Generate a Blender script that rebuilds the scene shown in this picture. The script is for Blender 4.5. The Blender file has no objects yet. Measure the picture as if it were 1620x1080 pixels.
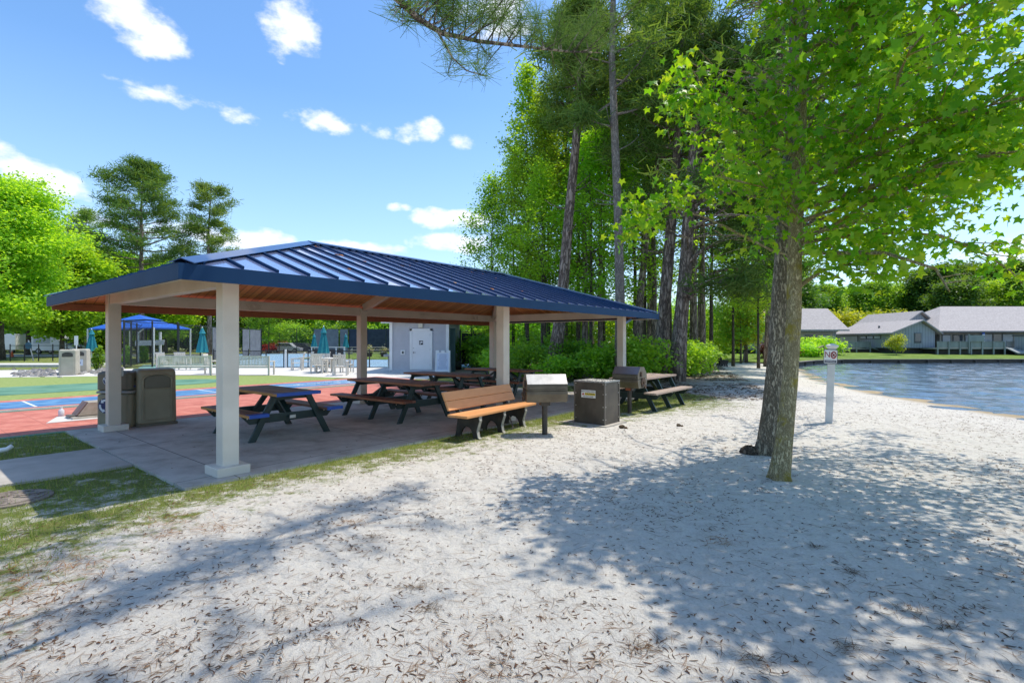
import bpy, math, random
import numpy as np
from mathutils import Vector, Matrix, Quaternion
R = math.radians
sc = bpy.context.scene
COL = sc.collection
random.seed(7)
F_PX, EYE = 805.0, 1.6

def at(px, py, z=0.0):
    "point on the level z that the photograph shows at pixel px, py"
    Y = (EYE - z) * F_PX / (py - 540.0)
    return Vector(((px - 810.0) / F_PX * Y, Y, z))
def atd(px, py, Y):
    "point at depth Y seen at pixel px, py"
    return Vector(((px - 810.0) / F_PX * Y, Y, EYE - (py - 540.0) / F_PX * Y))
U = Vector((.6253, .7804, 0)); V = Vector((-.7804, .6253, 0)); P1 = Vector((-3.40, 6.084, 0))
SH_ROT = math.atan2(.7804, .6253)
def S(u, v, z=0.0):
    p = P1 + U * u + V * v
    return Vector((p.x, p.y, z))

# ---------------------------------------------------------------- materials
def newmat(name):
    m = bpy.data.materials.new(name); m.use_nodes = True
    nt = m.node_tree
    return m, nt, nt.nodes, nt.links, nt.nodes['Principled BSDF']
def ramp(nd, stops):
    r = nd.new('ShaderNodeValToRGB')
    el = r.color_ramp.elements
    while len(el) < len(stops): el.new(.5)
    for e, (p, c) in zip(el, stops):
        e.position = p; e.color = (c[0], c[1], c[2], 1)
    return r
def M(name, c1, c2=None, scale=6.0, rough=.6, metal=0.0, bump=0.0, bscale=60.0, stretch=(1, 1, 1), spec=.5, lo=.35, hi=.65, detail=6.0, coat=0.0):
    "noise-mottled principled material in object space"
    m, nt, nd, lk, bs = newmat(name)
    bs.inputs['Roughness'].default_value = rough
    bs.inputs['Metallic'].default_value = metal
    bs.inputs['Specular IOR Level'].default_value = spec
    bs.inputs['Coat Weight'].default_value = coat
    c2 = c2 or tuple(x * .82 for x in c1)
    tc = nd.new('ShaderNodeTexCoord'); mp = nd.new('ShaderNodeMapping')
    mp.inputs['Scale'].default_value = stretch
    lk.new(tc.outputs['Object'], mp.inputs['Vector'])
    n = nd.new('ShaderNodeTexNoise'); n.inputs['Scale'].default_value = scale; n.inputs['Detail'].default_value = detail
    lk.new(mp.outputs[0], n.inputs['Vector'])
    r = ramp(nd, [(lo, c1), (hi, c2)])
    lk.new(n.outputs['Fac'], r.inputs[0]); lk.new(r.outputs[0], bs.inputs['Base Color'])
    if bump:
        n2 = nd.new('ShaderNodeTexNoise'); n2.inputs['Scale'].default_value = bscale; n2.inputs['Detail'].default_value = 5
        lk.new(mp.outputs[0], n2.inputs['Vector'])
        b = nd.new('ShaderNodeBump'); b.inputs['Strength'].default_value = 1.0; b.inputs['Distance'].default_value = bump
        lk.new(n2.outputs['Fac'], b.inputs['Height']); lk.new(b.outputs[0], bs.inputs['Normal'])
    return m
def boards(name, c1, c2, axis, width, gap=.06, rough=.55, bump=.006, grain=8.0, dark=.35):
    "planks: grooves every width metres across the given object axis, each plank its own tint, grain along the other axes"
    m, nt, nd, lk, bs = newmat(name)
    bs.inputs['Roughness'].default_value = rough
    tc = nd.new('ShaderNodeTexCoord'); sx = nd.new('ShaderNodeSeparateXYZ'); lk.new(tc.outputs['Object'], sx.inputs[0])
    dv = nd.new('ShaderNodeMath'); dv.operation = 'DIVIDE'; dv.inputs[1].default_value = width; lk.new(sx.outputs[axis], dv.inputs[0])
    fl = nd.new('ShaderNodeMath'); fl.operation = 'FLOOR'; lk.new(dv.outputs[0], fl.inputs[0])
    fr = nd.new('ShaderNodeMath'); fr.operation = 'FRACT'; lk.new(dv.outputs[0], fr.inputs[0])
    wn = nd.new('ShaderNodeTexWhiteNoise'); wn.noise_dimensions = '1D'; lk.new(fl.outputs[0], wn.inputs['W'])
    mp = nd.new('ShaderNodeMapping'); s = [1.2, 1.2, 1.2]; s[axis] = 14.0; mp.inputs['Scale'].default_value = s
    lk.new(tc.outputs['Object'], mp.inputs['Vector'])
    n = nd.new('ShaderNodeTexNoise'); n.inputs['Scale'].default_value = grain; n.inputs['Detail'].default_value = 6; lk.new(mp.outputs[0], n.inputs['Vector'])
    ad = nd.new('ShaderNodeMath'); ad.operation = 'MULTIPLY_ADD'; ad.inputs[1].default_value = .45; lk.new(wn.outputs['Value'], ad.inputs[0])
    sub = nd.new('ShaderNodeMath'); sub.operation = 'MULTIPLY'; sub.inputs[1].default_value = .6; lk.new(n.outputs['Fac'], sub.inputs[0]); lk.new(sub.outputs[0], ad.inputs[2])
    r = ramp(nd, [(.2, c1), (.75, c2)]); lk.new(ad.outputs[0], r.inputs[0])
    gr = nd.new('ShaderNodeMath'); gr.operation = 'LESS_THAN'; gr.inputs[1].default_value = gap; lk.new(fr.outputs[0], gr.inputs[0])
    mx = nd.new('ShaderNodeMix'); mx.data_type = 'RGBA'; lk.new(gr.outputs[0], mx.inputs[0]); lk.new(r.outputs[0], mx.inputs[6])
    mx.inputs[7].default_value = (c1[0] * dark, c1[1] * dark, c1[2] * dark, 1)
    lk.new(mx.outputs[2], bs.inputs['Base Color'])
    b = nd.new('ShaderNodeBump'); b.invert = True; b.inputs['Distance'].default_value = bump; lk.new(gr.outputs[0], b.inputs['Height']); lk.new(b.outputs[0], bs.inputs['Normal'])
    return m
def leafmat(name, cols, trans=.45, rough=.5, vary=.25, tcol=None):
    "leaf: colour by leaf (random per island) and by tree, light shining through"
    m, nt, nd, lk, bs = newmat(name)
    g = nd.new('ShaderNodeNewGeometry'); oi = nd.new('ShaderNodeObjectInfo')
    r = ramp(nd, [(i / (len(cols) - 1), c) for i, c in enumerate(cols)]); lk.new(g.outputs['Random Per Island'], r.inputs[0])
    hs = nd.new('ShaderNodeHueSaturation'); lk.new(r.outputs[0], hs.inputs['Color'])
    mr = nd.new('ShaderNodeMapRange'); mr.inputs[3].default_value = 1 - vary; mr.inputs[4].default_value = 1 + vary
    lk.new(oi.outputs['Random'], mr.inputs[0]); lk.new(mr.outputs[0], hs.inputs['Value'])
    mr2 = nd.new('ShaderNodeMapRange'); mr2.inputs[3].default_value = .485; mr2.inputs[4].default_value = .512
    wn = nd.new('ShaderNodeTexWhiteNoise'); wn.noise_dimensions = '1D'; lk.new(oi.outputs['Random'], wn.inputs['W'])
    lk.new(wn.outputs['Value'], mr2.inputs[0]); lk.new(mr2.outputs[0], hs.inputs['Hue'])
    lk.new(hs.outputs[0], bs.inputs['Base Color'])
    bs.inputs['Roughness'].default_value = rough; bs.inputs['Specular IOR Level'].default_value = .35 if rough < .6 else .12
    tr = nd.new('ShaderNodeBsdfTranslucent')
    tm = nd.new('ShaderNodeMix'); tm.data_type = 'RGBA'; tm.blend_type = 'MULTIPLY'; tm.inputs[0].default_value = 1
    lk.new(hs.outputs[0], tm.inputs[6]); tm.inputs[7].default_value = (*(tcol or (2.3, 2.0, .55)), 1)
    lk.new(tm.outputs[2], tr.inputs['Color'])
    mx = nd.new('ShaderNodeMixShader'); mx.inputs[0].default_value = trans
    lk.new(bs.outputs[0], mx.inputs[1]); lk.new(tr.outputs[0], mx.inputs[2])
    lk.new(mx.outputs[0], nd['Material Output'].inputs[0])
    return m
def barkmat(name, c1, c2, scale=9, bump=.03, moss=None):
    m, nt, nd, lk, bs = newmat(name)
    bs.inputs['Roughness'].default_value = .9; bs.inputs['Specular IOR Level'].default_value = .2
    tc = nd.new('ShaderNodeTexCoord'); mp = nd.new('ShaderNodeMapping'); mp.inputs['Scale'].default_value = (1, 1, .22)
    lk.new(tc.outputs['Object'], mp.inputs[0])
    n = nd.new('ShaderNodeTexNoise'); n.inputs['Scale'].default_value = scale * 1.6; n.inputs['Detail'].default_value = 8; n.inputs['Roughness'].default_value = .65
    lk.new(mp.outputs[0], n.inputs['Vector'])
    v = nd.new('ShaderNodeTexVoronoi'); v.feature = 'DISTANCE_TO_EDGE'; v.inputs['Scale'].default_value = scale * 1.7
    nm = nd.new('ShaderNodeMix'); nm.data_type = 'RGBA'; nm.inputs[0].default_value = .25
    lk.new(mp.outputs[0], nm.inputs[6]); lk.new(n.outputs['Color'], nm.inputs[7]); lk.new(nm.outputs[2], v.inputs['Vector'])
    vr = ramp(nd, [(0, (0, 0, 0)), (.22, (1, 1, 1))]); lk.new(v.outputs['Distance'], vr.inputs[0])
    mu = nd.new('ShaderNodeMath'); mu.operation = 'MULTIPLY'; lk.new(vr.outputs[0], mu.inputs[0]); lk.new(n.outputs['Fac'], mu.inputs[1])
    r = ramp(nd, [(.05, c1), (.6, c2)]); lk.new(mu.outputs[0], r.inputs[0])
    out = r.outputs[0]
    if moss:
        n3 = nd.new('ShaderNodeTexNoise'); n3.inputs['Scale'].default_value = 5; n3.inputs['Detail'].default_value = 8; n3.inputs['Roughness'].default_value = .7; lk.new(tc.outputs['Object'], n3.inputs['Vector'])
        for col, p in moss:
            rr = ramp(nd, [(p, (0, 0, 0)), (p + .1, (1, 1, 1))]); lk.new(n3.outputs['Fac'], rr.inputs[0])
            mx = nd.new('ShaderNodeMix'); mx.data_type = 'RGBA'; lk.new(rr.outputs[0], mx.inputs[0]); lk.new(out, mx.inputs[6]); mx.inputs[7].default_value = (*col, 1); out = mx.outputs[2]
    lk.new(out, bs.inputs['Base Color'])
    b = nd.new('ShaderNodeBump'); b.inputs['Distance'].default_value = bump; lk.new(mu.outputs[0], b.inputs['Height']); lk.new(b.outputs[0], bs.inputs['Normal'])
    return m

# ---------------------------------------------------------------- mesh building
class MB:
    def __init__(s): s.v = []; s.f = []; s.mi = []
    def add(s, vs, fs, mi=0):
        o = len(s.v); s.v += [tuple(p) for p in vs]; s.f += [tuple(i + o for i in f) for f in fs]; s.mi += [mi] * len(fs); return s
    def hexa(s, c, mi=0):
        return s.add(c, [(0, 3, 2, 1), (4, 5, 6, 7), (0, 1, 5, 4), (1, 2, 6, 5), (2, 3, 7, 6), (3, 0, 4, 7)], mi)
    def box(s, c, d, rz=0, mat=None, mi=0):
        hx, hy, hz = d[0] / 2, d[1] / 2, d[2] / 2
        pts = [Vector((x, y, z)) for z in (-hz, hz) for x, y in ((-hx, -hy), (hx, -hy), (hx, hy), (-hx, hy))]
        m = mat if mat is not None else Matrix.Rotation(rz, 3, 'Z')
        return s.hexa([m @ p + Vector(c) for p in pts], mi)
    def b3(s, x0, y0, z0, x1, y1, z1, mi=0):
        return s.box(((x0 + x1) / 2, (y0 + y1) / 2, (z0 + z1) / 2), (x1 - x0, y1 - y0, z1 - z0), mi=mi)
    def bar(s, p, q, w, h, up=(0, 0, 1), mi=0):
        "box from p to q, w across, h along up"
        p = Vector(p); q = Vector(q); d = (q - p).normalized(); up = Vector(up)
        sd = d.cross(up)
        if sd.length < 1e-4: sd = d.cross(Vector((1, 0, 0)))
        sd.normalize(); u2 = sd.cross(d).normalized()
        a, b = sd * (w / 2), u2 * (h / 2)
        return s.hexa([p - a - b, p + a - b, q + a - b, q - a - b, p - a + b, p + a + b, q + a + b, q - a + b], mi)
    def prism(s, poly, vec, mi=0):
        "extrude a planar polygon along vec"
        n = len(poly); a = [Vector(p) for p in poly]; b = [p + Vector(vec) for p in a]
        fs = [tuple(range(n))[::-1], tuple(range(n, 2 * n))] + [(i, (i + 1) % n, n + (i + 1) % n, n + i) for i in range(n)]
        return s.add(a + b, fs, mi)
    def tube(s, path, rad, n=8, cap=True, mi=0):
        path = [Vector(p) for p in path]; k = len(path)
        if not hasattr(rad, '__len__'): rad = [rad] * k
        vs = []; ref = None
        for i, p in enumerate(path):
            d = (path[min(i + 1, k - 1)] - path[max(i - 1, 0)])
            d = d.normalized() if d.length > 1e-9 else Vector((0, 0, 1))
            if ref is None: ref = d.orthogonal().normalized()
            ref = (ref - d * ref.dot(d));
            ref = ref.normalized() if ref.length > 1e-6 else d.orthogonal().normalized()
            b = d.cross(ref)
            for j in range(n):
                a = 2 * math.pi * j / n
                vs.append(p + (ref * math.cos(a) + b * math.sin(a)) * rad[i])
        fs = [(i * n + j, i * n + (j + 1) % n, (i + 1) * n + (j + 1) % n, (i + 1) * n + j) for i in range(k - 1) for j in range(n)]
        if cap: fs += [tuple(range(n))[::-1], tuple(range((k - 1) * n, k * n))]
        return s.add(vs, fs, mi)
    def lathe(s, prof, n=16, c=(0, 0, 0), sx=1, sy=1, rot=0, mi=0):
        vs = [(c[0] + r * sx * math.cos(2 * math.pi * j / n + rot), c[1] + r * sy * math.sin(2 * math.pi * j / n + rot), c[2] + z) for r, z in prof for j in range(n)]
        k = len(prof)
        fs = [(i * n + j, i * n + (j + 1) % n, (i + 1) * n + (j + 1) % n, (i + 1) * n + j) for i in range(k - 1) for j in range(n)]
        fs += [tuple(range(n))[::-1], tuple(range((k - 1) * n, k * n))]
        return s.add(vs, fs, mi)
    def sheet(s, pts, mi=0): return s.add(pts, [tuple(range(len(pts)))], mi)
    def blob(s, c, r, seed=0, n=10, m=7, amp=.15, mi=0):
        rg = random.Random(seed); vs = []; fs = []
        for i in range(m + 1):
            th = math.pi * i / m
            for j in range(n):
                ph = 2 * math.pi * j / n; k = 1 + rg.uniform(-amp, amp)
                vs.append((c[0] + r[0] * k * math.sin(th) * math.cos(ph), c[1] + r[1] * k * math.sin(th) * math.sin(ph), c[2] + r[2] * k * math.cos(th)))
        for i in range(m):
            for j in range(n): fs.append((i * n + j, (i + 1) * n + j, (i + 1) * n + (j + 1) % n, i * n + (j + 1) % n))
        return s.add(vs, fs, mi)
    def build(s, name, mat, parent=None, smooth=False, bevel=0, loc=None, rz=0, seg=2):
        me = bpy.data.meshes.new(name); me.from_pydata(s.v, [], s.f)
        mats = mat if isinstance(mat, (list, tuple)) else [mat]
        for m in mats: me.materials.append(m)
        if len(mats) > 1: me.polygons.foreach_set('material_index', s.mi)
        if smooth: me.polygons.foreach_set('use_smooth', [True] * len(me.polygons))
        me.update()
        o = bpy.data.objects.new(name, me); COL.objects.link(o)
        if parent is not None: o.parent = parent
        if loc is not None: o.location = loc; o.rotation_euler.z = rz
        if bevel:
            b = o.modifiers.new('bevel', 'BEVEL'); b.width = bevel; b.segments = seg; b.limit_method = 'ANGLE'; b.angle_limit = R(40)
        return o
def npmesh(name, co, faces, mat, parent=None, smooth=False):
    "one mesh object from arrays: co (n,3), faces (m,k)"
    me = bpy.data.meshes.new(name); nf, k = faces.shape
    me.vertices.add(len(co)); me.vertices.foreach_set('co', np.ascontiguousarray(co, dtype=np.float32).ravel())
    me.loops.add(nf * k); me.loops.foreach_set('vertex_index', np.ascontiguousarray(faces, dtype=np.int32).ravel())
    me.polygons.add(nf); me.polygons.foreach_set('loop_start', np.arange(nf, dtype=np.int32) * k)
    if smooth: me.polygons.foreach_set('use_smooth', np.ones(nf, dtype=bool))
    me.update(calc_edges=True)
    if mat: me.materials.append(mat)
    o = bpy.data.objects.new(name, me); COL.objects.link(o)
    if parent is not None: o.parent = parent
    return o
def scatter(name, pos, xdir, up, size, tv, tf, mat, parent=None, smooth=False):
    "copies of a small template (tv, tf) with its x along xdir and z near up; one mesh"
    x = xdir / np.maximum(np.linalg.norm(xdir, axis=1, keepdims=True), 1e-9)
    y = np.cross(up, x); y /= np.maximum(np.linalg.norm(y, axis=1, keepdims=True), 1e-9)
    z = np.cross(x, y); s = np.asarray(size).reshape(-1, 1, 1)
    co = pos[:, None, :] + s * (tv[None, :, 0:1] * x[:, None, :] + tv[None, :, 1:2] * y[:, None, :] + tv[None, :, 2:3] * z[:, None, :])
    n, k = len(pos), len(tv)
    fa = (tf[None] + (np.arange(n) * k)[:, None, None]).reshape(-1, tf.shape[1])
    return npmesh(name, co.reshape(-1, 3), fa, mat, parent, smooth)
def tag(o, label=None, cat=None, group=None, kind=None):
    if label: o['label'] = label
    if cat: o['category'] = cat
    if group: o['group'] = group
    if kind: o['kind'] = kind
    return o
def thing(name, label, cat, loc=(0, 0, 0), rz=0, group=None):
    o = bpy.data.objects.new(name, None); COL.objects.link(o); o.empty_display_size = .1
    o.location = loc; o.rotation_euler = (0, 0, rz)
    return tag(o, label, cat, group)
KIDS = {}
def dup(root, loc, rz=None, label=None, group=None, scale=None):
    "a copy of a thing with copies of its parts and sub-parts (mesh data shared)"
    def cp(o, par):
        c = o.copy(); COL.objects.link(c)
        if par is not None: c.parent = par
        for ch in [q for q in bpy.data.objects if q.parent == o]: cp(ch, c)
        return c
    r = cp(root, None); r.location = loc
    if rz is not None: r.rotation_euler[2] = rz
    if scale is not None: r.scale = (scale, scale, scale) if not hasattr(scale, '__len__') else scale
    if label: r['label'] = label
    if group: r['group'] = group
    return r
def struct(o): o['kind'] = 'structure'; return o
def text3(txt, size, mat, parent, loc, rot, name='lettering', ext=.002, align='CENTER'):
    cu = bpy.data.curves.new(name, 'FONT'); cu.body = txt; cu.size = size; cu.extrude = ext; cu.align_x = align; cu.align_y = 'CENTER'
    t = bpy.data.objects.new(name, cu); COL.objects.link(t)
    me = bpy.data.meshes.new_from_object(t); bpy.data.objects.remove(t)
    me.materials.append(mat) if not me.materials else None
    if me.materials: me.materials[0] = mat
    o = bpy.data.objects.new(name, me); COL.objects.link(o); o.parent = parent; o.location = loc; o.rotation_euler = rot
    return o
# ================================================================ camera, sun, sky
cam = bpy.data.cameras.new('camera'); cam.sensor_width = 36; cam.lens = F_PX / 1620 * 36; cam.clip_start = .05; cam.clip_end = 2000
co = bpy.data.objects.new('camera', cam); COL.objects.link(co); co.location = (0, 0, EYE); co.rotation_euler = (R(90), 0, 0); sc.camera = co
sc.view_settings.view_transform = 'Standard'; sc.view_settings.look = 'None'; sc.view_settings.gamma = 1; sc.view_settings.exposure = EXPO = 1.0
SUN_EL = 66.5; sun_h = Vector((.915, .405, 0)).normalized()
L = bpy.data.lights.new('sun', 'SUN'); L.energy = 2.3; L.angle = R(.5); L.color = (1, .94, .84)
lo = bpy.data.objects.new('sun', L); COL.objects.link(lo)
sd = Vector((sun_h.x * math.cos(R(SUN_EL)), sun_h.y * math.cos(R(SUN_EL)), math.sin(R(SUN_EL))))
lo.rotation_euler = (-sd).to_track_quat('-Z', 'Y').to_euler(); lo.location = sd * 60
w = bpy.data.worlds.new('World'); sc.world = w; w.use_nodes = True
nt = w.node_tree; nd = nt.nodes; lk = nt.links; bg = nd['Background']; bg.inputs[1].default_value = .128
sky = nd.new('ShaderNodeTexSky'); sky.sky_type = 'NISHITA'; sky.sun_disc = False; sky.sun_elevation = R(SUN_EL); sky.sun_rotation = math.atan2(sun_h.x, sun_h.y)
sky.air_density = 1.0; sky.dust_density = .6; sky.ozone_density = 1.6
tc = nd.new('ShaderNodeTexCoord')
nz = nd.new('ShaderNodeTexNoise'); nz.inputs['Scale'].default_value = 13; nz.inputs['Detail'].default_value = 9; nz.inputs['Roughness'].default_value = .58
mpn = nd.new('ShaderNodeMapping'); mpn.inputs['Scale'].default_value = (1, 1, 1.7); lk.new(tc.outputs['Generated'], mpn.inputs[0]); lk.new(mpn.outputs[0], nz.inputs['Vector'])
def mth(op, a, b=None, c=None):
    n = nd.new('ShaderNodeMath'); n.operation = op
    for i, x in enumerate((a, b, c)):
        if x is None: continue
        if isinstance(x, (int, float)): n.inputs[i].default_value = x
        else: lk.new(x, n.inputs[i])
    return n.outputs[0]
def vm(op, a, b):
    n = nd.new('ShaderNodeVectorMath'); n.operation = op
    for i, x in enumerate((a, b)):
        if isinstance(x, (tuple, Vector)): n.inputs[i].default_value = tuple(x)
        else: lk.new(x, n.inputs[i])
    return n
# each cloud: azimuth and height given as the direction it stands in, half-width, half-height, tilt, weight
CL = [(212, 38, 75, 40, -.25, 1.0), (250, 62, 40, 24, -.3, .8), (462, 48, 46, 46, .2, .95), (300, 160, 95, 20, -.12, .8), (215, 146, 30, 14, 0, .6), (516, 196, 56, 20, 0, .85), (660, 206, 40, 22, .1, 1.0),
      (596, 207, 28, 18, 0, .95), (735, 222, 24, 14, 0, .8), (38, 266, 78, 28, -.35, 1.0), (80, 295, 70, 16, -.2, .9), (120, 335, 60, 22, -.2, .95), (706, 346, 64, 17, 0, .95), (715, 384, 64, 17, 0, .92), (412, 380, 70, 18, 0, .95),
      (545, 392, 90, 14, 0, .9), (632, 328, 20, 8, 0, .8), (300, 372, 70, 22, 0, .85), (790, 25, 80, 36, 0, .9), (960, 40, 120, 60, 0, .7), (1560, 405, 160, 40, 0, .55), (1180, 330, 90, 60, 0, .5), (1340, 190, 120, 60, 0, .5)]
acc = None
for px, py, hw, hh, tilt, wt in CL:
    d = Vector(((px - 810) / F_PX, 1, -(py - 540) / F_PX)); k = d.length; d.normalize()
    rt = Vector((d.y, -d.x, 0)).normalized(); up = rt.cross(d)
    rt2 = rt * math.cos(tilt) + up * math.sin(tilt); up2 = -rt * math.sin(tilt) + up * math.cos(tilt)
    df = vm('SUBTRACT', tc.outputs['Generated'], d).outputs[0]
    a = vm('DOT_PRODUCT', df, rt2 * (F_PX * k / hw)).outputs['Value']; b = vm('DOT_PRODUCT', df, up2 * (F_PX * k / hh)).outputs['Value']
    r2 = mth('ADD', mth('MULTIPLY', a, a), mth('MULTIPLY', b, b))
    f = mth('MULTIPLY', mth('MAXIMUM', mth('SUBTRACT', 1.0, mth('MULTIPLY', r2, .55)), 0), wt)
    acc = f if acc is None else mth('MAXIMUM', acc, f)
dens = mth('ADD', acc, mth('MULTIPLY', mth('SUBTRACT', nz.outputs['Fac'], .5), 2.6))
crp = ramp(nd, [(.40, (0, 0, 0)), (1.15 if False else 1.0, (1, 1, 1))]); crp.color_ramp.interpolation = 'EASE'
lk.new(mth('MULTIPLY', dens, mth('MINIMUM', mth('MULTIPLY', acc, 4.0), 1.0)), crp.inputs[0])
# thin veil low in the sky
sep = nd.new('ShaderNodeSeparateXYZ'); lk.new(tc.outputs['Generated'], sep.inputs[0])
veil = nd.new('ShaderNodeMapRange'); veil.inputs[1].default_value = 0; veil.inputs[2].default_value = .42; veil.inputs[3].default_value = .55; veil.inputs[4].default_value = 0
lk.new(sep.outputs['Z'], veil.inputs[0])
mv = nd.new('ShaderNodeMix'); mv.data_type = 'RGBA'; lk.new(veil.outputs[0], mv.inputs[0]); hsv = nd.new('ShaderNodeHueSaturation'); hsv.inputs['Saturation'].default_value = 1.2; lk.new(sky.outputs[0], hsv.inputs['Color']); lk.new(hsv.outputs[0], mv.inputs[6]); mv.inputs[7].default_value = (2.5, 3.5, 4.9, 1)
mc = nd.new('ShaderNodeMix'); mc.data_type = 'RGBA'; lk.new(mth('MULTIPLY', crp.outputs[0], .9), mc.inputs[0]); lk.new(mv.outputs[2], mc.inputs[6]); mc.inputs[7].default_value = (4.7, 4.85, 5.2, 1)
lk.new(mc.outputs[2], bg.inputs[0])
# the blue camera picture of the sky is a touch deeper than the plain model

# ================================================================ ground
YS = [-80, -30, -10, 0, 8, 12, 17, 23.5, 29, 33, 36.5, 40, 44, 60]
XS = [60, 26, 17, 14, 12.4, 12.0, 12.5, 14.3, 17, 18.6, 20.0, 22, 24, 26]
BX = [-20, 18, 20.3, 23.2, 26.8, 42, 130]; BY = [33, 35.4, 36.3, 39.2, 41.4, 42, 45]
def sm(x, a, b):
    t = np.clip((x - a) / (b - a), 0, 1); return t * t * (3 - 2 * t)
def gheight(x, y):
    d = x - np.interp(y, YS, XS)
    z = -.15 * sm(d, -4.0, 0) - .07 * np.clip(d, 0, 12)
    past = sm(y - np.interp(x, BX, BY), 1.2, 2.6)
    return z * (1 - past)
def lines(segs):
    out = []
    for a, b, st in segs: out += list(np.arange(a, b, st))
    return np.array(out)
def geo(a, b, st, k=1.25):
    out = []; x = a
    while x < b: out.append(x); x += st; st *= k
    out.append(b); return out
gx = np.array(sorted(set([-v for v in geo(7, 420, .4)] + list(lines([(-7, 9, .12), (9, 24, .35)])) + geo(24, 420, .5))))
gy = np.array(sorted(set([-v for v in geo(-1.4, 120, .3)] + list(lines([(1.4, 13, .12), (13, 46, .35)])) + geo(46, 620, .6))))
X, Y = np.meshgrid(gx, gy, indexing='ij')
rs = np.random.default_rng(5)
Z = gheight(X, Y)
near = sm(-np.abs(X - 1), -11, -7) * sm(-np.abs(Y - 7), -8, -5)
Z = Z + near * (.006 * np.sin(X * 5.1 + 2 * np.sin(Y * 3.3)) * np.sin(Y * 4.7 + np.cos(X * 2.9)) + rs.normal(0, .0022, X.shape))
du = (X - P1.x) * U.x + (Y - P1.y) * U.y; dv = (X - P1.x) * V.x + (Y - P1.y) * V.y
Z = np.where((du > -14) & (du < 11.5) & (dv > -.2), np.minimum(Z, 0.0), Z)
wid = np.interp(du, [-3.5, -2.2, -1.73, -.7, .87, 2.5, 5, 7.8, 10.6, 12.5, 13.2], [3.2, 2.7, 1.9, 1.3, 1.1, 1.4, 1.4, 1.7, 2.5, 1.9, .05])
g = 1.15 + .3 * sm(du, 5, 8) - np.clip(-(dv + .3), 0, 9) / wid * .85
g = np.where(du > 13.2, 0, g)
g = np.where((du < -.5) & (dv > -.4), 1.05 - .25 * sm(-dv, -1.4, .6), g)
g = np.where(du < -4.5, np.maximum(g, .4), g)
g = np.where((Y > 26) & (X < -14), 1.1, g)
g = np.clip(g, 0, 1.2)
straw = sm(du, 10.6, 12.5) * sm(-(X - (6.0 + (Y - 14) * .40)), -2.6, 2.6) * .9 * sm(Y, 11, 14)
straw = np.where((X > -3.4) & (Y > 17.5) & (X < 6), 1, straw); straw = np.where((Y > 62) & (X > -25) & (X < 14), 1, straw)
dsh = X - np.interp(Y, YS, XS)
wet = sm(dsh, -1.5, .1) * sm(-Y, -40, -36)
nx, ny = X.shape
idx = np.arange(nx * ny).reshape(nx, ny)
fa = np.stack([idx[:-1, :-1], idx[1:, :-1], idx[1:, 1:], idx[:-1, 1:]], -1).reshape(-1, 4)

m, nt, nd, lk, bs = newmat('sand_ground')
ac = nd.new('ShaderNodeVertexColor'); ac.layer_name = 'cover'; sp = nd.new('ShaderNodeSeparateColor'); lk.new(ac.outputs[0], sp.inputs[0])
tc = nd.new('ShaderNodeTexCoord')
def noise(scale, detail=6, rough=.6, vec=None):
    n = nd.new('ShaderNodeTexNoise'); n.inputs['Scale'].default_value = scale; n.inputs['Detail'].default_value = detail; n.inputs['Roughness'].default_value = rough
    lk.new(vec or tc.outputs['Object'], n.inputs['Vector']); return n.outputs['Fac']
def mixc(fac, a, b):
    mx = nd.new('ShaderNodeMix'); mx.data_type = 'RGBA'
    lk.new(fac, mx.inputs[0])
    for i, c in ((6, a), (7, b)):
        if isinstance(c, tuple): mx.inputs[i].default_value = (*c, 1)
        else: lk.new(c, mx.inputs[i])
    return mx.outputs[2]
def rmp(src, stops):
    r = ramp(nd, stops); lk.new(src, r.inputs[0]); return r.outputs[0]
n_big = noise(.9, 5); n_mid = noise(7, 8, .7); n_fine = noise(55, 8, .75); n_grain = noise(260, 3, .7)
sand = rmp(n_mid, [(.28, (.44, .395, .33)), (.43, (.65, .605, .53)), (.7, (.73, .69, .61))])
sand = mixc(rmp(n_fine, [(.30, (.85, .85, .85)), (.47, (0, 0, 0))]), sand, (.40, .34, .275))
sand = mixc(rmp(n_grain, [(.66, (0, 0, 0)), (.78, (.7, .7, .7))]), sand, (.45, .38, .31))
grass = rmp(n_fine, [(.25, (.08, .10, .025)), (.5, (.17, .205, .045)), (.75, (.31, .30, .11))])
dirt = rmp(noise(16, 8, .75), [(.3, (.12, .075, .05)), (.45, (.28, .2, .145)), (.6, (.42, .33, .26)), (.75, (.56, .48, .40))])
wetc = rmp(n_mid, [(.3, (.33, .245, .135)), (.7, (.52, .42, .28))])
def thr(src, nsrc, amp, lo, hi):
    a = nd.new('ShaderNodeMath'); a.operation = 'MULTIPLY_ADD'; lk.new(nsrc, a.inputs[0]); a.inputs[1].default_value = amp; lk.new(src, a.inputs[2])
    s = nd.new('ShaderNodeMath'); s.operation = 'SUBTRACT'; lk.new(a.outputs[0], s.inputs[0]); s.inputs[1].default_value = amp * .5
    return rmp(s.outputs[0], [(lo, (0, 0, 0)), (hi, (1, 1, 1))])
col = mixc(thr(sp.outputs['Green'], n_mid, 1.5, .35, .85), sand, dirt)
col = mixc(thr(sp.outputs['Blue'], n_mid, .8, .35, .8), col, wetc)
n_gr = noise(4.2, 10, .78)
col = mixc(thr(sp.outputs['Red'], n_gr, 3.4, .50, .95), col, grass)
lk.new(col, bs.inputs['Base Color']); bs.inputs['Roughness'].default_value = .95; bs.inputs['Specular IOR Level'].default_value = .15
b1 = nd.new('ShaderNodeBump'); b1.inputs['Distance'].default_value = .05; lk.new(noise(13, 10, .74), b1.inputs['Height'])
b0 = nd.new('ShaderNodeBump'); b0.inputs['Distance'].default_value = .09; lk.new(noise(3.6, 3, .5), b0.inputs['Height']); lk.new(b0.outputs[0], b1.inputs['Normal'])
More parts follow.
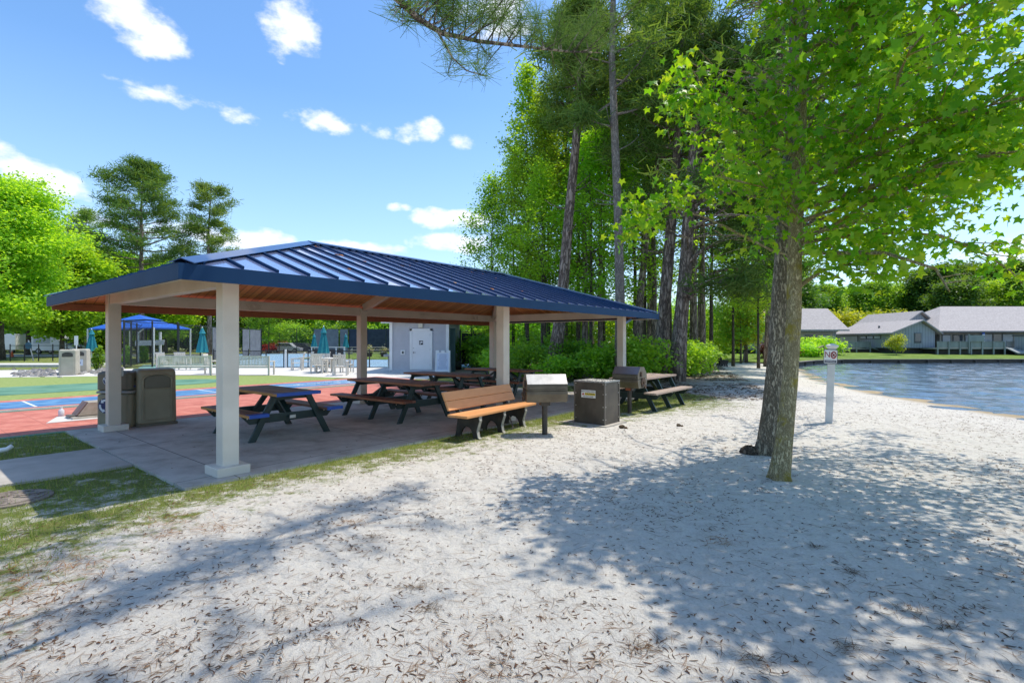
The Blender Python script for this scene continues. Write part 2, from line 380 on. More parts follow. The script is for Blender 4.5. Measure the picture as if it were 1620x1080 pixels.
lk.new(b1.outputs[0], bs.inputs['Normal'])
GROUND = m
go = npmesh('ground', np.stack([X, Y, Z], -1).reshape(-1, 3), fa, m, None, True)
ca = go.data.color_attributes.new('cover', 'FLOAT_COLOR', 'POINT')
ca.data.foreach_set('color', np.stack([g, straw, wet, np.ones_like(g)], -1).astype(np.float32).ravel())
struct(go)

# water
m, nt, nd, lk, bs = newmat('lake_water')
bs.inputs['Base Color'].default_value = (.045, .075, .115, 1); bs.inputs['Roughness'].default_value = .06; bs.inputs['IOR'].default_value = 1.33; bs.inputs['Specular IOR Level'].default_value = .6
tc = nd.new('ShaderNodeTexCoord'); mp = nd.new('ShaderNodeMapping'); mp.inputs['Scale'].default_value = (.8, 1.0, 1); mp.inputs['Rotation'].default_value = (0, 0, R(25)); lk.new(tc.outputs['Object'], mp.inputs[0])
n1 = noise(3.4, 5, .6, mp.outputs[0]); n2 = noise(.55, 3, .5, mp.outputs[0])
ad = nd.new('ShaderNodeMath'); ad.operation = 'MULTIPLY_ADD'; lk.new(n1, ad.inputs[0]); ad.inputs[1].default_value = .5; lk.new(n2, ad.inputs[2])
b = nd.new('ShaderNodeBump'); b.inputs['Distance'].default_value = .06; b.inputs['Strength'].default_value = 1.0; lk.new(ad.outputs[0], b.inputs['Height']); lk.new(b.outputs[0], bs.inputs['Normal'])
WATER = m
wx = np.concatenate([np.arange(8, 34, .22), np.arange(34, 62, .5), np.array([70, 90, 140.])]); wy = np.concatenate([np.array([-80, -40, -10, 2.]), np.arange(6, 30, .22), np.arange(30, 48, .4)])
WX, WY = np.meshgrid(wx, wy, indexing='ij'); rw = np.random.default_rng(8); WZ = np.zeros_like(WX)
for k in range(26):
    lam = 10 ** rw.uniform(-.22, .42); an = rw.normal(-1.9, .55); kx, ky = math.cos(an) * 6.283 / lam, math.sin(an) * 6.283 / lam
    WZ += .0038 * lam ** .8 * np.sin(kx * WX + ky * WY + rw.uniform(0, 6.28) + .7 * np.sin(.31 * WX + .23 * WY + k))
ids = np.arange(WX.size).reshape(WX.shape)
struct(npmesh('lake_water', np.stack([WX, WY, WZ - .15], -1).reshape(-1, 3), np.stack([ids[:-1, :-1], ids[1:, :-1], ids[1:, 1:], ids[:-1, 1:]], -1).reshape(-1, 4), m, None, True))

# far lawn beyond the lake (rises gently behind the timber edge)
LAWN = M('lawn', (.105, .17, .03), (.20, .27, .06), scale=1.4, rough=.95, bump=.05, bscale=14, spec=.1, detail=10)
f0 = [(-20, 46), (13.5, 40.5), (17.2, 38.2), (20.0, 36.45), (23.1, 39.35), (26.8, 41.55), (42, 42.15), (130, 45.15)]
lm = MB(); rows = []
for k, (dy, z) in enumerate(((0, .1), (4, .25), (9, .45), (60, .5), (240, .55))):
    rows.append([(x * (1 + .2 * (k == 4)), y + dy, z if i > 2 else z * .35 + .012) for i, (x, y) in enumerate(f0)])
nn = len(f0)
lm.add([p for r in rows for p in r], [(k * nn + i, k * nn + i + 1, (k + 1) * nn + i + 1, (k + 1) * nn + i) for k in range(4) for i in range(nn - 1)])
struct(lm.build('lawn', LAWN, smooth=True))

CONC = M('mottled_concrete', (.48, .44, .38), (.37, .335, .285), scale=2.2, rough=.85, bump=.004, bscale=120, detail=10)  # plain mottled concrete in its own grey-tan
m, nt, nd, lk, bs = newmat('concrete_slab')
bs.inputs['Roughness'].default_value = .85
tc = nd.new('ShaderNodeTexCoord')
base = rmp(noise(1.6, 10, .7), [(.32, (.30, .265, .22)), (.5, (.47, .43, .37)), (.7, (.60, .56, .49))])
base = mixc(rmp(noise(90, 4), [(.62, (0, 0, 0)), (.8, (.5, .5, .5))]), base, (.25, .23, .21))
bk = nd.new('ShaderNodeTexBrick'); bk.inputs['Scale'].default_value = 1; bk.inputs['Brick Width'].default_value = 2.6; bk.inputs['Row Height'].default_value = 2.77; bk.inputs['Mortar Size'].default_value = .008; bk.offset = 0
bk.inputs['Color1'].default_value = bk.inputs['Color2'].default_value = (0, 0, 0, 1); bk.inputs['Mortar'].default_value = (1, 1, 1, 1); lk.new(tc.outputs['Object'], bk.inputs[0])
base = mixc(bk.outputs['Color'], base, (.14, .13, .12)); lk.new(base, bs.inputs['Base Color'])
SLAB = m
def ssheet(name, pts, z, mat, thick=0):
    "flat sheet in the shelter's own axes"
    mb = MB()
    if thick: mb.prism([(u, v, z - thick) for u, v in pts], (0, 0, thick))
    else: mb.sheet([(u, v, z) for u, v in pts])
    return struct(mb.build(name, mat, loc=P1, rz=SH_ROT))
def rect(a, b, c, d): return [(a, c), (b, c), (b, d), (a, d)]
ssheet('concrete_slab', rect(-.56, 10.95, -.32, 5.25), .03, SLAB, .2)
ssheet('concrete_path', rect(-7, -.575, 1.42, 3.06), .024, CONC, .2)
m, nt, nd, lk, bs = newmat('red_court'); bs.inputs['Roughness'].default_value = .9
tc = nd.new('ShaderNodeTexCoord')
base = rmp(noise(2.5, 9, .7), [(.3, (.36, .10, .07)), (.5, (.52, .165, .115)), (.7, (.62, .26, .19))])
base = mixc(rmp(noise(60, 6, .7), [(.6, (0, 0, 0)), (.8, (.5, .5, .5))]), base, (.62, .32, .25))
bk = nd.new('ShaderNodeTexBrick'); bk.inputs['Scale'].default_value = 1; bk.inputs['Brick Width'].default_value = .61; bk.inputs['Row Height'].default_value = .61; bk.inputs['Mortar Size'].default_value = .008; bk.offset = 0
bk.inputs['Color1'].default_value = bk.inputs['Color2'].default_value = (0, 0, 0, 1); bk.inputs['Mortar'].default_value = (.6, .6, .6, 1); lk.new(tc.outputs['Object'], bk.inputs[0])
lk.new(mixc(bk.outputs['Color'], base, (.30, .10, .075)), bs.inputs['Base Color'])
RED = m
PGREEN = M('green_court', (.07, .19, .12), (.14, .29, .19), scale=1.2, rough=.9, detail=9)
GREY = M('grey_strip', (.5, .48, .44), (.38, .36, .33), scale=5, rough=.85)
BLUE = M('blue_lane', (.04, .15, .33), (.13, .29, .47), scale=2.2, rough=.75, detail=9)
WLINE = M('line_paint', (.75, .75, .72), (.5, .56, .62), scale=12, rough=.8)
TURF = M('pale_turf', (.20, .27, .06), (.30, .35, .10), scale=9, rough=.95, detail=9)
PATIO = M('patio_concrete', (.66, .63, .57), (.57, .54, .49), scale=1.2, rough=.85, detail=9)
ssheet('red_court', rect(-26, 11.6, 5.45, 9.55), .008, RED)
ssheet('court_edge', rect(-26, 11.6, 5.26, 5.44), .010, PGREEN, .05)
ssheet('gutter', rect(-26, 10.2, 9.56, 9.72), .010, PGREEN)
ssheet('gutter', rect(-26, 10.2, 9.73, 9.84), .014, GREY)
ssheet('gutter', rect(-26, 10.2, 9.85, 9.92), .006, M('dark_gap', (.03, .03, .03)))
ssheet('gutter', rect(-26, 10.2, 9.93, 10.04), .014, GREY)
ssheet('lane_border', rect(-26, 11.6, 10.05, 12.78), .008, RED)
ssheet('shuffleboard_lane', rect(-10.5, 9.55, 10.32, 12.18), .012, BLUE)
lm = MB()
def lline(a, b, w=.05): lm.bar((a[0], a[1], .0145), (b[0], b[1], .0145), w, .003)
for s, u0 in ((1, 9.3), (-1, -10.2)):
    lline((u0, 10.45), (u0 - s * 3.2, 11.25)); lline((u0, 12.05), (u0 - s * 3.2, 11.25)); lline((u0, 10.45), (u0, 12.05))
    for k in (.9, 1.8): lline((u0 - s * k, 10.45 + k * .25), (u0 - s * k, 12.05 - k * .25))
    lline((u0 - s * .9, 11.25), (u0 - s * 1.8, 11.25)); lline((u0 - s * 1.8, 11.25), (u0 - s * .0, 11.25))
    for k in (4.1, 5.3): lline((u0 - s * k, 10.34), (u0 - s * k, 12.16), .06)
    for k, y0 in ((.45, 11.6), (.45, 10.85), (1.35, 11.5), (1.35, 10.95), (2.3, 11.25)):
        lline((u0 - s * k - .12, y0 - .14), (u0 - s * k + .12, y0 - .14)); lline((u0 - s * k - .12, y0 + .14), (u0 - s * k + .12, y0 + .14)); lline((u0 - s * k, y0 - .14), (u0 - s * k, y0 + .14))
lline((-.2, 10.34), (-.2, 12.16), .06)
struct(lm.build('lane_markings', WLINE, loc=P1, rz=SH_ROT))
def wsheet(name, pts, z, mat): return struct(MB().sheet([(x, y, z) for x, y in pts]).build(name, mat))
tA, tB, tC = S(-24, 12.82), S(9.4, 12.82), S(10.0, 13.5)
wsheet('pale_turf', [(tA.x, tA.y), (tB.x, tB.y), (tC.x, tC.y), (-11, 23.75), (-16, 23.9), (-22, 22.6), (-40, 17)], .006, TURF)
arc = [(4.6 + 1.8 * math.cos(a), 16.2 + 1.6 * math.sin(a)) for a in np.linspace(-1.57, 1.2, 9)]
ssheet('putting_green', [(-22, 14.65)] + arc + [(2.2, 18.3), (-5, 18.35), (-22, 19.5)], .0125, PGREEN)
a0 = S(11.6, 5.4)
wsheet('patio', [(-60, 18.2), (-40, 17.4), (-22, 22.8), (-16, 24.1), (-11, 23.95), (-7.5, 22.4), (-3.6, 21.6), (-2.9, 31.2), (-18, 31.2), (-22, 29.8), (-33, 27.2), (-60, 24)], .003, PATIO)
COURT = M('court_blue', (.23, .38, .50), (.28, .43, .55), scale=.8, rough=.85, detail=8)
TEAL = M('court_teal', (.14, .29, .24), (.19, .34, .29), scale=1, rough=.85)
wsheet('tennis_court', [(-17.5, 31.25), (-2.6, 31.25), (-2.6, 66), (-36, 66)], .0075, COURT)
wsheet('green_court', [(-22.2, 30.2), (-17.6, 31.25), (-21.5, 36.6), (-25, 34.5)], .0075, TEAL)
lm = MB()
for a, b in (((-16, 32.2), (-3.3, 42)), ((-13.2, 31.3), (-16, 46)), ((-6, 31.3), (-7.5, 60)), ((-16, 38), (-3.5, 38)), ((-18, 46), (-3.5, 46)), ((-22, 60), (-3, 60))):
    lm.bar((*a, .0115), (*b, .0115), .07, .004)
struct(lm.build('court_markings', WLINE))
ASPH = M('asphalt_road', (.20, .20, .20), (.27, .265, .255), scale=.7, rough=.9, detail=9)
wsheet('road', [(-130, 50), (-36, 53), (-36, 64), (-130, 66)], .006, ASPH)
wsheet('car_park', [(-36, 66.5), (-2, 66.5), (-2, 74), (-36, 76)], .006, ASPH)
kb = MB(); kb.bar((-130, 33.0, .06), (-26.5, 33.8, .06), 2.2, .12); struct(kb.build('sidewalk', PATIO))
kb = MB(); kb.bar((-130, 30.9, .04), (-27, 31.9, .04), .35, .2); kb.bar((-130, 49.6, .05), (-36, 52.6, .05), .3, .16); struct(kb.build('kerb', GREY))
# ================================================================ picnic shelter (own axes: x along the long side, y towards the back)
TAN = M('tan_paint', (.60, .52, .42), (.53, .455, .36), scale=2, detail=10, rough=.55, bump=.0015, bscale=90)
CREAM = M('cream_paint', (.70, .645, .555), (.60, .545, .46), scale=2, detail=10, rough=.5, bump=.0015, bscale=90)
NAVY = M('navy_metal', (.010, .038, .095), (.013, .045, .11), scale=2, rough=.6, metal=.0, spec=.12)
ROOFM = M('roof_panel_metal', (.27, .35, .60), (.33, .41, .68), scale=.9, rough=.2, metal=.35, spec=.9, coat=1.0, bump=.003, bscale=3)
WOODU = boards('ceiling_boards_along', (.42, .145, .042), (.74, .32, .11), 0, .135, gap=.09, rough=.5)
WOODV = boards('ceiling_boards_across', (.42, .145, .042), (.74, .32, .11), 1, .135, gap=.09, rough=.5)
GREYM = M('grey_metal', (.35, .36, .36), (.28, .29, .29), scale=8, rough=.4, metal=.6)
WHITE = M('white_paint', (.78, .78, .76), (.72, .72, .70), scale=3, rough=.5)
BLACK = M('black_paint', (.012, .012, .013), (.02, .02, .02), scale=5, rough=.45)
shelter = thing('picnic_shelter', 'open picnic shelter with blue metal hip roof on tan posts', 'shelter', P1, SH_ROT)
OV, LN, WD = .738, 10.3, 4.7
x0, x1, y0, y1 = -OV, LN + OV, -OV, WD + OV
ZE, ZB = 2.37, 2.215            # top and bottom of the eave board
RUN = (y1 - y0) / 2; RISE = 1.02; SL = RISE / RUN; ym = (y0 + y1) / 2
def roofz(x, y): return ZE + SL * min(x - x0, x1 - x, y - y0, y1 - y)
e1, e2 = (x0 + RUN, ym), (x1 - RUN, ym)
# roof shell: thin solid, four slopes
def slope_poly(side, z=0, ins=0.0):
    A, B, C_, D = (x0 + ins, y0 + ins), (x1 - ins, y0 + ins), (x1 - ins, y1 - ins), (x0 + ins, y1 - ins)
    P = {'f': (A, B, e2, e1), 'b': (C_, D, e1, e2), 'l': (D, A, e1), 'r': (B, C_, e2)}[side]
    return [Vector((p[0], p[1], roofz(*p) + z)) for p in P]
rf = MB()
for sd_ in 'fblr': rf.prism(slope_poly(sd_, -.02), (0, 0, .03))
roof = rf.build('roof', ROOFM, shelter)
seam = MB()
def rib(a, b, h=.032, wd=.022):
    p = Vector((*a, roofz(*a) + .01 + h / 2)); q = Vector((*b, roofz(*b) + .01 + h / 2)); seam.bar(p, q, wd, h)
x = x0 + .22
while x < x1 - .05:
    t = min(x - x0, x1 - x, RUN) - .06
    if t > .12:
        rib((x, y0 + .015), (x, y0 + t)); rib((x, y1 - .015), (x, y1 - t))
    x += .385
y = y0 + .22
while y < y1 - .05:
    t = min(y - y0, y1 - y, RUN) - .06
    if t > .12:
        rib((x0 + .015, y), (x0 + t, y)); rib((x1 - .015, y), (x1 - t, y))
    y += .385
seam.build('seam', NAVY, roof)
cap = MB()
for c, e in (((x0, y0), e1), ((x1, y0), e2), ((x1, y1), e2), ((x0, y1), e1)):
    n2 = Vector((-(e[1] - c[1]), e[0] - c[0], 0)).normalized() * .13
    p = Vector((*c, ZE + .055)); q = Vector((*e, ZE + RISE + .06))
    dz = Vector((0, 0, -.05))
    for s_ in (1, -1): cap.prism([p, q, q + n2 * s_ + dz, p + n2 * s_ + dz], (0, 0, .008))
p, q = Vector((*e1, ZE + RISE + .065)), Vector((*e2, ZE + RISE + .065))
for s_ in (1, -1): cap.prism([p, q, q + Vector((0, .14 * s_, -.05)), p + Vector((0, .14 * s_, -.05))], (0, 0, .008))
cap.build('ridge_cap', M('cap_metal', (.03, .075, .20), (.035, .085, .22), scale=2, rough=.3, metal=.2, coat=.5), roof)
# eave boards, each side its own part, mitred
th = .03
for nm, pts in (('f', [(x0 - th, y0 - th), (x1 + th, y0 - th), (x1, y0), (x0, y0)]), ('b', [(x0, y1), (x1, y1), (x1 + th, y1 + th), (x0 - th, y1 + th)]),
                ('l', [(x0 - th, y0 - th), (x0, y0), (x0, y1), (x0 - th, y1 + th)]), ('r', [(x1, y0), (x1 + th, y0 - th), (x1 + th, y1 + th), (x1, y1)])):
    MB().prism([(px_, py_, ZB) for px_, py_ in pts], (0, 0, ZE - ZB + .008)).build('fascia', NAVY, shelter)
drip = MB()
for a, b in (((x0, y0 + .012), (x1, y0 + .012)), ((x0, y1 - .012), (x1, y1 - .012)), ((x0 + .012, y0 + .03), (x0 + .012, y1 - .03)), ((x1 - .012, y0 + .03), (x1 - .012, y1 - .03))):
    drip.bar((*a, ZB + .012), (*b, ZB + .012), .022, .02)
drip.build('soffit_trim', CREAM, shelter)
sf = MB(); sf.b3(x0 + .03, y1 - .055, 2.15, x1 - .03, y1 - .026, 2.275); sf.build('soffit_board', M('soffit_wood', (.30, .095, .03), (.24, .075, .025), scale=5), shelter)
# board ceiling following the slopes
for sd_ in 'fblr':
    cl = MB(); cl.prism([p - Vector((0, 0, .1)) for p in slope_poly(sd_, 0, .025)], (0, 0, .05)); cl.build('ceiling', WOODU if sd_ in 'fb' else WOODV, shelter)
# posts with their bases, ring beam, rafters
for j, y in enumerate((0, WD)):
    for i, x in enumerate((0, LN / 2, LN)):
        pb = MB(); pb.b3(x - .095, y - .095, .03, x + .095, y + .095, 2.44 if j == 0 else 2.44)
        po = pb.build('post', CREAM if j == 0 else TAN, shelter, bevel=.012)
        bb = MB(); bb.b3(x - .185, y - .185, .03, x + .185, y + .185, .135); bb.build('post_base', CREAM, po, bevel=.008)
for y, zb in ((0, 2.31), (WD, 2.255)):
    for a, b in ((.098, LN / 2 - .098), (LN / 2 + .098, LN - .098)):
        q = MB(); q.b3(a, y - .075, zb, b, y + .075, zb + .2); q.b3(a, y - .095, zb + .165, b, y - .0765, zb + .19); q.build('beam', TAN, shelter, bevel=.004)
zb = 2.255
for x in (0, LN):
    q = MB(); q.b3(x - .075, .098, zb, x + .075, WD - .098, zb + .2); q.b3(x - .1, .098, zb + .165, x - .0765, WD - .098, zb + .19); q.build('beam', CREAM, shelter, bevel=.004)
def rafter(a, b):
    MB().bar((*a, roofz(*a) - .2), (*b, roofz(*b) - .2), .11, .18).build('rafter', TAN, shelter)
for x in (LN / 2,): rafter((x, .12), (x, ym - .02)); rafter((x, WD - .12), (x, ym + .02))
for a, b in (((.12, .12), (e1[0] - .05, ym - .06)), ((.12, WD - .12), (e1[0] - .05, ym + .06)), ((LN - .12, .12), (e2[0] + .05, ym - .06)), ((LN - .12, WD - .12), (e2[0] + .05, ym + .06))): rafter(a, b)
for x in (2.4, 7.2, 9.3):      # round louvred beam medallions on the back beam
    q = MB()
    for r_ in (.125, .085, .045):
        ring = [(x + r_ * 1.25 * math.cos(a), WD - .082, zb + .095 + r_ * .72 * math.sin(a)) for a in np.linspace(0, 2 * math.pi, 17)]
        q.tube(ring, .008, 5, cap=False)
    q.b3(x - .03, WD - .095, zb + .06, x + .03, WD - .0765, zb + .13)
    q.build('light_fitting', TAN, shelter)
# downpipes and gutter outlet at the far end
for x, y in ((LN, 0), (LN / 2 + 5.1, WD)):
    q = MB(); q.bar((x + .15, y + .05, .1), (x + .15, y + .05, 2.1), .075, .075, up=(1, 0, 0)); q.bar((x + .15, y + .05, 2.08), (x1 - .08, y + .05, 2.24), .075, .075)
    q.build('downpipe', M('downpipe_blue', (.03, .13, .33), (.035, .15, .36), rough=.35), shelter, bevel=.006)
q = MB(); q.b3(.075, WD - .16, .72, .13, WD - .098, .88); q.b3(.06, WD - .175, .83, .14, WD - .15, .9)
ob = MB(); ob.b3(.0975, WD - .045, .98, .135, WD + .045, 1.13); ob.b3(.136, WD - .03, 1.0, .142, WD + .03, 1.11); ob.build('socket_box', GREYM, shelter, bevel=.006)

# ================================================================ picnic tables
TBROWN = boards('table_planks', (.15, .07, .045), (.33, .18, .11), 1, .145, gap=.05, rough=.6, bump=.006, grain=5)
TEDGE = M('plank_edge', (.50, .245, .06), (.40, .18, .045), scale=9, rough=.55)
DGREEN = M('dark_green_plastic', (.010, .026, .024), (.018, .040, .036), scale=6, rough=.45, bump=.001, bscale=200)
TBLUE = M('blue_paint', (.02, .085, .42), (.03, .11, .48), scale=9, rough=.55)
BOLT = M('bolt_steel', (.55, .55, .53), (.42, .42, .40), rough=.3, metal=.8)
def make_table(label, length, nframe, loc, rz, blue=False, group='picnic tables', edge=TEDGE, plank=TBROWN):
    t = thing('picnic_table', label, 'picnic table', loc, rz, group)
    L2 = length / 2
    tp = MB()
    for k in range(5): tp.b3(-L2, -.365 + k * .147, .705, L2, -.365 + k * .147 + .141, .745)
    top = tp.build('tabletop', plank, t, bevel=.005)
    ed = MB(); ed.b3(-L2 + .002, -.374, .703, L2 - .002, -.3662, .7435); ed.b3(-L2 + .002, .3662 + .0, .703, L2 - .002, .374, .7435); ed.build('edge_strip', edge, top)
    for s in (-1, 1):
        sb = MB(); 
        for k in range(2): sb.b3(-L2, s * .64 - .142 + k * .145, .41, L2, s * .64 - .003 + k * .145, .45)
        so = sb.build('seat', plank, t, bevel=.005)
        e = MB(); e.b3(-L2 + .002, s * .64 - .151 if s < 0 else .64 + .143, .409, L2 - .002, s * .64 - .1432 if s < 0 else .64 + .151, .4485); e.build('edge_strip', edge, so)
    if blue:
        for yy0, yy1, z0_, z1_ in ((-.372, .372, .700, .7475), (-.79, -.495, .405, .4525), (.495, .79, .405, .4525)):
            q = MB(); q.b3(-L2 - .006, yy0 - .003, z0_, -L2 - .0005, yy1 + .003, z1_); q.b3(-L2 - .006, yy0 - .003, z1_ + .0005, -L2 + .13, yy1 + .003, z1_ + .004); q.build('painted_end', TBLUE, t)
    xs = [-length * .36, length * .36] if nframe == 2 else [-length * .375, 0, length * .375]
    for x in xs:
        for s in (-1, 1):
            lg = MB(); lg.prism([(x - .02, s * .70, 0), (x - .02, s * .585, 0), (x - .02, s * .225, .70), (x - .02, s * .335, .70)], (.04, 0, 0))
            lo_ = lg.build('leg', DGREEN, t, bevel=.004)
        cb = MB(); cb.prism([(x + .022, -.66, .275), (x + .022, .66, .275), (x + .022, .78, .405), (x + .022, -.78, .405)], (.04, 0, 0))
        for s in (-1, 1):
            for yy, zz in ((.50, .31), (.60, .38), (.46, .38), (.70, .37)):
                for xx in (x + .0615, x + .0225): cb.box((xx, s * yy, zz), (.008, .018, .018), mi=1)
        cb.build('crossbar', [DGREEN, BOLT], t)
        cb = MB(); cb.prism([(x + .022, -.27, .62), (x + .022, .27, .62), (x + .022, .35, .702), (x + .022, -.35, .702)], (.04, 0, 0)); cb.build('top_batten', DGREEN, t, bevel=.004)
    for s in (-1, 1):
        br = MB(); br.bar((xs[0 if s < 0 else -1] - s * .03, 0, .34), (s * length * .09, 0, .69), .09, .04); br.build('brace', DGREEN, t)
    return t
rzv = math.atan2(V.y, V.x)          # table length along the short side of the shelter
def LS(u, v): p = S(u, v); return (p.x, p.y, .03)
t1 = make_table('brown picnic table with blue painted plank ends, just behind the nearest post', 1.83, 2, LS(1.66, 2.3), rzv, blue=True)
pl_ = MB(); pl_.b3(-.735, -.05, .315, -.728, .05, .365)
pq = pl_.build('plaque', M('plaque_metal', (.6, .6, .57), (.5, .5, .48), metal=.5, rough=.4), t1)
pq.location.x = .03
REDB = boards('table_planks_red', (.15, .052, .03), (.30, .125, .07), 1, .145, gap=.05, rough=.6, grain=5)
REDE = M('plank_edge_red', (.36, .13, .045), (.29, .095, .035), scale=9, rough=.5)
make_table('long red-brown picnic table standing behind the orange park bench', 2.44, 3, LS(4.25, 2.2), rzv, edge=REDE, plank=REDB)
make_table('red-brown picnic table in the middle of the shelter, in line with the white door', 2.44, 3, LS(6.6, 3.15), rzv, edge=REDE, plank=REDB)
make_table('red-brown picnic table at the far end of the shelter, behind the middle front post', 2.44, 3, LS(9.1, 3.3), rzv, edge=REDE, plank=REDB)
GREYP = boards('table_planks_faded', (.30, .22, .17), (.45, .35, .28), 1, .145, gap=.05, rough=.7, grain=5)
p_ = S(9.3, -1.12)
make_table('faded picnic table on the grass outside the shelter beside the pines', 2.3, 3, (p_.x, p_.y, 0), SH_ROT, edge=M('plank_edge_faded', (.42, .31, .24), (.36, .26, .2), scale=9), plank=GREYP)

# ================================================================ park bench
ORANGE = boards('bench_planks', (.62, .27, .09), (.78, .39, .165), 1, .5, gap=.0, rough=.55, grain=4)
bdir = Vector((.545, .838, 0)); brz = math.atan2(bdir.y, bdir.x)
SLT = M('bench_side_edge', (.42, .40, .34), (.26, .25, .21), scale=12, rough=.6)
def make_bench(label, loc, rz, length, planks, edge, group=None):
    "x along the seat, front towards -y"
    t = thing('park_bench', label, 'bench', loc, rz, group)
    MB().b3(-length / 2, -.25, .375, length / 2, .16, .415).build('seat', planks, t, bevel=.006)
    ba = MB(); bdirv = Vector((0, .42, .9)).normalized()
    for k in range(2):
        p = Vector((0, .2, .455)) + bdirv * (.085 + k * .166)
        ba.box(p, (length * .93, .038, .16), mat=Matrix.Rotation(-math.atan2(.42, .9), 3, 'X'))
    ba.build('backrest', planks, t, bevel=.006)
    out = [(-.235, 0), (-.20, .02), (-.175, .12), (-.205, .22), (-.235, .30), (-.22, .34), (-.235, .37), (.14, .37), (.19, .45), (.33, .745), (.37, .73), (.26, .40), (.22, .30), (.25, .12), (.275, 0), (.17, 0)]
    arch = [(.17 - .14 * (1 - math.cos(a)), .19 * math.sin(a)) for a in np.linspace(0, math.pi, 9)][1:]
    pts = out + [(y, z) for y, z in arch[:-1]] + [(-.11, 0)]
    for x in (-length * .33, 0.0, length * .33):
        lg = MB(); lg.prism([(x - .03, y, z) for y, z in pts], (.06, 0, 0)); lo_ = lg.build('leg', BLACK if edge is None else DKB, t)
        if edge is not None:
            fs = MB()
            fr_ = [(-.243, 0), (-.208, .02), (-.183, .12), (-.213, .22), (-.243, .30), (-.228, .34), (-.243, .37)]
            for (a, b), (c, d) in zip(fr_[:-1], fr_[1:]): fs.bar((x, a, b), (x, c, d), .062, .012, up=(0, 1, 0))
            fs.build('leg_edge', edge, lo_)
    return t
DKB = M('bench_side', (.018, .016, .011), (.045, .038, .025), scale=9, rough=.6)
bench_c = Vector((-.36, 9.02, 0))
make_bench('orange plank park bench with black arched legs at the slab edge', bench_c + bdir * .06, brz, 2.16, ORANGE, SLT)

# ================================================================ grills
BRN = M('grill_brown_steel', (.16, .135, .095), (.10, .082, .058), scale=5, rough=.42, metal=.35, detail=9)
SILV = M('grill_lid_steel', (.33, .33, .32), (.24, .24, .235), scale=5, rough=.33, metal=.7, detail=9, bump=.001, bscale=60)
POSTM = M('grill_post', (.03, .026, .022), (.06, .045, .03), scale=9, rough=.5)
RUST = M('grill_end', (.11, .06, .033), (.045, .034, .025), scale=16, rough=.7)
def make_grill(label, loc, rz, wd, tag_col=None, lidm=None, scale=1.0):
    "x along the cooking box, front towards -y"
    t = thing('charcoal_grill', label, 'grill', loc, rz, 'charcoal grills on posts')
    h = wd / 2
    MB().tube([(0, 0, -.1), (0, 0, .53)], .048, 14).build('post', POSTM, t, smooth=False)
    q = MB(); q.b3(-.085, -.07, .50, .085, .07, .575); q.build('collar', POSTM, t, bevel=.006)
    prof = [(-.20, .58), (.20, .58), (.245, .70), (.245, .80), (-.245, .80), (-.225, .70)]
    prof = [(-.19, .575), (.19, .575), (.24, .71), (.24, .765), (-.24, .765), (-.24, .71)]
    MB().prism([(-h, y, z) for y, z in prof], (wd, 0, 0)).build('firebox', BRN, t, bevel=.006)
    prof = [(-.235, .775), (.235, .775), (.235, .875), (.10, 1.035), (-.09, 1.035), (-.235, .875)]
    lid = MB().prism([(-h + .004, y, z) for y, z in prof], (wd - .008, 0, 0)).build('lid', BRN, t, bevel=.005)
    n = Vector((0, -.145, .16)).normalized()
    q = MB(); q.prism([(-h + .006, -.2365, .880), (h - .006, -.2365, .880), (h - .006, -.0935, 1.0375), (-h + .006, -.0935, 1.0375)], (0, -.004, .004)); q.build('lid_plate', lidm or SILV, lid)
    q = MB(); q.b3(-h + .02, -.254, .772, h - .02, -.2405, .792); q.b3(-h + .05, -.30, .815, -h + .07, -.236, .83); q.b3(h - .07, -.30, .815, h - .05, -.236, .83); q.bar((-h + .03, -.30, .823), (h - .03, -.30, .823), .018, .018); q.build('handle', BRN, lid)
    for s in (-1, 1):
        q = MB(); q.tube([(s * (h + .002), .02, .70), (s * (h + .02), .02, .70)], .10, 8); q.tube([(s * (h + .02), .02, .70), (s * (h + .045), .02, .70)], .035, 10)
        for a in range(6): q.box((s * (h + .012), .02 + .1 * math.cos(a * 1.05), .70 + .1 * math.sin(a * 1.05)), (.016, .03, .03))
        q.box((s * (h + .012), -.08, .88), (.02, .05, .11)); q.box((s * (h + .012), .12, .60), (.02, .06, .08))
        q.build('end_gear', RUST, t)
    if tag_col: q = MB(); q.b3(-.06, -.076, .51, .06, -.0705, .565); q.build('tag', M('tag_orange', (.42, .11, .05), (.3, .08, .04)), t)
    return t
make_grill('charcoal grill on a post right of the orange bench, bright silver lid', (.565, 8.78, 0), R(8), .70)
p_ = at(996, 653); make_grill('charcoal grill on a post by the faded picnic table, dark lid and orange tag', (p_.x, p_.y, 0), math.atan2(V.y, V.x) + math.pi, .62, True, M('grill_lid_dark', (.14, .14, .16), (.10, .10, .12), scale=4, rough=.3, metal=.6))
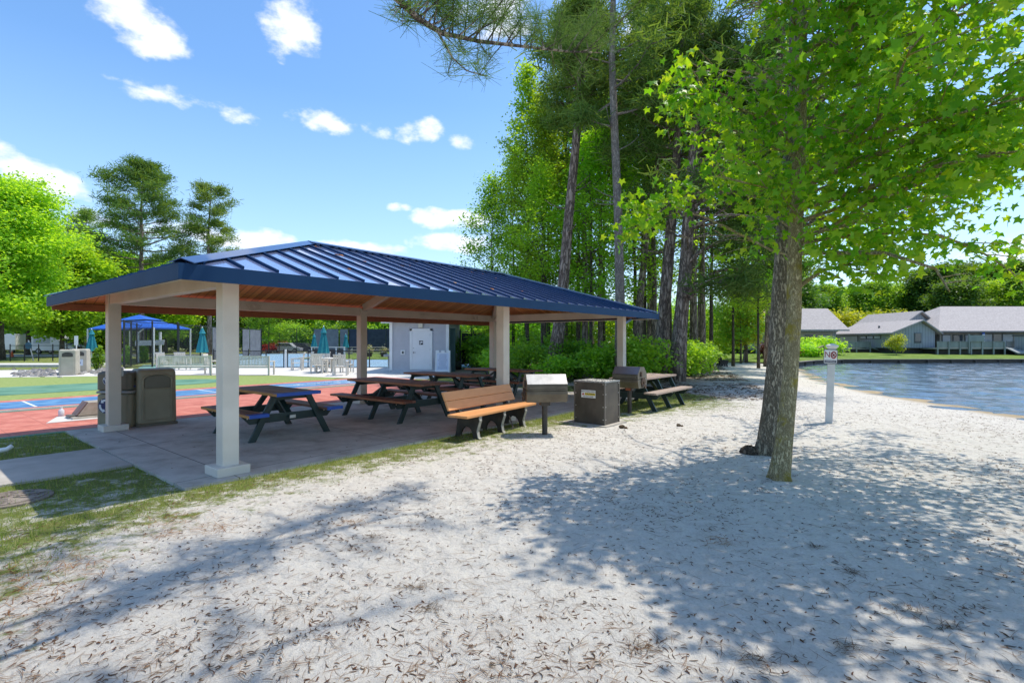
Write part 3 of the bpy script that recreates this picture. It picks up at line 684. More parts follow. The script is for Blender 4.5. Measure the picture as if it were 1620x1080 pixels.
# ================================================================ hot-coal bin
BINM = M('coal_bin_steel', (.10, .083, .062), (.062, .05, .038), scale=4, rough=.5, metal=.2, detail=10)
BINS = M('coal_bin_side', (.17, .15, .125), (.135, .118, .098), scale=4, rough=.5, metal=.2, detail=10)
c_ = at(956.7, 674.5)
cb = thing('ash_bin', 'tall dark brown metal bin for hot coals with a yellow warning sticker', 'bin', (c_.x, c_.y, 0), SH_ROT)
MB().b3(0, 0, .0, .585, .66, .83).build('body', BINM, cb, bevel=.004)
rim = MB()
for a in ((-.012, -.012, .818, .597, .0, .842), (-.012, .66, .818, .597, .672, .842), (-.012, .0, .818, .0, .66, .842), (.585, 0, .818, .597, .66, .842)): rim.b3(*a)
for x, y in ((-.006, .33), (.29, -.006)): pass
rim.build('rim', GREYM, cb)
for x, y in ((-.01, -.01), (.571, -.01), (-.01, .646), (.571, .646)): 
    e = MB(); e.b3(x, y, 0, x + .024, y + .024, .815); e.build('corner_strip', BINS, cb)
rv = MB()
for z in (.12, .36, .6, .79):
    for y in (.03, .63): rv.box((-.004, y, z), (.012, .018, .018))
    for x in (.03, .55): rv.box((x, -.004, z), (.018, .012, .018))
for k in range(5): rv.box((-.012, .1 + k * .12, .83), (.01, .018, .018))
rv.build('rivet', BOLT, cb)
ash = MB(); ash.b3(.01, .01, .8305, .575, .65, .836)
rg = random.Random(3)
for k in range(70): ash.blob((rg.uniform(.04, .55), rg.uniform(.04, .62), .84), (rg.uniform(.01, .026), rg.uniform(.01, .02), rg.uniform(.006, .014)), k, 5, 3)
ash.build('lid', M('pale_top', (.50, .47, .41), (.36, .33, .28), scale=12, rough=.9), cb)
lb = MB(); lb.b3(-.0065, .195, .52, -.0015, .505, .665); lab = lb.build('warning_label', M('label_white', (.8, .79, .74), (.74, .73, .68)), cb)
lb = MB(); lb.b3(-.009, .20, .567, -.0068, .425, .612); lb.build('yellow_band', M('label_yellow', (.75, .55, .03), (.7, .5, .03)), lab)
INK = M('ink_black', (.02, .02, .02), (.03, .03, .03)); 
rl = (R(90), 0, R(-90))
text3('HOT COALS ONLY', .036, INK, lab, (-.0075, .35, .637), rl)
text3('CAUTION', .045, INK, lab, (-.0105, .315, .589), rl)
text3('NO TRASH PLEASE', .026, INK, lab, (-.0075, .35, .543), rl)
tr_ = MB(); tr_.prism([(-.008, .49, .57), (-.008, .435, .57), (-.008, .4625, .615)], (-.002, 0, 0)); tr_.build('warning_triangle', M('label_red', (.55, .06, .04), (.5, .05, .04)), lab)
sp_ = MB(); sp_.prism([(.6 * math.cos(a), .34 + .62 * math.sin(a), -.05) for a in np.linspace(0, 6.28, 13)[:-1]], (0, 0, .062)); 
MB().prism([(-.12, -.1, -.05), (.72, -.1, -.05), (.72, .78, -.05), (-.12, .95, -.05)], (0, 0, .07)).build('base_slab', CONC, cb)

# ================================================================ litter bins
OLIVE = M('olive_plastic', (.23, .20, .125), (.29, .255, .165), scale=2.5, rough=.5, bump=.0012, bscale=160)
OLIVD = M('olive_plastic_dark', (.12, .108, .072), (.15, .135, .092), scale=2.5, rough=.5, bump=.0012, bscale=160)
BAND = M('grey_band', (.36, .35, .32), (.3, .29, .27), scale=6, rough=.5)
def rrect(x0, y0, x1, y1, r, n=5):
    pts = []
    for cx, cy, a0 in ((x1 - r, y0 + r, -90), (x1 - r, y1 - r, 0), (x0 + r, y1 - r, 90), (x0 + r, y0 + r, 180)):
        for k in range(n + 1):
            a = R(a0 + 90 * k / n); pts.append((cx + r * math.cos(a), cy + r * math.sin(a)))
    return pts
def loft(mb, rings):
    n = len(rings[0]); vs = [p for r in rings for p in r]
    fs = [(i * n + j, i * n + (j + 1) % n, (i + 1) * n + (j + 1) % n, (i + 1) * n + j) for i in range(len(rings) - 1) for j in range(n)]
    fs += [tuple(range(n))[::-1], tuple(range((len(rings) - 1) * n, len(rings) * n))]
    return mb.add(vs, fs)
def bin_body(w, d, h, r=.07, dome=.05):
    mb = MB(); rings = []
    for z, k in ((0, .0), (.05, 0), (.055, .012), (h - .06, .0)): rings.append([(x, y, z) for x, y in rrect(-w / 2 - k + .012, -d / 2 - k + .012, w / 2 + k - .012, d / 2 + k - .012, r)])
    for t in (.35, .7, .9, 1.0):
        k = .05 * (1 - math.sqrt(max(0, 1 - t * t))); rings.append([(x, y, h - .06 + .06 * t + dome * (1 - (y / (d / 2)) ** 2) * t) for x, y in rrect(-w / 2 + .012 + k, -d / 2 + .012 + k, w / 2 - .012 - k, d / 2 - .012 - k, r)])
    return loft(mb, rings)
rb = at(178, 683)
# trash bin: front (slot side) faces the camera side, towards -x of the shelter
p_ = at(243, 676); tb = thing('trash_bin', 'olive trash bin with arched hood and slot panel, right of the recycling bin', 'bin', (p_.x - .2, p_.y + .28, .03), R(47))
bin_body(.64, .6, 1.03, dome=.045).build('body', OLIVE, tb, smooth=False, bevel=.006)
q = MB(); pr = [(-.20, .70), (.20, .70), (.20, .86)] + [(.20 * math.cos(a), .86 + .08 * math.sin(a)) for a in np.linspace(.25, 2.9, 9)] + [(-.20, .86)]
q.prism([(x, -.306, z) for x, z in pr], (0, .018, 0)); q.build('flap', OLIVD, tb, bevel=.005)
q = MB()
for a in ((-.235, -.322, .11, -.215, -.287, .68), (.215, -.322, .11, .235, -.287, .68), (-.235, -.322, .68, .235, -.287, .70), (-.215, -.322, .11, .215, -.287, .13)): q.b3(*a)
arcp = [(.225 * math.cos(a), -.31, .86 + .10 * math.sin(a)) for a in np.linspace(0, math.pi, 12)]
q.tube([(.225, -.31, .70)] + arcp + [(-.225, -.31, .70)], .02, 6); q.build('front_frame', OLIVE, tb, bevel=.004)
MB().b3(-.33, -.31, .0, .33, .31, .045).build('plinth', OLIVD, tb, bevel=.01)
# recycling bin behind the post: two stacked boxes with a pale band
rbn = thing('recycling_bin', 'dark recycling bin with grey band and recycling arrows, behind the left post', 'bin', (-7.27, 9.45, .03), 0)
WSYM = M('symbol_white', (.72, .74, .75), (.62, .64, .66)); BSYM = M('symbol_navy', (.02, .03, .10), (.03, .04, .12))
def two_face(w, z0_, z1_, mat, nm, d=.38, dm=0.0):
    m_ = MB(); rings = [[(x, y, z) for x, y in rrect(-w / 2 + k, -d / 2 + k, w / 2 - k, d / 2 - k, .07)] for z, k in ((z0_, .01), (z0_ + .02, 0), (z1_ - .04, 0), (z1_ - .01, .015), (z1_ + dm, .05))]
    return loft(m_, rings).build(nm, mat, rbn, bevel=.004)
low = two_face(.62, .0, .62, OLIVE, 'body'); two_face(.66, .625, .675, BAND, 'band', .42); up_ = two_face(.62, .68, 1.01, OLIVD, 'hood', .38, .015)
def arrows(par, c, r, face_y, white, dark):
    MB().tube([(c[0], face_y - .002, c[1]), (c[0], face_y - .005, c[1])], r * 1.25, 20).build('symbol_disc', dark, par)
    m_ = MB()
    for k in range(3):
        a0 = R(90 + 120 * k); pts = []
        for t in np.linspace(-.75, .55, 6): pts.append((c[0] + r * math.cos(a0 + t) * .9, face_y - .009, c[1] + r * math.sin(a0 + t) * .9))
        for p, s in zip(pts[:-1], pts[1:]): m_.bar(p, s, r * .34, .006, up=(0, 1, 0))
        t = .55; tip = (c[0] + r * .9 * math.cos(a0 + 1.0), face_y - .009, c[1] + r * .9 * math.sin(a0 + 1.0))
        b1_ = (c[0] + r * 1.25 * math.cos(a0 + t), face_y - .012, c[1] + r * 1.25 * math.sin(a0 + t)); b2_ = (c[0] + r * .55 * math.cos(a0 + t), face_y - .012, c[1] + r * .55 * math.sin(a0 + t))
        m_.prism([tip, b1_, b2_], (0, .006, 0))
    m_.build('recycling_symbol', white, par)
arrows(low, (-.12, .40), .11, -.192, WSYM, BSYM); arrows(up_, (-.09, .86), .065, -.192, BSYM, WSYM)
q = MB(); q.lathe([(.062, 0), (.062, .006)], 12, (0, 0, 0)); 
def quatrefoil(par, cy, cz):
    m_ = MB()
    for dy, dz in ((.035, 0), (-.035, 0), (0, .035), (0, -.035)): m_.tube([(.3105, cy + dy, cz + dz), (.315, cy + dy, cz + dz)], .034, 10)
    m_.build('bottle_hole', BLACK, par)
quatrefoil(up_, .0, .87)
MB().b3(.3105, -.09, .73, .315, .09, .76).build('blue_strip', M('strip_blue', (.03, .05, .22), (.04, .06, .26)), up_)

# ================================================================ slanted bean-bag board, bottle, cover, loose bits on the left
p_ = at(128, 661)
sb = thing('ball_return_box', 'small weathered wooden box with sloping brown face on a white pad', 'box', (p_.x + .1, p_.y + .1, .0), R(52)); sb.scale = (.8,) * 3
q = MB(); q.prism([(-.95, -.55, .012), (.75, -.65, .012), (.75, .55, .012), (-.55, .6, .012)], (0, 0, .012)); q.build('pad', M('pad_white', (.68, .66, .60), (.6, .58, .52), scale=5), sb)
q = MB(); q.prism([(-.30, -.28, .09), (.34, -.28, .09), (.34, -.28, .42), (-.08, -.28, .42)], (0, .56, 0)); bx_ = q.build('body', M('board_beige', (.40, .36, .29), (.31, .27, .21), scale=8, rough=.8), sb, bevel=.008)
q = MB(); q.prism([(-.306, -.25, .10), (-.084, -.25, .425), (-.084, .25, .425), (-.306, .25, .10)], (-.012, 0, .008)); q.build('sloping_face', boards('sloping_face', (.15, .075, .05), (.24, .13, .09), 1, .3, gap=.04), bx_)
MB().b3(-.42, -.36, .025, .42, .36, .07).build('base', M('box_base', (.46, .43, .37), (.37, .34, .29), scale=8), sb, bevel=.006)
MB().b3(-.45, -.2, .0705, -.31, .2, .105).build('step', M('box_step', (.10, .09, .075), (.14, .12, .1)), sb)
p_ = at(97, 659)
bt = thing('plastic_bottle', 'small translucent white bottle standing on the red court', 'bottle', (p_.x, p_.y, .008)); bt.scale = (.55,) * 3
PLAST = M('white_plastic', (.72, .72, .72), (.6, .6, .62), scale=9, rough=.3)
MB().lathe([(.085, 0), (.095, .02), (.095, .20), (.08, .25), (.04, .29), (.035, .32)], 14).build('body', PLAST, bt, smooth=True)
MB().lathe([(.04, .321), (.04, .36)], 12).build('cap', PLAST, bt)
p_ = at(22, 791)
mc_ = thing('manhole_cover', 'round rusty metal ground cover with curved ribs in the sandy grass', 'cover', (p_.x - .05, p_.y, 0))
MB().lathe([(.34, -.05), (.34, .018), (.32, .024)], 32).build('frame', M('cover_rim', (.16, .13, .10), (.24, .2, .16), scale=12, rough=.8), mc_)
rb_ = MB(); rb_.lathe([(.29, .02), (.29, .030)], 28)
for r_ in (.08, .15, .22):
    rb_.tube([(r_ * math.cos(a), r_ * math.sin(a), .032) for a in np.linspace(.3, 5.6, 22)], .011, 5)
for a in np.linspace(0, 6.28, 9)[:-1]: rb_.bar((.05 * math.cos(a), .05 * math.sin(a), .032), (.27 * math.cos(a), .27 * math.sin(a), .032), .018, .012)
rb_.build('lid', M('cover_iron', (.13, .10, .08), (.30, .25, .2), scale=14, rough=.8), mc_)
p_ = at(6, 719); q = MB(); q.tube([(p_.x - .16, p_.y - .03, .05), (p_.x - .05, p_.y, .06), (p_.x + .03, p_.y + .02, .075), (p_.x + .07, p_.y + .05, .12)], [.035, .035, .032, .028], 10)
tag(q.build('drain_elbow', WHITE, smooth=True), 'short bent white plastic pipe lying in the shaded grass', 'pipe')

# ================================================================ sign post by the lake
p_ = at(1311, 668.5)
sg = thing('sign_post', 'white leaning wooden post with flared cap and a NO SWIMMING sign', 'sign', (p_.x, p_.y, 0), R(-30)); sg.rotation_euler = (R(-1.5), R(2.2), R(-30))
WPOST = M('post_white', (.66, .66, .64), (.54, .54, .52), scale=5, rough=.6, detail=9)
MB().b3(-.062, -.062, -.2, .062, .062, 1.46).build('post', WPOST, sg, bevel=.006)
loft(MB(), [[(x, y, z) for x, y in rrect(-k, -k, k, k, .004, 1)] for z, k in ((1.461, .07), (1.48, .085), (1.50, .105), (1.525, .105), (1.545, .06), (1.56, .02))]).build('cap', WPOST, sg)
SIGNG = M('sign_frame', (.10, .10, .11), (.13, .13, .14))
pl_ = MB(); pl_.prism([(x, -.064, z) for x, z in rrect(-.165, 1.155, .135, 1.445, .03)], (0, -.006, 0)); spn = pl_.build('sign_panel', SIGNG, sg); spn.scale.x = .78; spn.location.x = -.008
pl_ = MB(); pl_.prism([(x, -.0705, z) for x, z in rrect(-.152, 1.168, .122, 1.432, .024)], (0, -.003, 0)); pl_.build('sign_face', WHITE, spn)
SR = M('sign_red', (.30, .03, .03), (.26, .025, .025))
text3('N', .165, SR, spn, (-.083, -.075, 1.335), (R(90), 0, 0)); 
q = MB(); q.tube([(.05 + .052 * math.cos(a), -.0755, 1.335 + .06 * math.sin(a)) for a in np.linspace(0, 2 * math.pi, 22)], .012, 6); q.bar((.015, -.0755, 1.375), (.085, -.0755, 1.295), .016, .004, up=(0, 1, 0))
q.tube([(.03, -.0755, 1.31), (.045, -.0755, 1.34), (.07, -.0755, 1.35)], .012, 6); q.build('prohibition_ring', SR, spn)
MB().b3(-.140, -.0752, 1.18, .110, -.0738, 1.232).build('text_band', M('sign_navy', (.03, .03, .07), (.04, .04, .08)), spn)
text3('SWIMMING', .042, WHITE, spn, (-.015, -.0762, 1.206), (R(90), 0, 0), ext=.0008)

# ================================================================ bathhouse
m, nt, nd, lk, bs = newmat('grey_siding'); bs.inputs['Roughness'].default_value = .6
tc = nd.new('ShaderNodeTexCoord'); n_ = noise(3, 5)
lk.new(rmp(n_, [(.3, (.47, .465, .485)), (.7, (.53, .525, .545))]), bs.inputs['Base Color'])
SID = m
BX0, BX1, BY0, BY1 = -6.22, -3.32, 26.2, 31.5
bh = thing('bathhouse', 'small grey lap-sided bathhouse with a white door and blue roof edge', 'building', ((BX0 + BX1) / 2, BY0, 0))
hw = (BX1 - BX0) / 2; dp = BY1 - BY0
sid = MB()
z = .16; k = 0
while z < 2.62:      # lapped boards, real steps
    for (a, b, c, d) in ((-hw, 0, hw, 0), (hw, 0, hw, dp), (hw, dp, -hw, dp), (-hw, dp, -hw, 0)):
        dd = Vector((c - a, d - b, 0)); n_v = Vector((dd.y, -dd.x, 0)).normalized()
        A, B = Vector((a, b, 0)), Vector((c, d, 0)); zt = min(z + .118, 2.62)
        sid.add([A + n_v * .04 + Vector((0, 0, z)), B + n_v * .04 + Vector((0, 0, z)), B + Vector((0, 0, zt)), A + Vector((0, 0, zt)), A + Vector((0, 0, z)), B + Vector((0, 0, z))], [(0, 1, 2, 3), (0, 4, 5, 1)])
    z += .118
sid.sheet([(-hw, 0, 2.62), (hw, 0, 2.62), (hw, dp, 2.62), (-hw, dp, 2.62)]); sid.build('wall', SID, bh)
for x in (-hw, hw):
    for y in (0, dp): MB().box((x, y, 1.38), (.15, .15, 2.5)).build('corner_trim', WHITE, bh)
MB().b3(-hw - .05, -.05, -.05, hw + .05, dp + .05, .155).build('skirting', M('skirt', (.52, .52, .54), (.46, .46, .48)), bh)
q = MB(); q.b3(-hw - .45, -.45, 2.63, hw + .45, dp + .45, 2.66); q.b3(-hw - .42, -.43, 2.52, -hw + .12, -.40, 2.629); q.build('soffit', WHITE, bh)
q = MB(); q.b3(-hw - .5, -.5, 2.665, hw + .5, dp + .5, 2.80); q.add([(-hw - .5, -.5, 2.803), (hw + .5, -.5, 2.803), (hw + .5, dp + .5, 2.803), (-hw - .5, dp + .5, 2.803), (0, 1.9, 3.75), (0, dp - 1.9, 3.75)], [(0, 1, 4), (1, 2, 5, 4), (2, 3, 5), (3, 0, 4, 5)]); q.build('roof', NAVY, bh)
dx = atd(666.5, 540, BY0).x - (BX0 + BX1) / 2
fr = MB(); 
for a in ((-.58, .16, -.47, 2.25), (.47, .16, .58, 2.25), (-.58, 2.15, .58, 2.26)): fr.b3(dx + a[0], -.08, a[1], dx + a[2], -.0425, a[3])
dfr = fr.build('door_frame', WHITE, bh)
dr = MB().b3(dx - .468, -.06, .17, dx + .468, -.0425, 2.148).build('door', M('door_white', (.74, .74, .735), (.70, .70, .69), scale=2, rough=.4), bh, bevel=.004)
q = MB(); q.b3(dx - .40, -.125, 1.02, dx - .26, -.1075, 1.045); q.b3(dx - .41, -.107, .98, dx - .37, -.0605, 1.08); q.lathe([(.03, 0), (.03, .02)], 10, (dx - .39, -.075, 1.25)); q.build('handle', GREYM, dr)
q = MB(); 
for zz in (.4, 1.2, 1.95): q.b3(dx + .455, -.067, zz - .06, dx + .472, -.0605, zz + .06)
q.build('hinge', GREYM, dr)
ps = MB().b3(dx - .1, -.067, 1.43, dx + .1, -.0605, 1.64).build('restroom_sign', M('sign_dark', (.02, .02, .025), (.03, .03, .035)), dr)
q = MB(); q.lathe([(.014, 0), (.014, .002)], 8, (dx - .045, -.069, 1.60)); q.b3(dx - .065, -.070, 1.50, dx - .025, -.0675, 1.585); q.b3(dx - .06, -.070, 1.45, dx - .03, -.0675, 1.499); q.b3(dx + .0, -.070, 1.52, dx + .07, -.0675, 1.6); q.build('sign_figure', WHITE, ps)
q = MB(); q.b3(dx - .14, -.14, 2.30, dx + .10, -.0425, 2.55); q.build('wall_lamp', M('lamp_cream', (.66, .62, .52), (.6, .56, .46)), bh, bevel=.02)
q = MB(); q.b3(dx - 1.05, -.07, .92, dx - .83, -.0425, 1.16); vb = q.build('outlet_box', WHITE, bh, bevel=.01)
MB().b3(dx - .99, -.08, .97, dx - .89, -.0705, 1.1).build('outlet_cover', M('dark_grey', (.08, .08, .08), (.1, .1, .1)), vb)
df = thing('drinking_fountain', 'grey wall drinking fountain on the side of the bathhouse', 'fountain', (BX0 - .3, BY0 + .9, 0))
q = MB(); q.prism([(-.28, -.2, .78), (-.28, .2, .78), (.26, .2, .78), (.26, -.2, .78)], (0, 0, .14)); q.build('basin', GREYM, df, bevel=.03)
MB().prism([(-.06, -.13, .30), (.26, -.13, .0), (.26, .13, .0), (-.06, .13, .30)], (0, 0, .48)).build('pedestal', BAND, df)
q = MB(); q.tube([(-.1, 0, .92), (-.1, 0, .99), (-.16, 0, 1.02)], .015, 8); q.build('spout', GREYM, df)
# black hose reel and towel bin on that wall
# sandwich board
p_ = at(701, 590); sw = thing('sandwich_board', 'white folding sandwich board with a printed notice beside the bathhouse door', 'sign', (p_.x, p_.y, 0), R(-4))
for s in (-1, 1):
    tilt = Matrix.Rotation(R(9) * s, 3, 'X'); 
    q = MB(); 
    for a in ((-.37, .0, -.30, 1.16), (.30, .0, .37, 1.16), (-.30, .08, .30, .16), (-.30, 1.02, .30, 1.06), (-.30, 1.06, -.2, 1.16), (-.09, 1.06, .09, 1.16), (.2, 1.06, .3, 1.16)):
        q.box(tilt @ Vector(((a[0] + a[2]) / 2, 0, (a[1] + a[3]) / 2)) + Vector((0, s * .20, 0)), (a[2] - a[0], .045, a[3] - a[1]), mat=tilt)
    fpn = q.build('frame', WHITE, sw)
    q = MB(); q.box(tilt @ Vector((0, 0, .59)) + Vector((0, s * .20, 0)), (.60, .02, .86), mat=tilt); q.build('notice', M('paper_blue', (.58, .64, .74), (.66, .70, .78), scale=5), fpn)
    if s < 0:
        q = MB(); rg = random.Random(4)
        for k in range(20):
            wl = rg.uniform(.34, .50) if k else .3
            q.box(tilt @ Vector((0, -.012, .97 - k * .039)) + Vector((0, s * .20, 0)), (wl, .003, .012), mat=tilt)
        q.build('print_lines', M('print_grey', (.25, .29, .38), (.3, .34, .42)), fpn)
p_ = at(721, 585); q = MB()
for k, (a, b, c, r) in enumerate(((0, 0, .22, (.34, .3, .27)), (.1, .05, .36, (.24, .22, .17)), (-.12, -.02, .16, (.24, .2, .18)))): q.blob((p_.x + a, p_.y + b, c), r, k, 12, 8, .1)
tag(q.build('covered_heap', M('black_tarp', (.012, .011, .010), (.022, .018, .015), scale=7, rough=.6, bump=.03, bscale=6)), 'lumpy black tarpaulin heap on the ground right of the sandwich board', 'tarp')
p_ = atd(715, 540, 27.2)
q = MB(); q.b3(p_.x - .12, 27.0, 0, p_.x + .19, 27.3, 2.3); tag(q.build('utility_cabinet', M('cabinet_green', (.035, .085, .08), (.05, .10, .095), scale=3, rough=.5), bevel=.02), 'tall narrow dark green cabinet at the right corner of the bathhouse', 'cabinet')
p_ = at(772, 583); cr = thing('storage_crate', 'low black and teal crates behind the far back post', 'crate', (p_.x, p_.y, 0))
MB().b3(-.26, 0, 0, .0, .5, .9).build('black_crate', BLACK, cr, bevel=.02); MB().b3(.03, .05, 0, .42, .45, .72).build('teal_crate', M('teal_plastic', (.05, .22, .29), (.06, .26, .33), rough=.4), cr, bevel=.02)
# ================================================================ vegetation
BARK_PINE = barkmat('pine_bark', (.12, .088, .068), (.50, .395, .32), 6, .05)
BARK_GREY = barkmat('grey_bark', (.15, .125, .105), (.42, .37, .31), 10, .02)
BARK_DARK = barkmat('dark_bark', (.05, .04, .03), (.20, .16, .12), 9, .02)
BARK_GUM = barkmat('gum_bark', (.26, .205, .095), (.74, .62, .36), 16, .014, moss=(((.42, .33, .06), .52), ((.68, .65, .56), .66)))
BARK_GUMR = barkmat('gum_bark_rear', (.15, .125, .085), (.52, .445, .32), 12, .022, moss=(((.28, .24, .09), .64),))
LEAF_SPRING = leafmat('spring_leaves', [(0.146, 0.304, 0.027), (0.237, 0.423, 0.039), (0.330, 0.515, 0.053), (0.171, 0.344, 0.032)], .5)
LEAF_MID = leafmat('green_leaves', [(0.105, 0.254, 0.030), (0.179, 0.359, 0.041), (0.269, 0.463, 0.053), (0.128, 0.269, 0.033)], .48)
LEAF_DEEP = leafmat('deep_leaves', [(0.056, 0.138, 0.025), (0.094, 0.194, 0.033), (0.138, 0.250, 0.044)], .4)
LEAF_YEL = leafmat('yellow_leaves', [(.20, .28, .025), (.30, .36, .04), (.38, .40, .06)], .5)
LEAF_GUM = leafmat('gum_leaves', [(.085, .27, .012), (.14, .36, .016), (.25, .47, .024), (.10, .29, .014), (.30, .46, .035), (.17, .40, .02)], .58, .40, .05, (2.2, 1.6, .4))
NEEDLE = leafmat('pine_needles', [(0.086, 0.172, 0.040), (0.132, 0.230, 0.057), (0.184, 0.276, 0.075), (0.103, 0.190, 0.052)], .35, .7)
NEEDLE_N = leafmat('long_needles', [(.08, .15, .035), (.12, .20, .05), (.19, .25, .075), (.10, .17, .05)], .35, .7, .1, (1.5, 1.6, .8))
RED_LEAF = leafmat('red_leaves', [(.05, .012, .014), (.09, .02, .02), (.12, .03, .02)], .3)
T_LEAF = (np.array([[0, 0, 0], [.5, .33, .05], [1, 0, -.08], [.5, -.33, .05]], float), np.array([[0, 1, 2, 3]]))
T_BLADE = (np.array([[0, -.03, 0], [0, .03, 0], [1, .016, -.06], [1, -.016, -.06]], float), np.array([[0, 1, 2, 3]]))
def star_leaf():
    pts = [(0, 0)]; ang = []
    for k in range(5):
        a = R(-128 + 64 * k); ang.append((a, 1.0 if k == 2 else (.92 if k in (1, 3) else .7)))
    vs = [(.0, 0, 0)]; prev = None
    seq = []
    for i, (a, r_) in enumerate(ang):
        seq += [(a - .2, r_ * .7), (a, r_), (a + .2, r_ * .7)]
        if i < 4: seq.append((a + R(32), .52))
    seq = [(math.pi + .5, .12)] + seq + [(math.pi - .5, .12)]
    out = [(.0, 0, .03)] + [(r_ * math.cos(a), r_ * math.sin(a), -.30 * r_ * r_ + .06 * math.sin(3 * a)) for a, r_ in seq]
    v = np.array(out, float); v[:, 0] += .1; v *= .62
    n = len(seq); f = np.array([[0, i + 1, i + 2] for i in range(n - 1)] + [[0, n, 1]])
    return v, f
T_STAR = star_leaf()
def leaves_at(name, anchors, per, spread, size, mat, parent, rg, tmpl=T_LEAF, flat=.6, droop=.25, zmin=None, smooth=False):
    a = np.repeat(np.asarray(anchors, float), per, axis=0); n = len(a)
    p = a + rg.normal(0, 1, (n, 3)) * np.array(spread)
    if zmin is not None:
        k = p[:, 2] > zmin; p = p[k]; n = len(p)
    up = rg.normal(0, flat, (n, 3)) + np.array([0, 0, 1.0])
    th = rg.uniform(0, 2 * np.pi, n); xd = np.stack([np.cos(th), np.sin(th), rg.normal(-droop, .3, n)], 1)
    return scatter(name, p, xd, up, size * rg.uniform(.65, 1.25, n), *tmpl, mat, parent, smooth)
def limb_path(p, az, el, L, rg, k=5, curl=.25, wob=.06):
    p = np.array(p, float); out = [p.copy()]; st = L / (k - 1)
    for i in range(k - 1):
        d = np.array([math.cos(az) * math.cos(el), math.sin(az) * math.cos(el), math.sin(el)])
        p = p + d * st; out.append(p.copy()); el += curl / k + rg.normal(0, wob); az += rg.normal(0, wob * 1.6)
    return out
def lerp_path(path, t):
    k = len(path) - 1; f = min(max(t, 0), .9999) * k; i = int(f); return np.array(path[i]) * (1 - f + i) + np.array(path[i + 1]) * (f - i)
def decid(name, seed, H, cb, Rr, r0, nl=26, per=60, ls=.22, leaf=LEAF_SPRING, bark=BARK_DARK, shape=None, clump=.5, lean=0.0, el0=.35, sub=4, trunk_path=None, cat='tree'):
    rg = np.random.default_rng(seed)
    t = thing(name, None, cat); tb_ = MB()
    if trunk_path is None:
        tp = [np.array([lean * z + rg.normal(0, .012) * z * .5, rg.normal(0, .012) * z * .5, z]) for z in np.linspace(-.15, H * .96, 10)]
    else: tp = [np.array(q, float) for q in trunk_path]
    rr = [max(r0 * (1 - .93 * (i / (len(tp) - 1)) ** .85), .012) for i in range(len(tp))]; rr[0] *= 1.25
    tb_.tube(tp, rr, 8)
    anch = []; ga = rg.uniform(0, 6.28)
    shape = shape or (lambda q: math.sin(math.pi * (.12 + .83 * q)) ** .8)
    for i in range(nl):
        q = (i + rg.uniform(.1, .9)) / nl; z = cb + (H * .97 - cb) * q
        p = lerp_path(tp, (z + .15) / (H * .96 + .15)) if trunk_path is None else lerp_path(tp, z / tp[-1][2])
        L_ = max(Rr * shape(q) * rg.uniform(.7, 1.12), .5); ga += 2.4 + rg.normal(0, .3)
        path = limb_path(p, ga, el0 + .55 * q + rg.normal(0, .12), L_, rg)
        r1 = min(r0 * .34, .02 + .014 * L_) * (1 - .5 * q)
        tb_.tube(path, list(np.linspace(r1, .008, len(path))), 5, cap=False)
        for t_ in (.55, .8, 1.0): anch.append(lerp_path(path, t_))
        for s in range(sub):
            ts = rg.uniform(.3, .95); b = lerp_path(path, ts)
            sp_ = limb_path(b, ga + rg.choice([-1, 1]) * rg.uniform(.5, 1.2), rg.normal(.25, .3), L_ * rg.uniform(.25, .5), rg, 4)
            tb_.tube(sp_, list(np.linspace(r1 * .4, .006, 4)), 4, cap=False)
            anch += [lerp_path(sp_, .6), sp_[-1]]
    anch.append(tp[-1]); 
    tb_.build('trunk', bark, t, smooth=True)
    leaves_at('crown', anch, per, (clump, clump, clump * .6), ls, leaf, t, rg)
    return t
def needles_at(name, anchors, per, rad, length, mat, parent, rg, width=1.0, upb=.35):
    a = np.repeat(np.asarray(anchors, float), per, axis=0); n = len(a)
    d = rg.normal(0, 1, (n, 3)); d[:, 2] = d[:, 2] * .7 + upb; d /= np.linalg.norm(d, axis=1, keepdims=True)
    p = a + rg.normal(0, 1, (n, 3)) * np.array(rad); up = rg.normal(0, 1, (n, 3))
    tv = T_BLADE[0].copy(); tv[:, 1] *= width
    return scatter(name, p, d, up, length * rg.uniform(.7, 1.2, n), tv, T_BLADE[1], mat, parent)
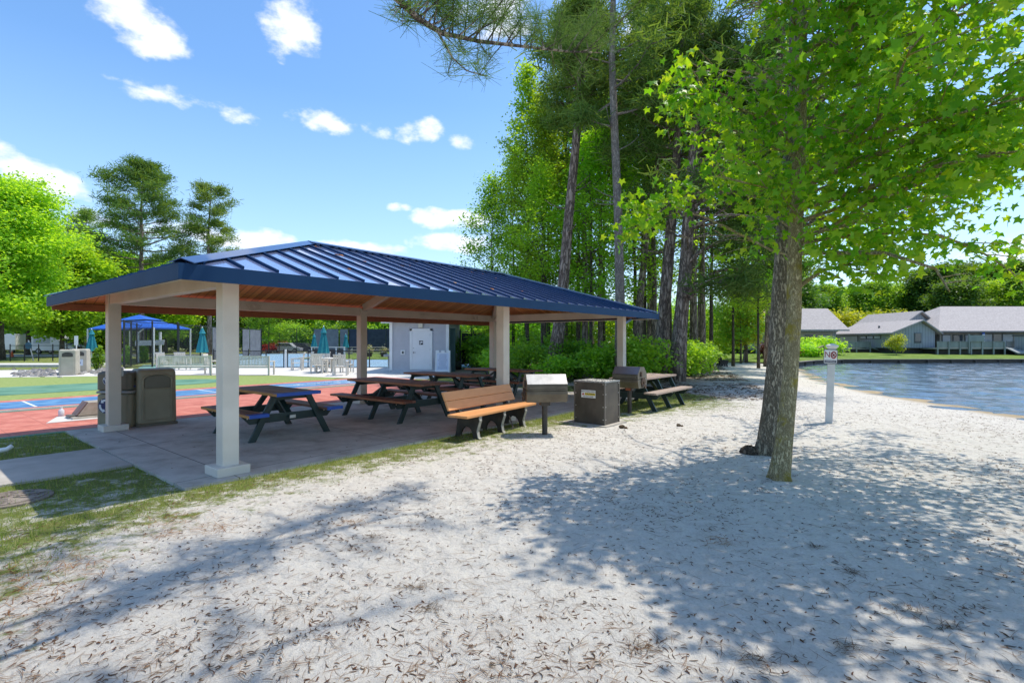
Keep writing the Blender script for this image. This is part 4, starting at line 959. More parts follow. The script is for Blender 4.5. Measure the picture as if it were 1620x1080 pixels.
def pine(name, seed, H, cb, Rr, r0, nl=30, per=26, nlen=.45, path=None, mat=NEEDLE, bark=BARK_PINE, shape=None, wid=1.6, el0=.05, curl=.5, dead=4, clump=.28, azr=None, sub=5, rtop=.05, xl=()):
    rg = np.random.default_rng(seed); t = thing(name, None, 'tree'); tb_ = MB()
    if path is None: tp = [np.array([rg.normal(0, .006) * z, rg.normal(0, .006) * z, z]) for z in np.linspace(-.15, H, 9)]
    else: tp = [np.array(q, float) for q in path]
    z0, z1 = tp[0][2], tp[-1][2]
    k = len(tp); rr = [r0 * (1 - (1 - rtop / r0) * (i / (k - 1)) ** 1.1) for i in range(k)]; rr[0] *= 1.3
    zt = np.array([q[2] for q in tp])
    def on(z):
        return np.array([np.interp(z, zt, [q[j] for q in tp]) for j in range(3)])
    tb_.tube(tp, rr, 10)
    anch = []; ga = rg.uniform(0, 6.28)
    shape = shape or (lambda q: (1 - q) ** .55 * (.55 + .45 * min(1, q * 5)))
    for i in range(nl + dead):
        dd = i >= nl
        q = rg.uniform(0, 1) if dd else (i + rg.uniform(.2, .8)) / nl
        z = cb * .55 + (cb * .5) * q if dd else cb + (z1 - cb) * .985 * q
        L_ = Rr * (.45 if dd else shape(q)) * rg.uniform(.7, 1.1); L_ = max(L_, .5); ga += 2.4 + rg.normal(0, .35)
        az = ga if azr is None else rg.uniform(*azr)
        pth = limb_path(on(z), az, el0 + .5 * q * q + rg.normal(0, .1), L_, rg, 6, curl, .07)
        r1 = min(.02 + .016 * L_, r0 * .4) * (1 - .5 * q)
        tb_.tube(pth, list(np.linspace(r1, .01, 6)), 5, cap=False)
        if dd: continue
        for t_ in (.62, .8, 1.0): anch.append(lerp_path(pth, t_))
        for s in range(sub):
            b = lerp_path(pth, rg.uniform(.35, .98)); sp_ = limb_path(b, az + rg.choice([-1, 1]) * rg.uniform(.4, 1.1), rg.normal(.25, .2), L_ * rg.uniform(.15, .34), rg, 3)
            tb_.tube(sp_, [r1 * .35, r1 * .2, .006], 4, cap=False); anch += [sp_[-1], lerp_path(sp_, .5)]
    for pts, r1 in xl:
        tb_.tube(pts, list(np.linspace(r1, .015, len(pts))), 8, cap=False); az0 = math.atan2(pts[-1][1] - pts[0][1], pts[-1][0] - pts[0][0])
        for s in range(16):
            b = lerp_path(pts, rg.uniform(.3, 1.0)); sp_ = limb_path(b, az0 + rg.choice([-1, 1]) * rg.uniform(.3, 1.3), rg.normal(-.15, .4), rg.uniform(.6, 1.6), rg, 4, -.2)
            tb_.tube(sp_, [r1 * .3, r1 * .2, .01, .006], 4, cap=False); anch += [sp_[-1], lerp_path(sp_, .6), lerp_path(sp_, .8)]
    anch.append(tp[-1])
    tb_.build('trunk', bark, t, smooth=True)
    needles_at('crown', anch, per, (clump, clump, clump * .45), nlen, mat, t, rg, wid)
    return t
def shrub(name, seed, r, h, n, ls, leaf, stems=6, cat='shrub', bark=BARK_DARK):
    rg = np.random.default_rng(seed); t = thing(name, None, cat); tb_ = MB(); anch = []
    for i in range(stems):
        az = rg.uniform(0, 6.28); pth = limb_path((rg.normal(0, .08), rg.normal(0, .08), -.05), az, rg.uniform(.8, 1.4), h * rg.uniform(.6, .95), rg, 5, -.2)
        tb_.tube(pth, list(np.linspace(.025, .006, 5)), 4, cap=False)
    m_ = n // 40
    u = rg.uniform(-1, 1, m_); ph = rg.uniform(0, 6.28, m_); k = rg.uniform(.25, 1, m_) ** .45
    rad = np.sqrt(1 - u * u) * k
    lump = 1 + .22 * np.sin(3 * ph + seed) + .12 * np.sin(5 * ph + 2 * u * 3)
    anch = np.stack([rad * np.cos(ph) * r * lump, rad * np.sin(ph) * r * lump, h * .52 + u * k * h * .46], 1); anch[:, 2] = np.maximum(anch[:, 2], .05)
    tb_.build('stem', bark, t, smooth=True)
    leaves_at('foliage', anch, 40, (r * .16, r * .16, h * .07), ls, leaf, t, rg, zmin=.02)
    return t
PROTO = {}
def place(kind, px, Y, rz, sc_, label, group, z=0.0):
    x = (px - 810) / F_PX * Y
    if kind not in PROTO:
        PROTO[kind] = MAKE[kind](); o = PROTO[kind]; o.location = (x, Y, z); o.rotation_euler[2] = rz; o.scale = (sc_,) * 3 if not hasattr(sc_, '__len__') else sc_
        o['label'] = label
        if group: o['group'] = group
    else:
        o = dup(PROTO[kind], (x, Y, z), rz, label, group, sc_)
        if not group and 'group' in o: del o['group']
    return o
col_ = lambda q: (.55 + .45 * math.sin(math.pi * min(1, q * 1.3))) * (1 - q ** 3 * .8)
MAKE = {
 'tallA': lambda: decid('leafy_tree', 11, 18, 4.6, 2.9, .15, 40, 26, .17, LEAF_SPRING, BARK_DARK, col_, .30),
 'tallB': lambda: decid('leafy_tree', 12, 16, 5.0, 2.8, .14, 36, 26, .17, LEAF_MID, BARK_DARK, col_, .30),
 'airy': lambda: decid('leafy_tree', 13, 12, 3.2, 2.3, .10, 26, 30, .16, LEAF_SPRING, BARK_DARK, col_, .4),
 'low': lambda: decid('leafy_tree', 14, 7, 1.4, 2.4, .09, 24, 40, .16, LEAF_MID, BARK_DARK, None, .4, el0=.2),
 'oak': lambda: decid('leafy_tree', 15, 17, 3.4, 6.2, .42, 40, 120, .34, LEAF_SPRING, BARK_DARK, lambda q: math.sin(math.pi * (.22 + .74 * q)) ** .7, .75, el0=.15, sub=5),
 'round': lambda: decid('leafy_tree', 16, 11, 2.0, 4.4, .25, 32, 110, .34, LEAF_SPRING, BARK_DARK, None, .65),
 'roundB': lambda: decid('leafy_tree', 17, 12, 2.2, 4.4, .25, 32, 100, .36, LEAF_MID, BARK_DARK, None, .7),
 'roundC': lambda: decid('leafy_tree', 18, 12, 1.6, 5.0, .25, 30, 120, .38, LEAF_DEEP, BARK_DARK, None, .8),
 'pineA': lambda: pine('pine_tree', 21, 22.5, 10.2, 7.4, .34, 44, 24, .50, wid=2.4, clump=.5, shape=lambda q: (1 - q) ** .5 * (.65 + .35 * min(1, q * 4)), sub=9),
 'pineB': lambda: pine('pine_tree', 22, 21, 6.5, 4.6, .30, 36, 24, .50, wid=2.4, clump=.45, shape=lambda q: .75 * (1 - q) ** .4 + .25 * math.sin(9 * q) ** 2, sub=6),
 'pineW': lambda: pine('pine_tree', 23, 21, 10.5, 4.2, .24, 24, 18, .40, wid=2.0, clump=.3, sub=6, dead=14),
 'shrubA': lambda: shrub('shrub', 31, 1.2, 1.6, 3000, .15, LEAF_MID),
 'shrubB': lambda: shrub('shrub', 32, 1.0, 1.2, 2600, .14, LEAF_SPRING),
 'hedge': lambda: shrub('shrub', 33, 3.2, 5.2, 9000, .34, LEAF_YEL),
 'clipped': lambda: shrub('shrub', 34, 1.3, 1.5, 6000, .14, LEAF_SPRING),
 'thicketW': lambda: shrub('shrub', 38, 3.2, 5.6, 7000, .26, LEAF_SPRING),
 'thicket': lambda: shrub('shrub', 37, 3.2, 5.0, 8000, .36, LEAF_MID),
 'upright': lambda: shrub('shrub', 35, .26, 1.35, 1400, .11, LEAF_MID, 4),
}
# ---- the wood behind the shelter
WG = 'leafy trees of the wood behind the shelter'
wood = [('tallB', 812, 33, 5.4, .9, 'leafy tree at the left edge of the wood, behind the tall bright one'), ('tallA', 862, 26.5, 3.0, .82, 'leafy tree just left of the thick leaning pine trunk'), ('tallA', 834, 28, 0.2, (.85, .85, .95), 'tall bright leafy tree at the open left edge of the wood'), ('airy', 778, 32, 1.0, 1.0, 'slim leafy tree leaning out left of the wood, just above the shelter roof'),
        ('tallB', 868, 32, 2.0, 1.0, 'leafy tree directly behind the leaning pine trunk at the wood edge'), ('tallA', 915, 29, 2.4, 1.0, 'leafy tree between the leaning pine and the slender grey trunk'),
        ('tallB', 955, 33, 3.3, 1.1, 'leafy tree just left of the slender grey trunk, deep in the wood'), ('tallA', 1005, 31, 4.2, 1.05, 'leafy tree just right of the slender grey trunk'),
        ('tallB', 1060, 34, 5.0, 1.1, 'leafy tree behind the two thick pine trunks at the right end of the shelter'), ('tallA', 1125, 31, 1.4, .95, 'leafy tree right of the thick pine trunks, over the path'),
        ('tallB', 1180, 38, .6, 1.0, 'leafy tree beyond the small black bench'), ('airy', 858, 24.5, 2.6, .85, 'small airy leafy tree in front of the leaning pine'),
        ('airy', 935, 24, 4.0, .95, 'small airy leafy tree above the middle of the shelter roof'), ('airy', 1020, 25, 5.2, 1.0, 'small airy leafy tree behind the right end of the shelter roof'),
        ('low', 745, 34, .9, (.8, .8, .75), 'low leafy tree beside the dark green cabinet'), ('tallA', 1228, 22, 2.2, .85, 'leafy tree straight behind the sweetgum trunks, added to shade the path'), ('tallB', 1246, 27, .7, .85, 'leafy tree behind the sweetgum trunks, nearer the lake, added to shade the path'), ('airy', 1160, 33, 1.3, 1.0, 'slim leafy tree behind the arching pine limbs'), ('airy', 1200, 31, 2.3, .95, 'slim leafy tree just left of the sweetgum trunks, far back'), ('low', 1172, 37, 3.1, (.9, .9, 1.0), 'low leafy tree behind the small black bench'),  # the two behind the sweetgums are added to cast shade on the path
        ('low', 905, 31, 5.0, .9, 'low leafy tree under the taller ones, behind the slab'), ('low', 830, 33, 1.2, .9, 'low leafy tree behind the middle front post')]
for kind, px, Y, rz, s_, lab in wood: place(kind, px, Y, rz, s_, lab, WG)
sh = [('shrubA', 758, 30, .2, 1.25, 'bright shrub at the wood edge right of the bathhouse'), ('shrubB', 782, 28, 1.2, 1.2, 'shrub behind the black and teal crates'), ('shrubA', 825, 23, 2, .95, 'shrub behind the middle front post of the shelter'),
      ('shrubA', 905, 22, 3, 1.05, 'wide shrub above the hot-coal bin, in front of the leaning pine'), ('shrubB', 950, 20.5, 4, 1.2, 'low bright shrub left of the far right post'), ('shrubA', 1008, 20.5, 5, 1.15, 'dense shrub right of the far right post'),
      ('shrubB', 880, 20.3, .7, .9, 'low shrub above the nearer grill'), ('shrubA', 1090, 24, 1.7, 1.0, 'shrub right of the thick pine trunks'), ('shrubA', 1092, 28, 2.9, 1.1, 'shrub at the edge of the sand path'), ('shrubB', 1035, 23, 3.6, 1.2, 'shrub between the far right post and the thick pine trunks'),
      ('shrubA', 860, 26, .3, 1.2, 'shrub at the foot of the leaning pine'), ('shrubB', 795, 25, 2.2, 1.1, 'shrub between the back post and the middle front post')]
for kind, px, Y, rz, s_, lab in sh: place(kind, px, Y, rz, s_, lab, 'shrubs along the edge of the wood')
for i, (px, Y, s_, lab) in enumerate(((735, 46, 1.0, 'green thicket far behind the green cabinet'), (775, 44, 1.0, 'green thicket behind the shelter back post'), (815, 46, 1.1, 'green thicket behind the middle front post'), (855, 42, 1.0, 'green thicket behind the foot of the leaning pine'), (900, 45, 1.15, 'green thicket right of the leaning pine, far back'), (945, 42, 1.1, 'green thicket left of the slender grey trunk'),
        (990, 45, 1.15, 'green thicket right of the slender grey trunk'), (1035, 42, 1.1, 'green thicket behind the two thick pine trunks, left side'), (1080, 45, 1.2, 'green thicket behind the pine with curved limbs'), (1120, 42, 1.0, 'green thicket right of the pine with curved limbs'), (1150, 50, 1.2, 'green thicket far beyond the sand path'))):
    place('thicketW', px, Y, i * 1.1, (.85, .85, s_ * .8), lab, 'thickets deep in the wood')
# ---- pines with their own trunks
def ppath(lst): return [tuple(atd(a, b, c)) for a, b, c in lst]
def rel(path, base): return [(p[0] - base[0], p[1] - base[1], p[2] - base[2]) for p in path]
def pine_at(lab, px_path, r0, seed, cb, Rr, top=None, **kw):
    pa = ppath(px_path); b = (pa[0][0], pa[0][1], 0.0); pr = rel(pa, b); pr[0] = (pr[0][0], pr[0][1], -.15)
    if top: pr += [tuple(np.array(pr[-1]) + np.array(q)) for q in top]
    t = pine('pine_tree', seed, pr[-1][2], cb, Rr, r0, path=pr, **kw); t.location = b; t['label'] = lab; t['group'] = 'pines at the edge of the wood'
    return t
pine_at('tall pine with thick leaning trunk left of the slender grey trunk', [(872, 597, 22), (884, 520, 22), (892, 440, 22), (900, 340, 21.8), (911, 230, 21.6), (918, 140, 21.4)], .30, 41, 11, 2.7, top=[(.1, -.1, 3), (.1, 0, 3.5)], nl=24, per=20, nlen=.42, wid=1.9, dead=9, sub=6, rtop=.07)
pine_at('slender straight grey-barked tree trunk standing behind the right end of the shelter roof', [(982, 606, 19.5), (981, 480, 19.5), (978, 340, 19.5), (972, 200, 19.5), (968, 90, 19.5), (970, 0, 19.5)], .20, 42, 9.2, 3.0, top=[(.1, 0, 2.5), (0, .1, 3)], nl=18, per=34, nlen=.38, wid=1.9, dead=8, bark=BARK_GREY, rtop=.07)
bC = atd(1069, 602, 20.5); bC.z = 0
PXL = [(rel(ppath(l), (bC.x, bC.y, 0)), r_) for l, r_ in (([(1085, 420, 20.5), (1110, 396, 20), (1150, 378, 19.3), (1195, 372, 18.6), (1240, 384, 18)], .10), ([(1092, 330, 20.4), (1130, 308, 20), (1180, 300, 19.2), (1240, 312, 18.5)], .08), ([(1078, 485, 20.5), (1108, 455, 20), (1150, 440, 19.3), (1195, 446, 18.8)], .075),
        ([(1097, 250, 20.4), (1140, 214, 20), (1200, 196, 19)], .07), ([(1090, 350, 20.4), (1060, 320, 21), (1020, 305, 21.5)], .06), ([(1080, 460, 20.5), (1130, 430, 21.5), (1200, 418, 22), (1260, 425, 22)], .07))]
pine_at('thick pine with long curved limbs reaching right over the sand path', [(1069, 602, 20.5), (1076, 520, 20.5), (1085, 420, 20.5), (1092, 300, 20.4), (1101, 200, 20.3)], .31, 43, 5.6, 6.2, top=[(.2, -.2, 3), (.2, -.1, 4), (.1, 0, 3)], nl=34, per=18, nlen=.42, wid=1.9, dead=3, xl=PXL, azr=(-1.9, 1.0), el0=.25, curl=-.35, sub=7, rtop=.08)
pine_at('thick dark pine trunk just left of the pine with curved limbs', [(1044, 596, 21.6), (1050, 500, 21.6), (1058, 400, 21.5), (1068, 280, 21.4), (1076, 170, 21.2)], .29, 44, 9, 4.2, top=[(.1, -.3, 3.5), (.2, 0, 4)], nl=24, per=20, nlen=.42, wid=1.9, dead=7, sub=6, rtop=.08)
pine_at('leaning thin pine between the slender grey trunk and the thick dark pine', [(1003, 588, 24), (1012, 480, 24), (1022, 380, 24), (1040, 260, 23.6), (1062, 160, 23.3)], .19, 45, 10, 3.6, top=[(.3, -.1, 3), (.2, 0, 3)], nl=22, per=28, nlen=.42, wid=1.9, dead=6, rtop=.06)
for px, Y, rz, s_, lab in ((935, 38, 1.9, .95, 'pine deep in the wood left of the slender grey trunk'), (1030, 28, 3.0, 1.0, 'pine with bare lower trunk behind the thin leaning pine'),
                          (1110, 36, 4.4, 1.05, 'pine deep in the wood behind the pine with curved limbs'), (1236, 19.5, 2.2, (1.25, 1.25, .8), 'pine added straight behind the sweetgum trunks to shade the path, its crown mixed with theirs'), (1098, 29, 5.1, .95, 'pine whose dark crown spreads behind the twin-trunk sweetgums'), (1215, 34, .9, 1.0, 'pine beyond the black bench, mostly hidden by sweetgum leaves')):  # pine behind the sweetgums is added, mostly hidden, for dappled path shade
    place('pineW', px, Y, rz, s_, lab, 'pines at the edge of the wood')
for px, Y, rz, s_, lab in ((925, 26, 2.2, .95, 'thin bare-trunked pine between the leaning pine and the slender grey trunk'), (950, 29, 3.7, .9, 'thin pine trunk in shade just left of the slender grey trunk'), (1017, 26.5, 5.3, .92, 'straight thin pine trunk right of the slender grey trunk'),
                          (1034, 24.5, 1.1, .85, 'thin pine trunk left of the two thick trunks'), (895, 30, 4.9, .95, 'thin pine trunk deep in the wood behind the leaning pine'), (1112, 26, 2.9, .9, 'thin pine trunk right of the pine with curved limbs')): place('pineW', px, Y, rz, (s_ * .72, s_ * .72, s_), lab, 'pines at the edge of the wood')
# low, drooping limbs of that curved-limb pine carry foliage over the path
# ---- the two sweetgums on the sand
def gum(lab, base, tpath, rad, limbs, rnd, seed, per, bark):
    rg = np.random.default_rng(seed); t = thing('sweetgum_tree', lab, 'tree', base)
    tb_ = MB(); tp = rel(tpath, base); tb_.tube(tp, rad, 14)
    rg2 = random.Random(seed)
    anch = []
    def twigs(path, r1, n, L0):
        for s in range(n):
            b = lerp_path(path, rg.uniform(.12, 1.0)); d = np.array(path[-1]) - np.array(path[0]); az = math.atan2(d[1], d[0]) + rg.choice([-1, 1]) * rg.uniform(.3, 1.2)
            sp_ = limb_path(b, az, rg.normal(.12, .25), L0 * rg.uniform(.5, 1.1), rg, 4, -.25)
            tb_.tube(sp_, list(np.linspace(max(r1 * .35, .006), .003, 4)), 4, cap=False)
            anch.extend([lerp_path(sp_, .45), lerp_path(sp_, .75), sp_[-1]])
        anch.extend([lerp_path(path, .6), lerp_path(path, .8), path[-1]])
    for path, r1, n, L0 in limbs:
        pr = rel(path, base); tb_.tube(pr, list(np.linspace(r1, .007, len(pr))), 6, cap=False); twigs(pr, r1, n, L0)
    zt = [q[2] for q in tp]
    nfix = len(anch)
    for z, az, el, L_, n in rnd(rg):
        p = [np.interp(z, zt, [q[j] for q in tp]) for j in range(3)]
        pth = limb_path(p, az, el + .12, L_, rg, 7, -.1, .13); r1 = .009 + .0048 * L_
        tb_.tube(pth, list(np.linspace(r1, .005, 7)), 6, cap=False); twigs(pth, r1, n, .62)
    A = np.array(anch); kz = A[:, 2] > 2.28
    W = A + np.array(base); sx_ = W[:, 0] - .392 * W[:, 2]; sy_ = W[:, 1] - .211 * W[:, 2]
    shadow_cut = (sx_ < np.interp(sy_, [2.4, 3.1, 4.4, 5, 5.6, 7, 9], [.3, .25, .5, 1.2, 1.9, 2.5, 3.0])) & (A[:, 2] > 2.7) & (np.arange(len(A)) >= nfix)
    A = A[kz & ~shadow_cut]      # crown cut to shape its cast shadow: clusters past the shade edge dropped
    for k_ in range(4):
        an = k_ * 1.5 + seed; rr_ = rad[0] * .85
        tb_.tube([(rr_ * .35 * math.cos(an), rr_ * .35 * math.sin(an), .26), (rr_ * .75 * math.cos(an), rr_ * .75 * math.sin(an), .08), (rr_ * 1.25 * math.cos(an + .15), rr_ * 1.25 * math.sin(an + .15), -.05)], [rr_ * .45, rr_ * .42, rr_ * .3], 8)
    tb_.build('trunk', bark, t, smooth=True)
    leaves_at('crown', A, per, (.16, .16, .13), .122, LEAF_GUM, t, rg, T_STAR, .7, .7, zmin=2.02)
    return t
def rnd_front(rg):
    out = []; az = .3
    for i in range(36):
        q = i / 35; z = 2.6 + 5.4 * q; az += 2.4 + rg.normal(0, .2); a = az % 6.283
        L_ = (2.9 - 1.7 * q) * rg.uniform(.8, 1.1)
        if 2.0 < a < 4.4: L_ *= .52 + .1 * q      # the side towards the shelter is shorter
        if 4.4 <= a < 5.0 and z < 4.4: L_ *= .5
        out.append((z, a, .22 + .4 * q + rg.normal(0, .1), L_, 9))
    for a, z, L_ in ((-.75, 3.0, 2.6), (-.35, 2.75, 2.9), (.1, 2.8, 2.8), (-1.0, 3.6, 2.4), (-.6, 3.9, 3.0), (-.15, 3.6, 3.0), (-.9, 4.6, 2.7), (-.4, 4.8, 3.2), (-.2, 5.4, 3.1), (-1.25, 5.8, 2.5), (-1.15, 4.8, 3.4), (-.95, 5.2, 3.7), (-1.35, 5.4, 3.2), (-.75, 5.0, 3.9), (-1.1, 6.0, 3.2), (-1.7, 5.2, 2.6), (-1.6, 5.8, 2.7), (-1.5, 4.9, 2.7)): out.append((z, a, .08 + rg.normal(0, .05), L_, 12))
    return out
def rnd_rear(rg):
    out = []; az = 1.1
    for i in range(24):
        q = i / 23; z = 2.9 + 5.2 * q; az += 2.4 + rg.normal(0, .2); a = az % 6.283
        L_ = (3.0 - 1.7 * q) * rg.uniform(.8, 1.1)
        if 2.2 < a < 4.6: L_ *= .5 + .15 * q
        out.append((z, a, .25 + .4 * q + rg.normal(0, .1), L_, 8))
    for a, z, L_ in ((.1, 3.1, 5.0), (.45, 3.3, 5.6), (-.25, 3.4, 4.6), (.3, 4.3, 6.0), (.6, 4.8, 5.6), (.15, 5.2, 5.6), (-.4, 4.9, 4.2), (.5, 4.0, 6.2), (.25, 4.8, 6.2)): out.append((z, a, .06 + rg.normal(0, .05), L_, 13))
    return out
fb = at(1233, 757)
ft = [tuple(fb + Vector((0, 0, -.12))), tuple(fb + Vector((.01, 0, .08)))] + ppath([(1240, 700, 5.93), (1250, 600, 5.95), (1256, 500, 5.97), (1257, 400, 6.0), (1262, 300, 6.0), (1266, 200, 6.0), (1268, 100, 6.0), (1270, 0, 6.0), (1272, -150, 6.0), (1274, -300, 6.0)])
gum('front sweetgum with yellow lichen on its trunk, pale star-shaped leaves', tuple(fb), ft, [.122, .112, .095, .083, .08, .078, .074, .066, .056, .048, .03, .012],
    [(ppath([(1262, 455, 6.0), (1300, 428, 5.9), (1345, 418, 5.7), (1400, 405, 5.5)]), .03, 8, .5), (ppath([(1258, 400, 6.0), (1300, 400, 5.6), (1400, 400, 5.0), (1480, 425, 4.6), (1503, 462, 4.5)]), .03, 9, .34),
     (ppath([(1265, 215, 6.0), (1190, 180, 5.9), (1120, 150, 5.8), (1075, 125, 5.7)]), .022, 11, .45), (ppath([(1265, 250, 6.0), (1180, 215, 5.9), (1100, 180, 5.8)]), .02, 9, .4),
     (ppath([(1262, 300, 6), (1370, 250, 5.4), (1470, 215, 4.8), (1560, 180, 4.4), (1640, 150, 4.2)]), .032, 16, .55), (ppath([(1262, 330, 6), (1360, 300, 5.4), (1460, 270, 4.8), (1580, 240, 4.3)]), .03, 16, .55)], rnd_front, 51, 8, BARK_GUM)
rbse = at(1214, 717)
rt_ = [tuple(rbse + Vector((.0, 0, -.12))), tuple(rbse + Vector((.02, 0, .1)))] + ppath([(1223, 650, 7.15), (1231, 560, 7.15), (1237, 450, 7.15), (1241, 370, 7.15), (1246, 300, 7.15), (1252, 200, 7.15), (1256, 60, 7.15), (1262, -120, 7.15), (1264, -200, 7.15)])
gum('rear sweetgum with thick furrowed trunk flaring at the base', tuple(rbse), rt_, [.19, .166, .145, .132, .122, .106, .092, .076, .058, .03, .012],
    [(ppath([(1244, 335, 7.1), (1190, 308, 6.8), (1130, 300, 6.5), (1075, 312, 6.3), (1030, 345, 6.2), (1000, 362, 6.15)]), .03, 13, .30), (ppath([(1246, 320, 7.1), (1200, 262, 6.9), (1160, 238, 6.8)]), .02, 6, .35)], rnd_rear, 52, 8, BARK_GUMR)
q = MB(); q.blob((rbse.x - .27, rbse.y - .03, .03), (.12, .10, .09), 3, 9, 6, .2); tag(q.build('root_stub', BARK_DARK, smooth=True), 'short dark woody root stub beside the rear sweetgum trunk', 'root')
# ---- long-needled pine whose limb hangs in from above; it stands behind the viewer
rg = np.random.default_rng(61)
ov = thing('overhanging_pine', 'long-needled pine whose limb hangs in at the top over the shelter', 'tree', (-3.3, -1.6, 0))
tb_ = MB(); B0 = np.array([-3.3, -1.6, 0])
tb_.tube([(0, 0, -.15), (.05, 0, 3), (.0, .1, 7), (.1, .1, 11), (.1, .2, 15)], [.30, .24, .2, .14, .04], 12)
mainp = [np.array([-3.3, -1.5, 3.9]), np.array([-2.3, .6, 4.25])] + [np.array(atd(a, b, c)) for a, b, c in ((628, -2, 3.6), (662, 30, 3.9), (700, 53, 4.25), (760, 66, 4.8), (830, 74, 5.4), (900, 82, 6.0), (950, 84, 6.5))]
mainp = [p - B0 for p in mainp]; tb_.tube(mainp, [.06, .045, .024, .022, .02, .018, .015, .011, .007], 8)
sub_ = MB(); anch = []
def twig(pts, r):
    pts = [np.array(atd(*p)) - B0 for p in pts]; tb_.tube(pts, list(np.linspace(r, .003, len(pts))), 5, cap=False)
    n = max(2, int(np.linalg.norm(pts[-1] - pts[0]) / .07))
    for t_ in np.linspace(.3, 1, n): anch.append(lerp_path(pts, t_))
twig([(690, 46, 4.15), (702, 68, 4.1), (716, 92, 4.1), (738, 112, 4.15), (770, 121, 4.3)], .011)
twig([(757, 66, 4.8), (765, 78, 4.7), (776, 92, 4.7)], .006); twig([(716, 90, 4.1), (712, 105, 4.1), (708, 118, 4.1)], .004)
for i in range(46):
    t_ = .30 + .70 * (i + rg.uniform(0, 1)) / 46; b = lerp_path(mainp, t_) + B0
    a0 = rg.uniform(0, 6.28); up_ = rg.uniform(.1, 1.0)
    pth = limb_path(b, rg.normal(.9, .9), rg.normal(.85, .4), rg.uniform(.35, .85), rg, 4, .1)
    pth = [p - B0 for p in pth]; tb_.tube(pth, [.009, .007, .005, .003], 4, cap=False)
    for s in np.linspace(.35, 1, 6): anch.append(lerp_path(pth, s))
for i in range(10):
    b = lerp_path(mainp, .34 + .62 * i / 9) + B0; pth = [p - B0 for p in limb_path(b, rg.uniform(0, 6.28), rg.normal(-.3, .2), rg.uniform(.2, .4), rg, 4, -.1)]
    tb_.tube(pth, [.006, .005, .004, .003], 4, cap=False)
    for s in np.linspace(.5, 1, 3): anch.append(lerp_path(pth, s))
for dxy in ((622, 26), (636, 40), (618, 18)):
    p0 = np.array(atd(638, 12, 3.7)) - B0; p1 = np.array(atd(*dxy, 3.6)) - B0; tb_.tube([p0, (p0 + p1) / 2 + np.array([0, 0, .02]), p1], [.005, .004, .002], 4, cap=False)
for up2 in ([(-3.25, -1.4, 5.6), (-1.9, 1.4, 6.1), (-.6, 3.6, 6.3), (.6, 5.2, 6.5), (1.9, 6.0, 6.7)], [(-3.25, -1.4, 6.6), (-1.2, .9, 7.0), (.6, 2.9, 7.2), (1.9, 4.2, 7.4)], [(-1.9, 1.4, 6.1), (-1.5, 3.0, 6.2), (-1.3, 4.6, 6.3), (-.9, 5.6, 6.4)]):  # upper limbs above the view, added to spread the pine's shadow
    up2 = [np.array(p) - B0 for p in up2]; tb_.tube(up2, list(np.linspace(.045, .01, len(up2))), 7, cap=False)
    for i in range(44):
        b = lerp_path(up2, .35 + .65 * i / 44); pth = limb_path(b, rg.uniform(0, 6.28), rg.normal(.35, .35), rg.uniform(.4, 1.0), rg, 4, .1); tb_.tube(pth, [.012, .009, .006, .003], 4, cap=False)
        for s in np.linspace(.45, 1, 5): anch.append(lerp_path(pth, s))
for i in range(26):
    z = 8 + 6.5 * i / 26; pth = limb_path((.05, .1, z), 2.4 * i, .1, 3.2 * (1 - .6 * i / 26), rg, 5, .4); tb_.tube(pth, list(np.linspace(.05, .01, 5)), 5, cap=False)
    far_ = [lerp_path(pth, s) for s in np.linspace(.4, 1, 8)]
    anch += far_
tb_.build('trunk', BARK_PINE, ov, smooth=True)
needles_at('crown', anch, 19, (.02, .02, .02), .19, NEEDLE_N, ov, rg, .4, .3)
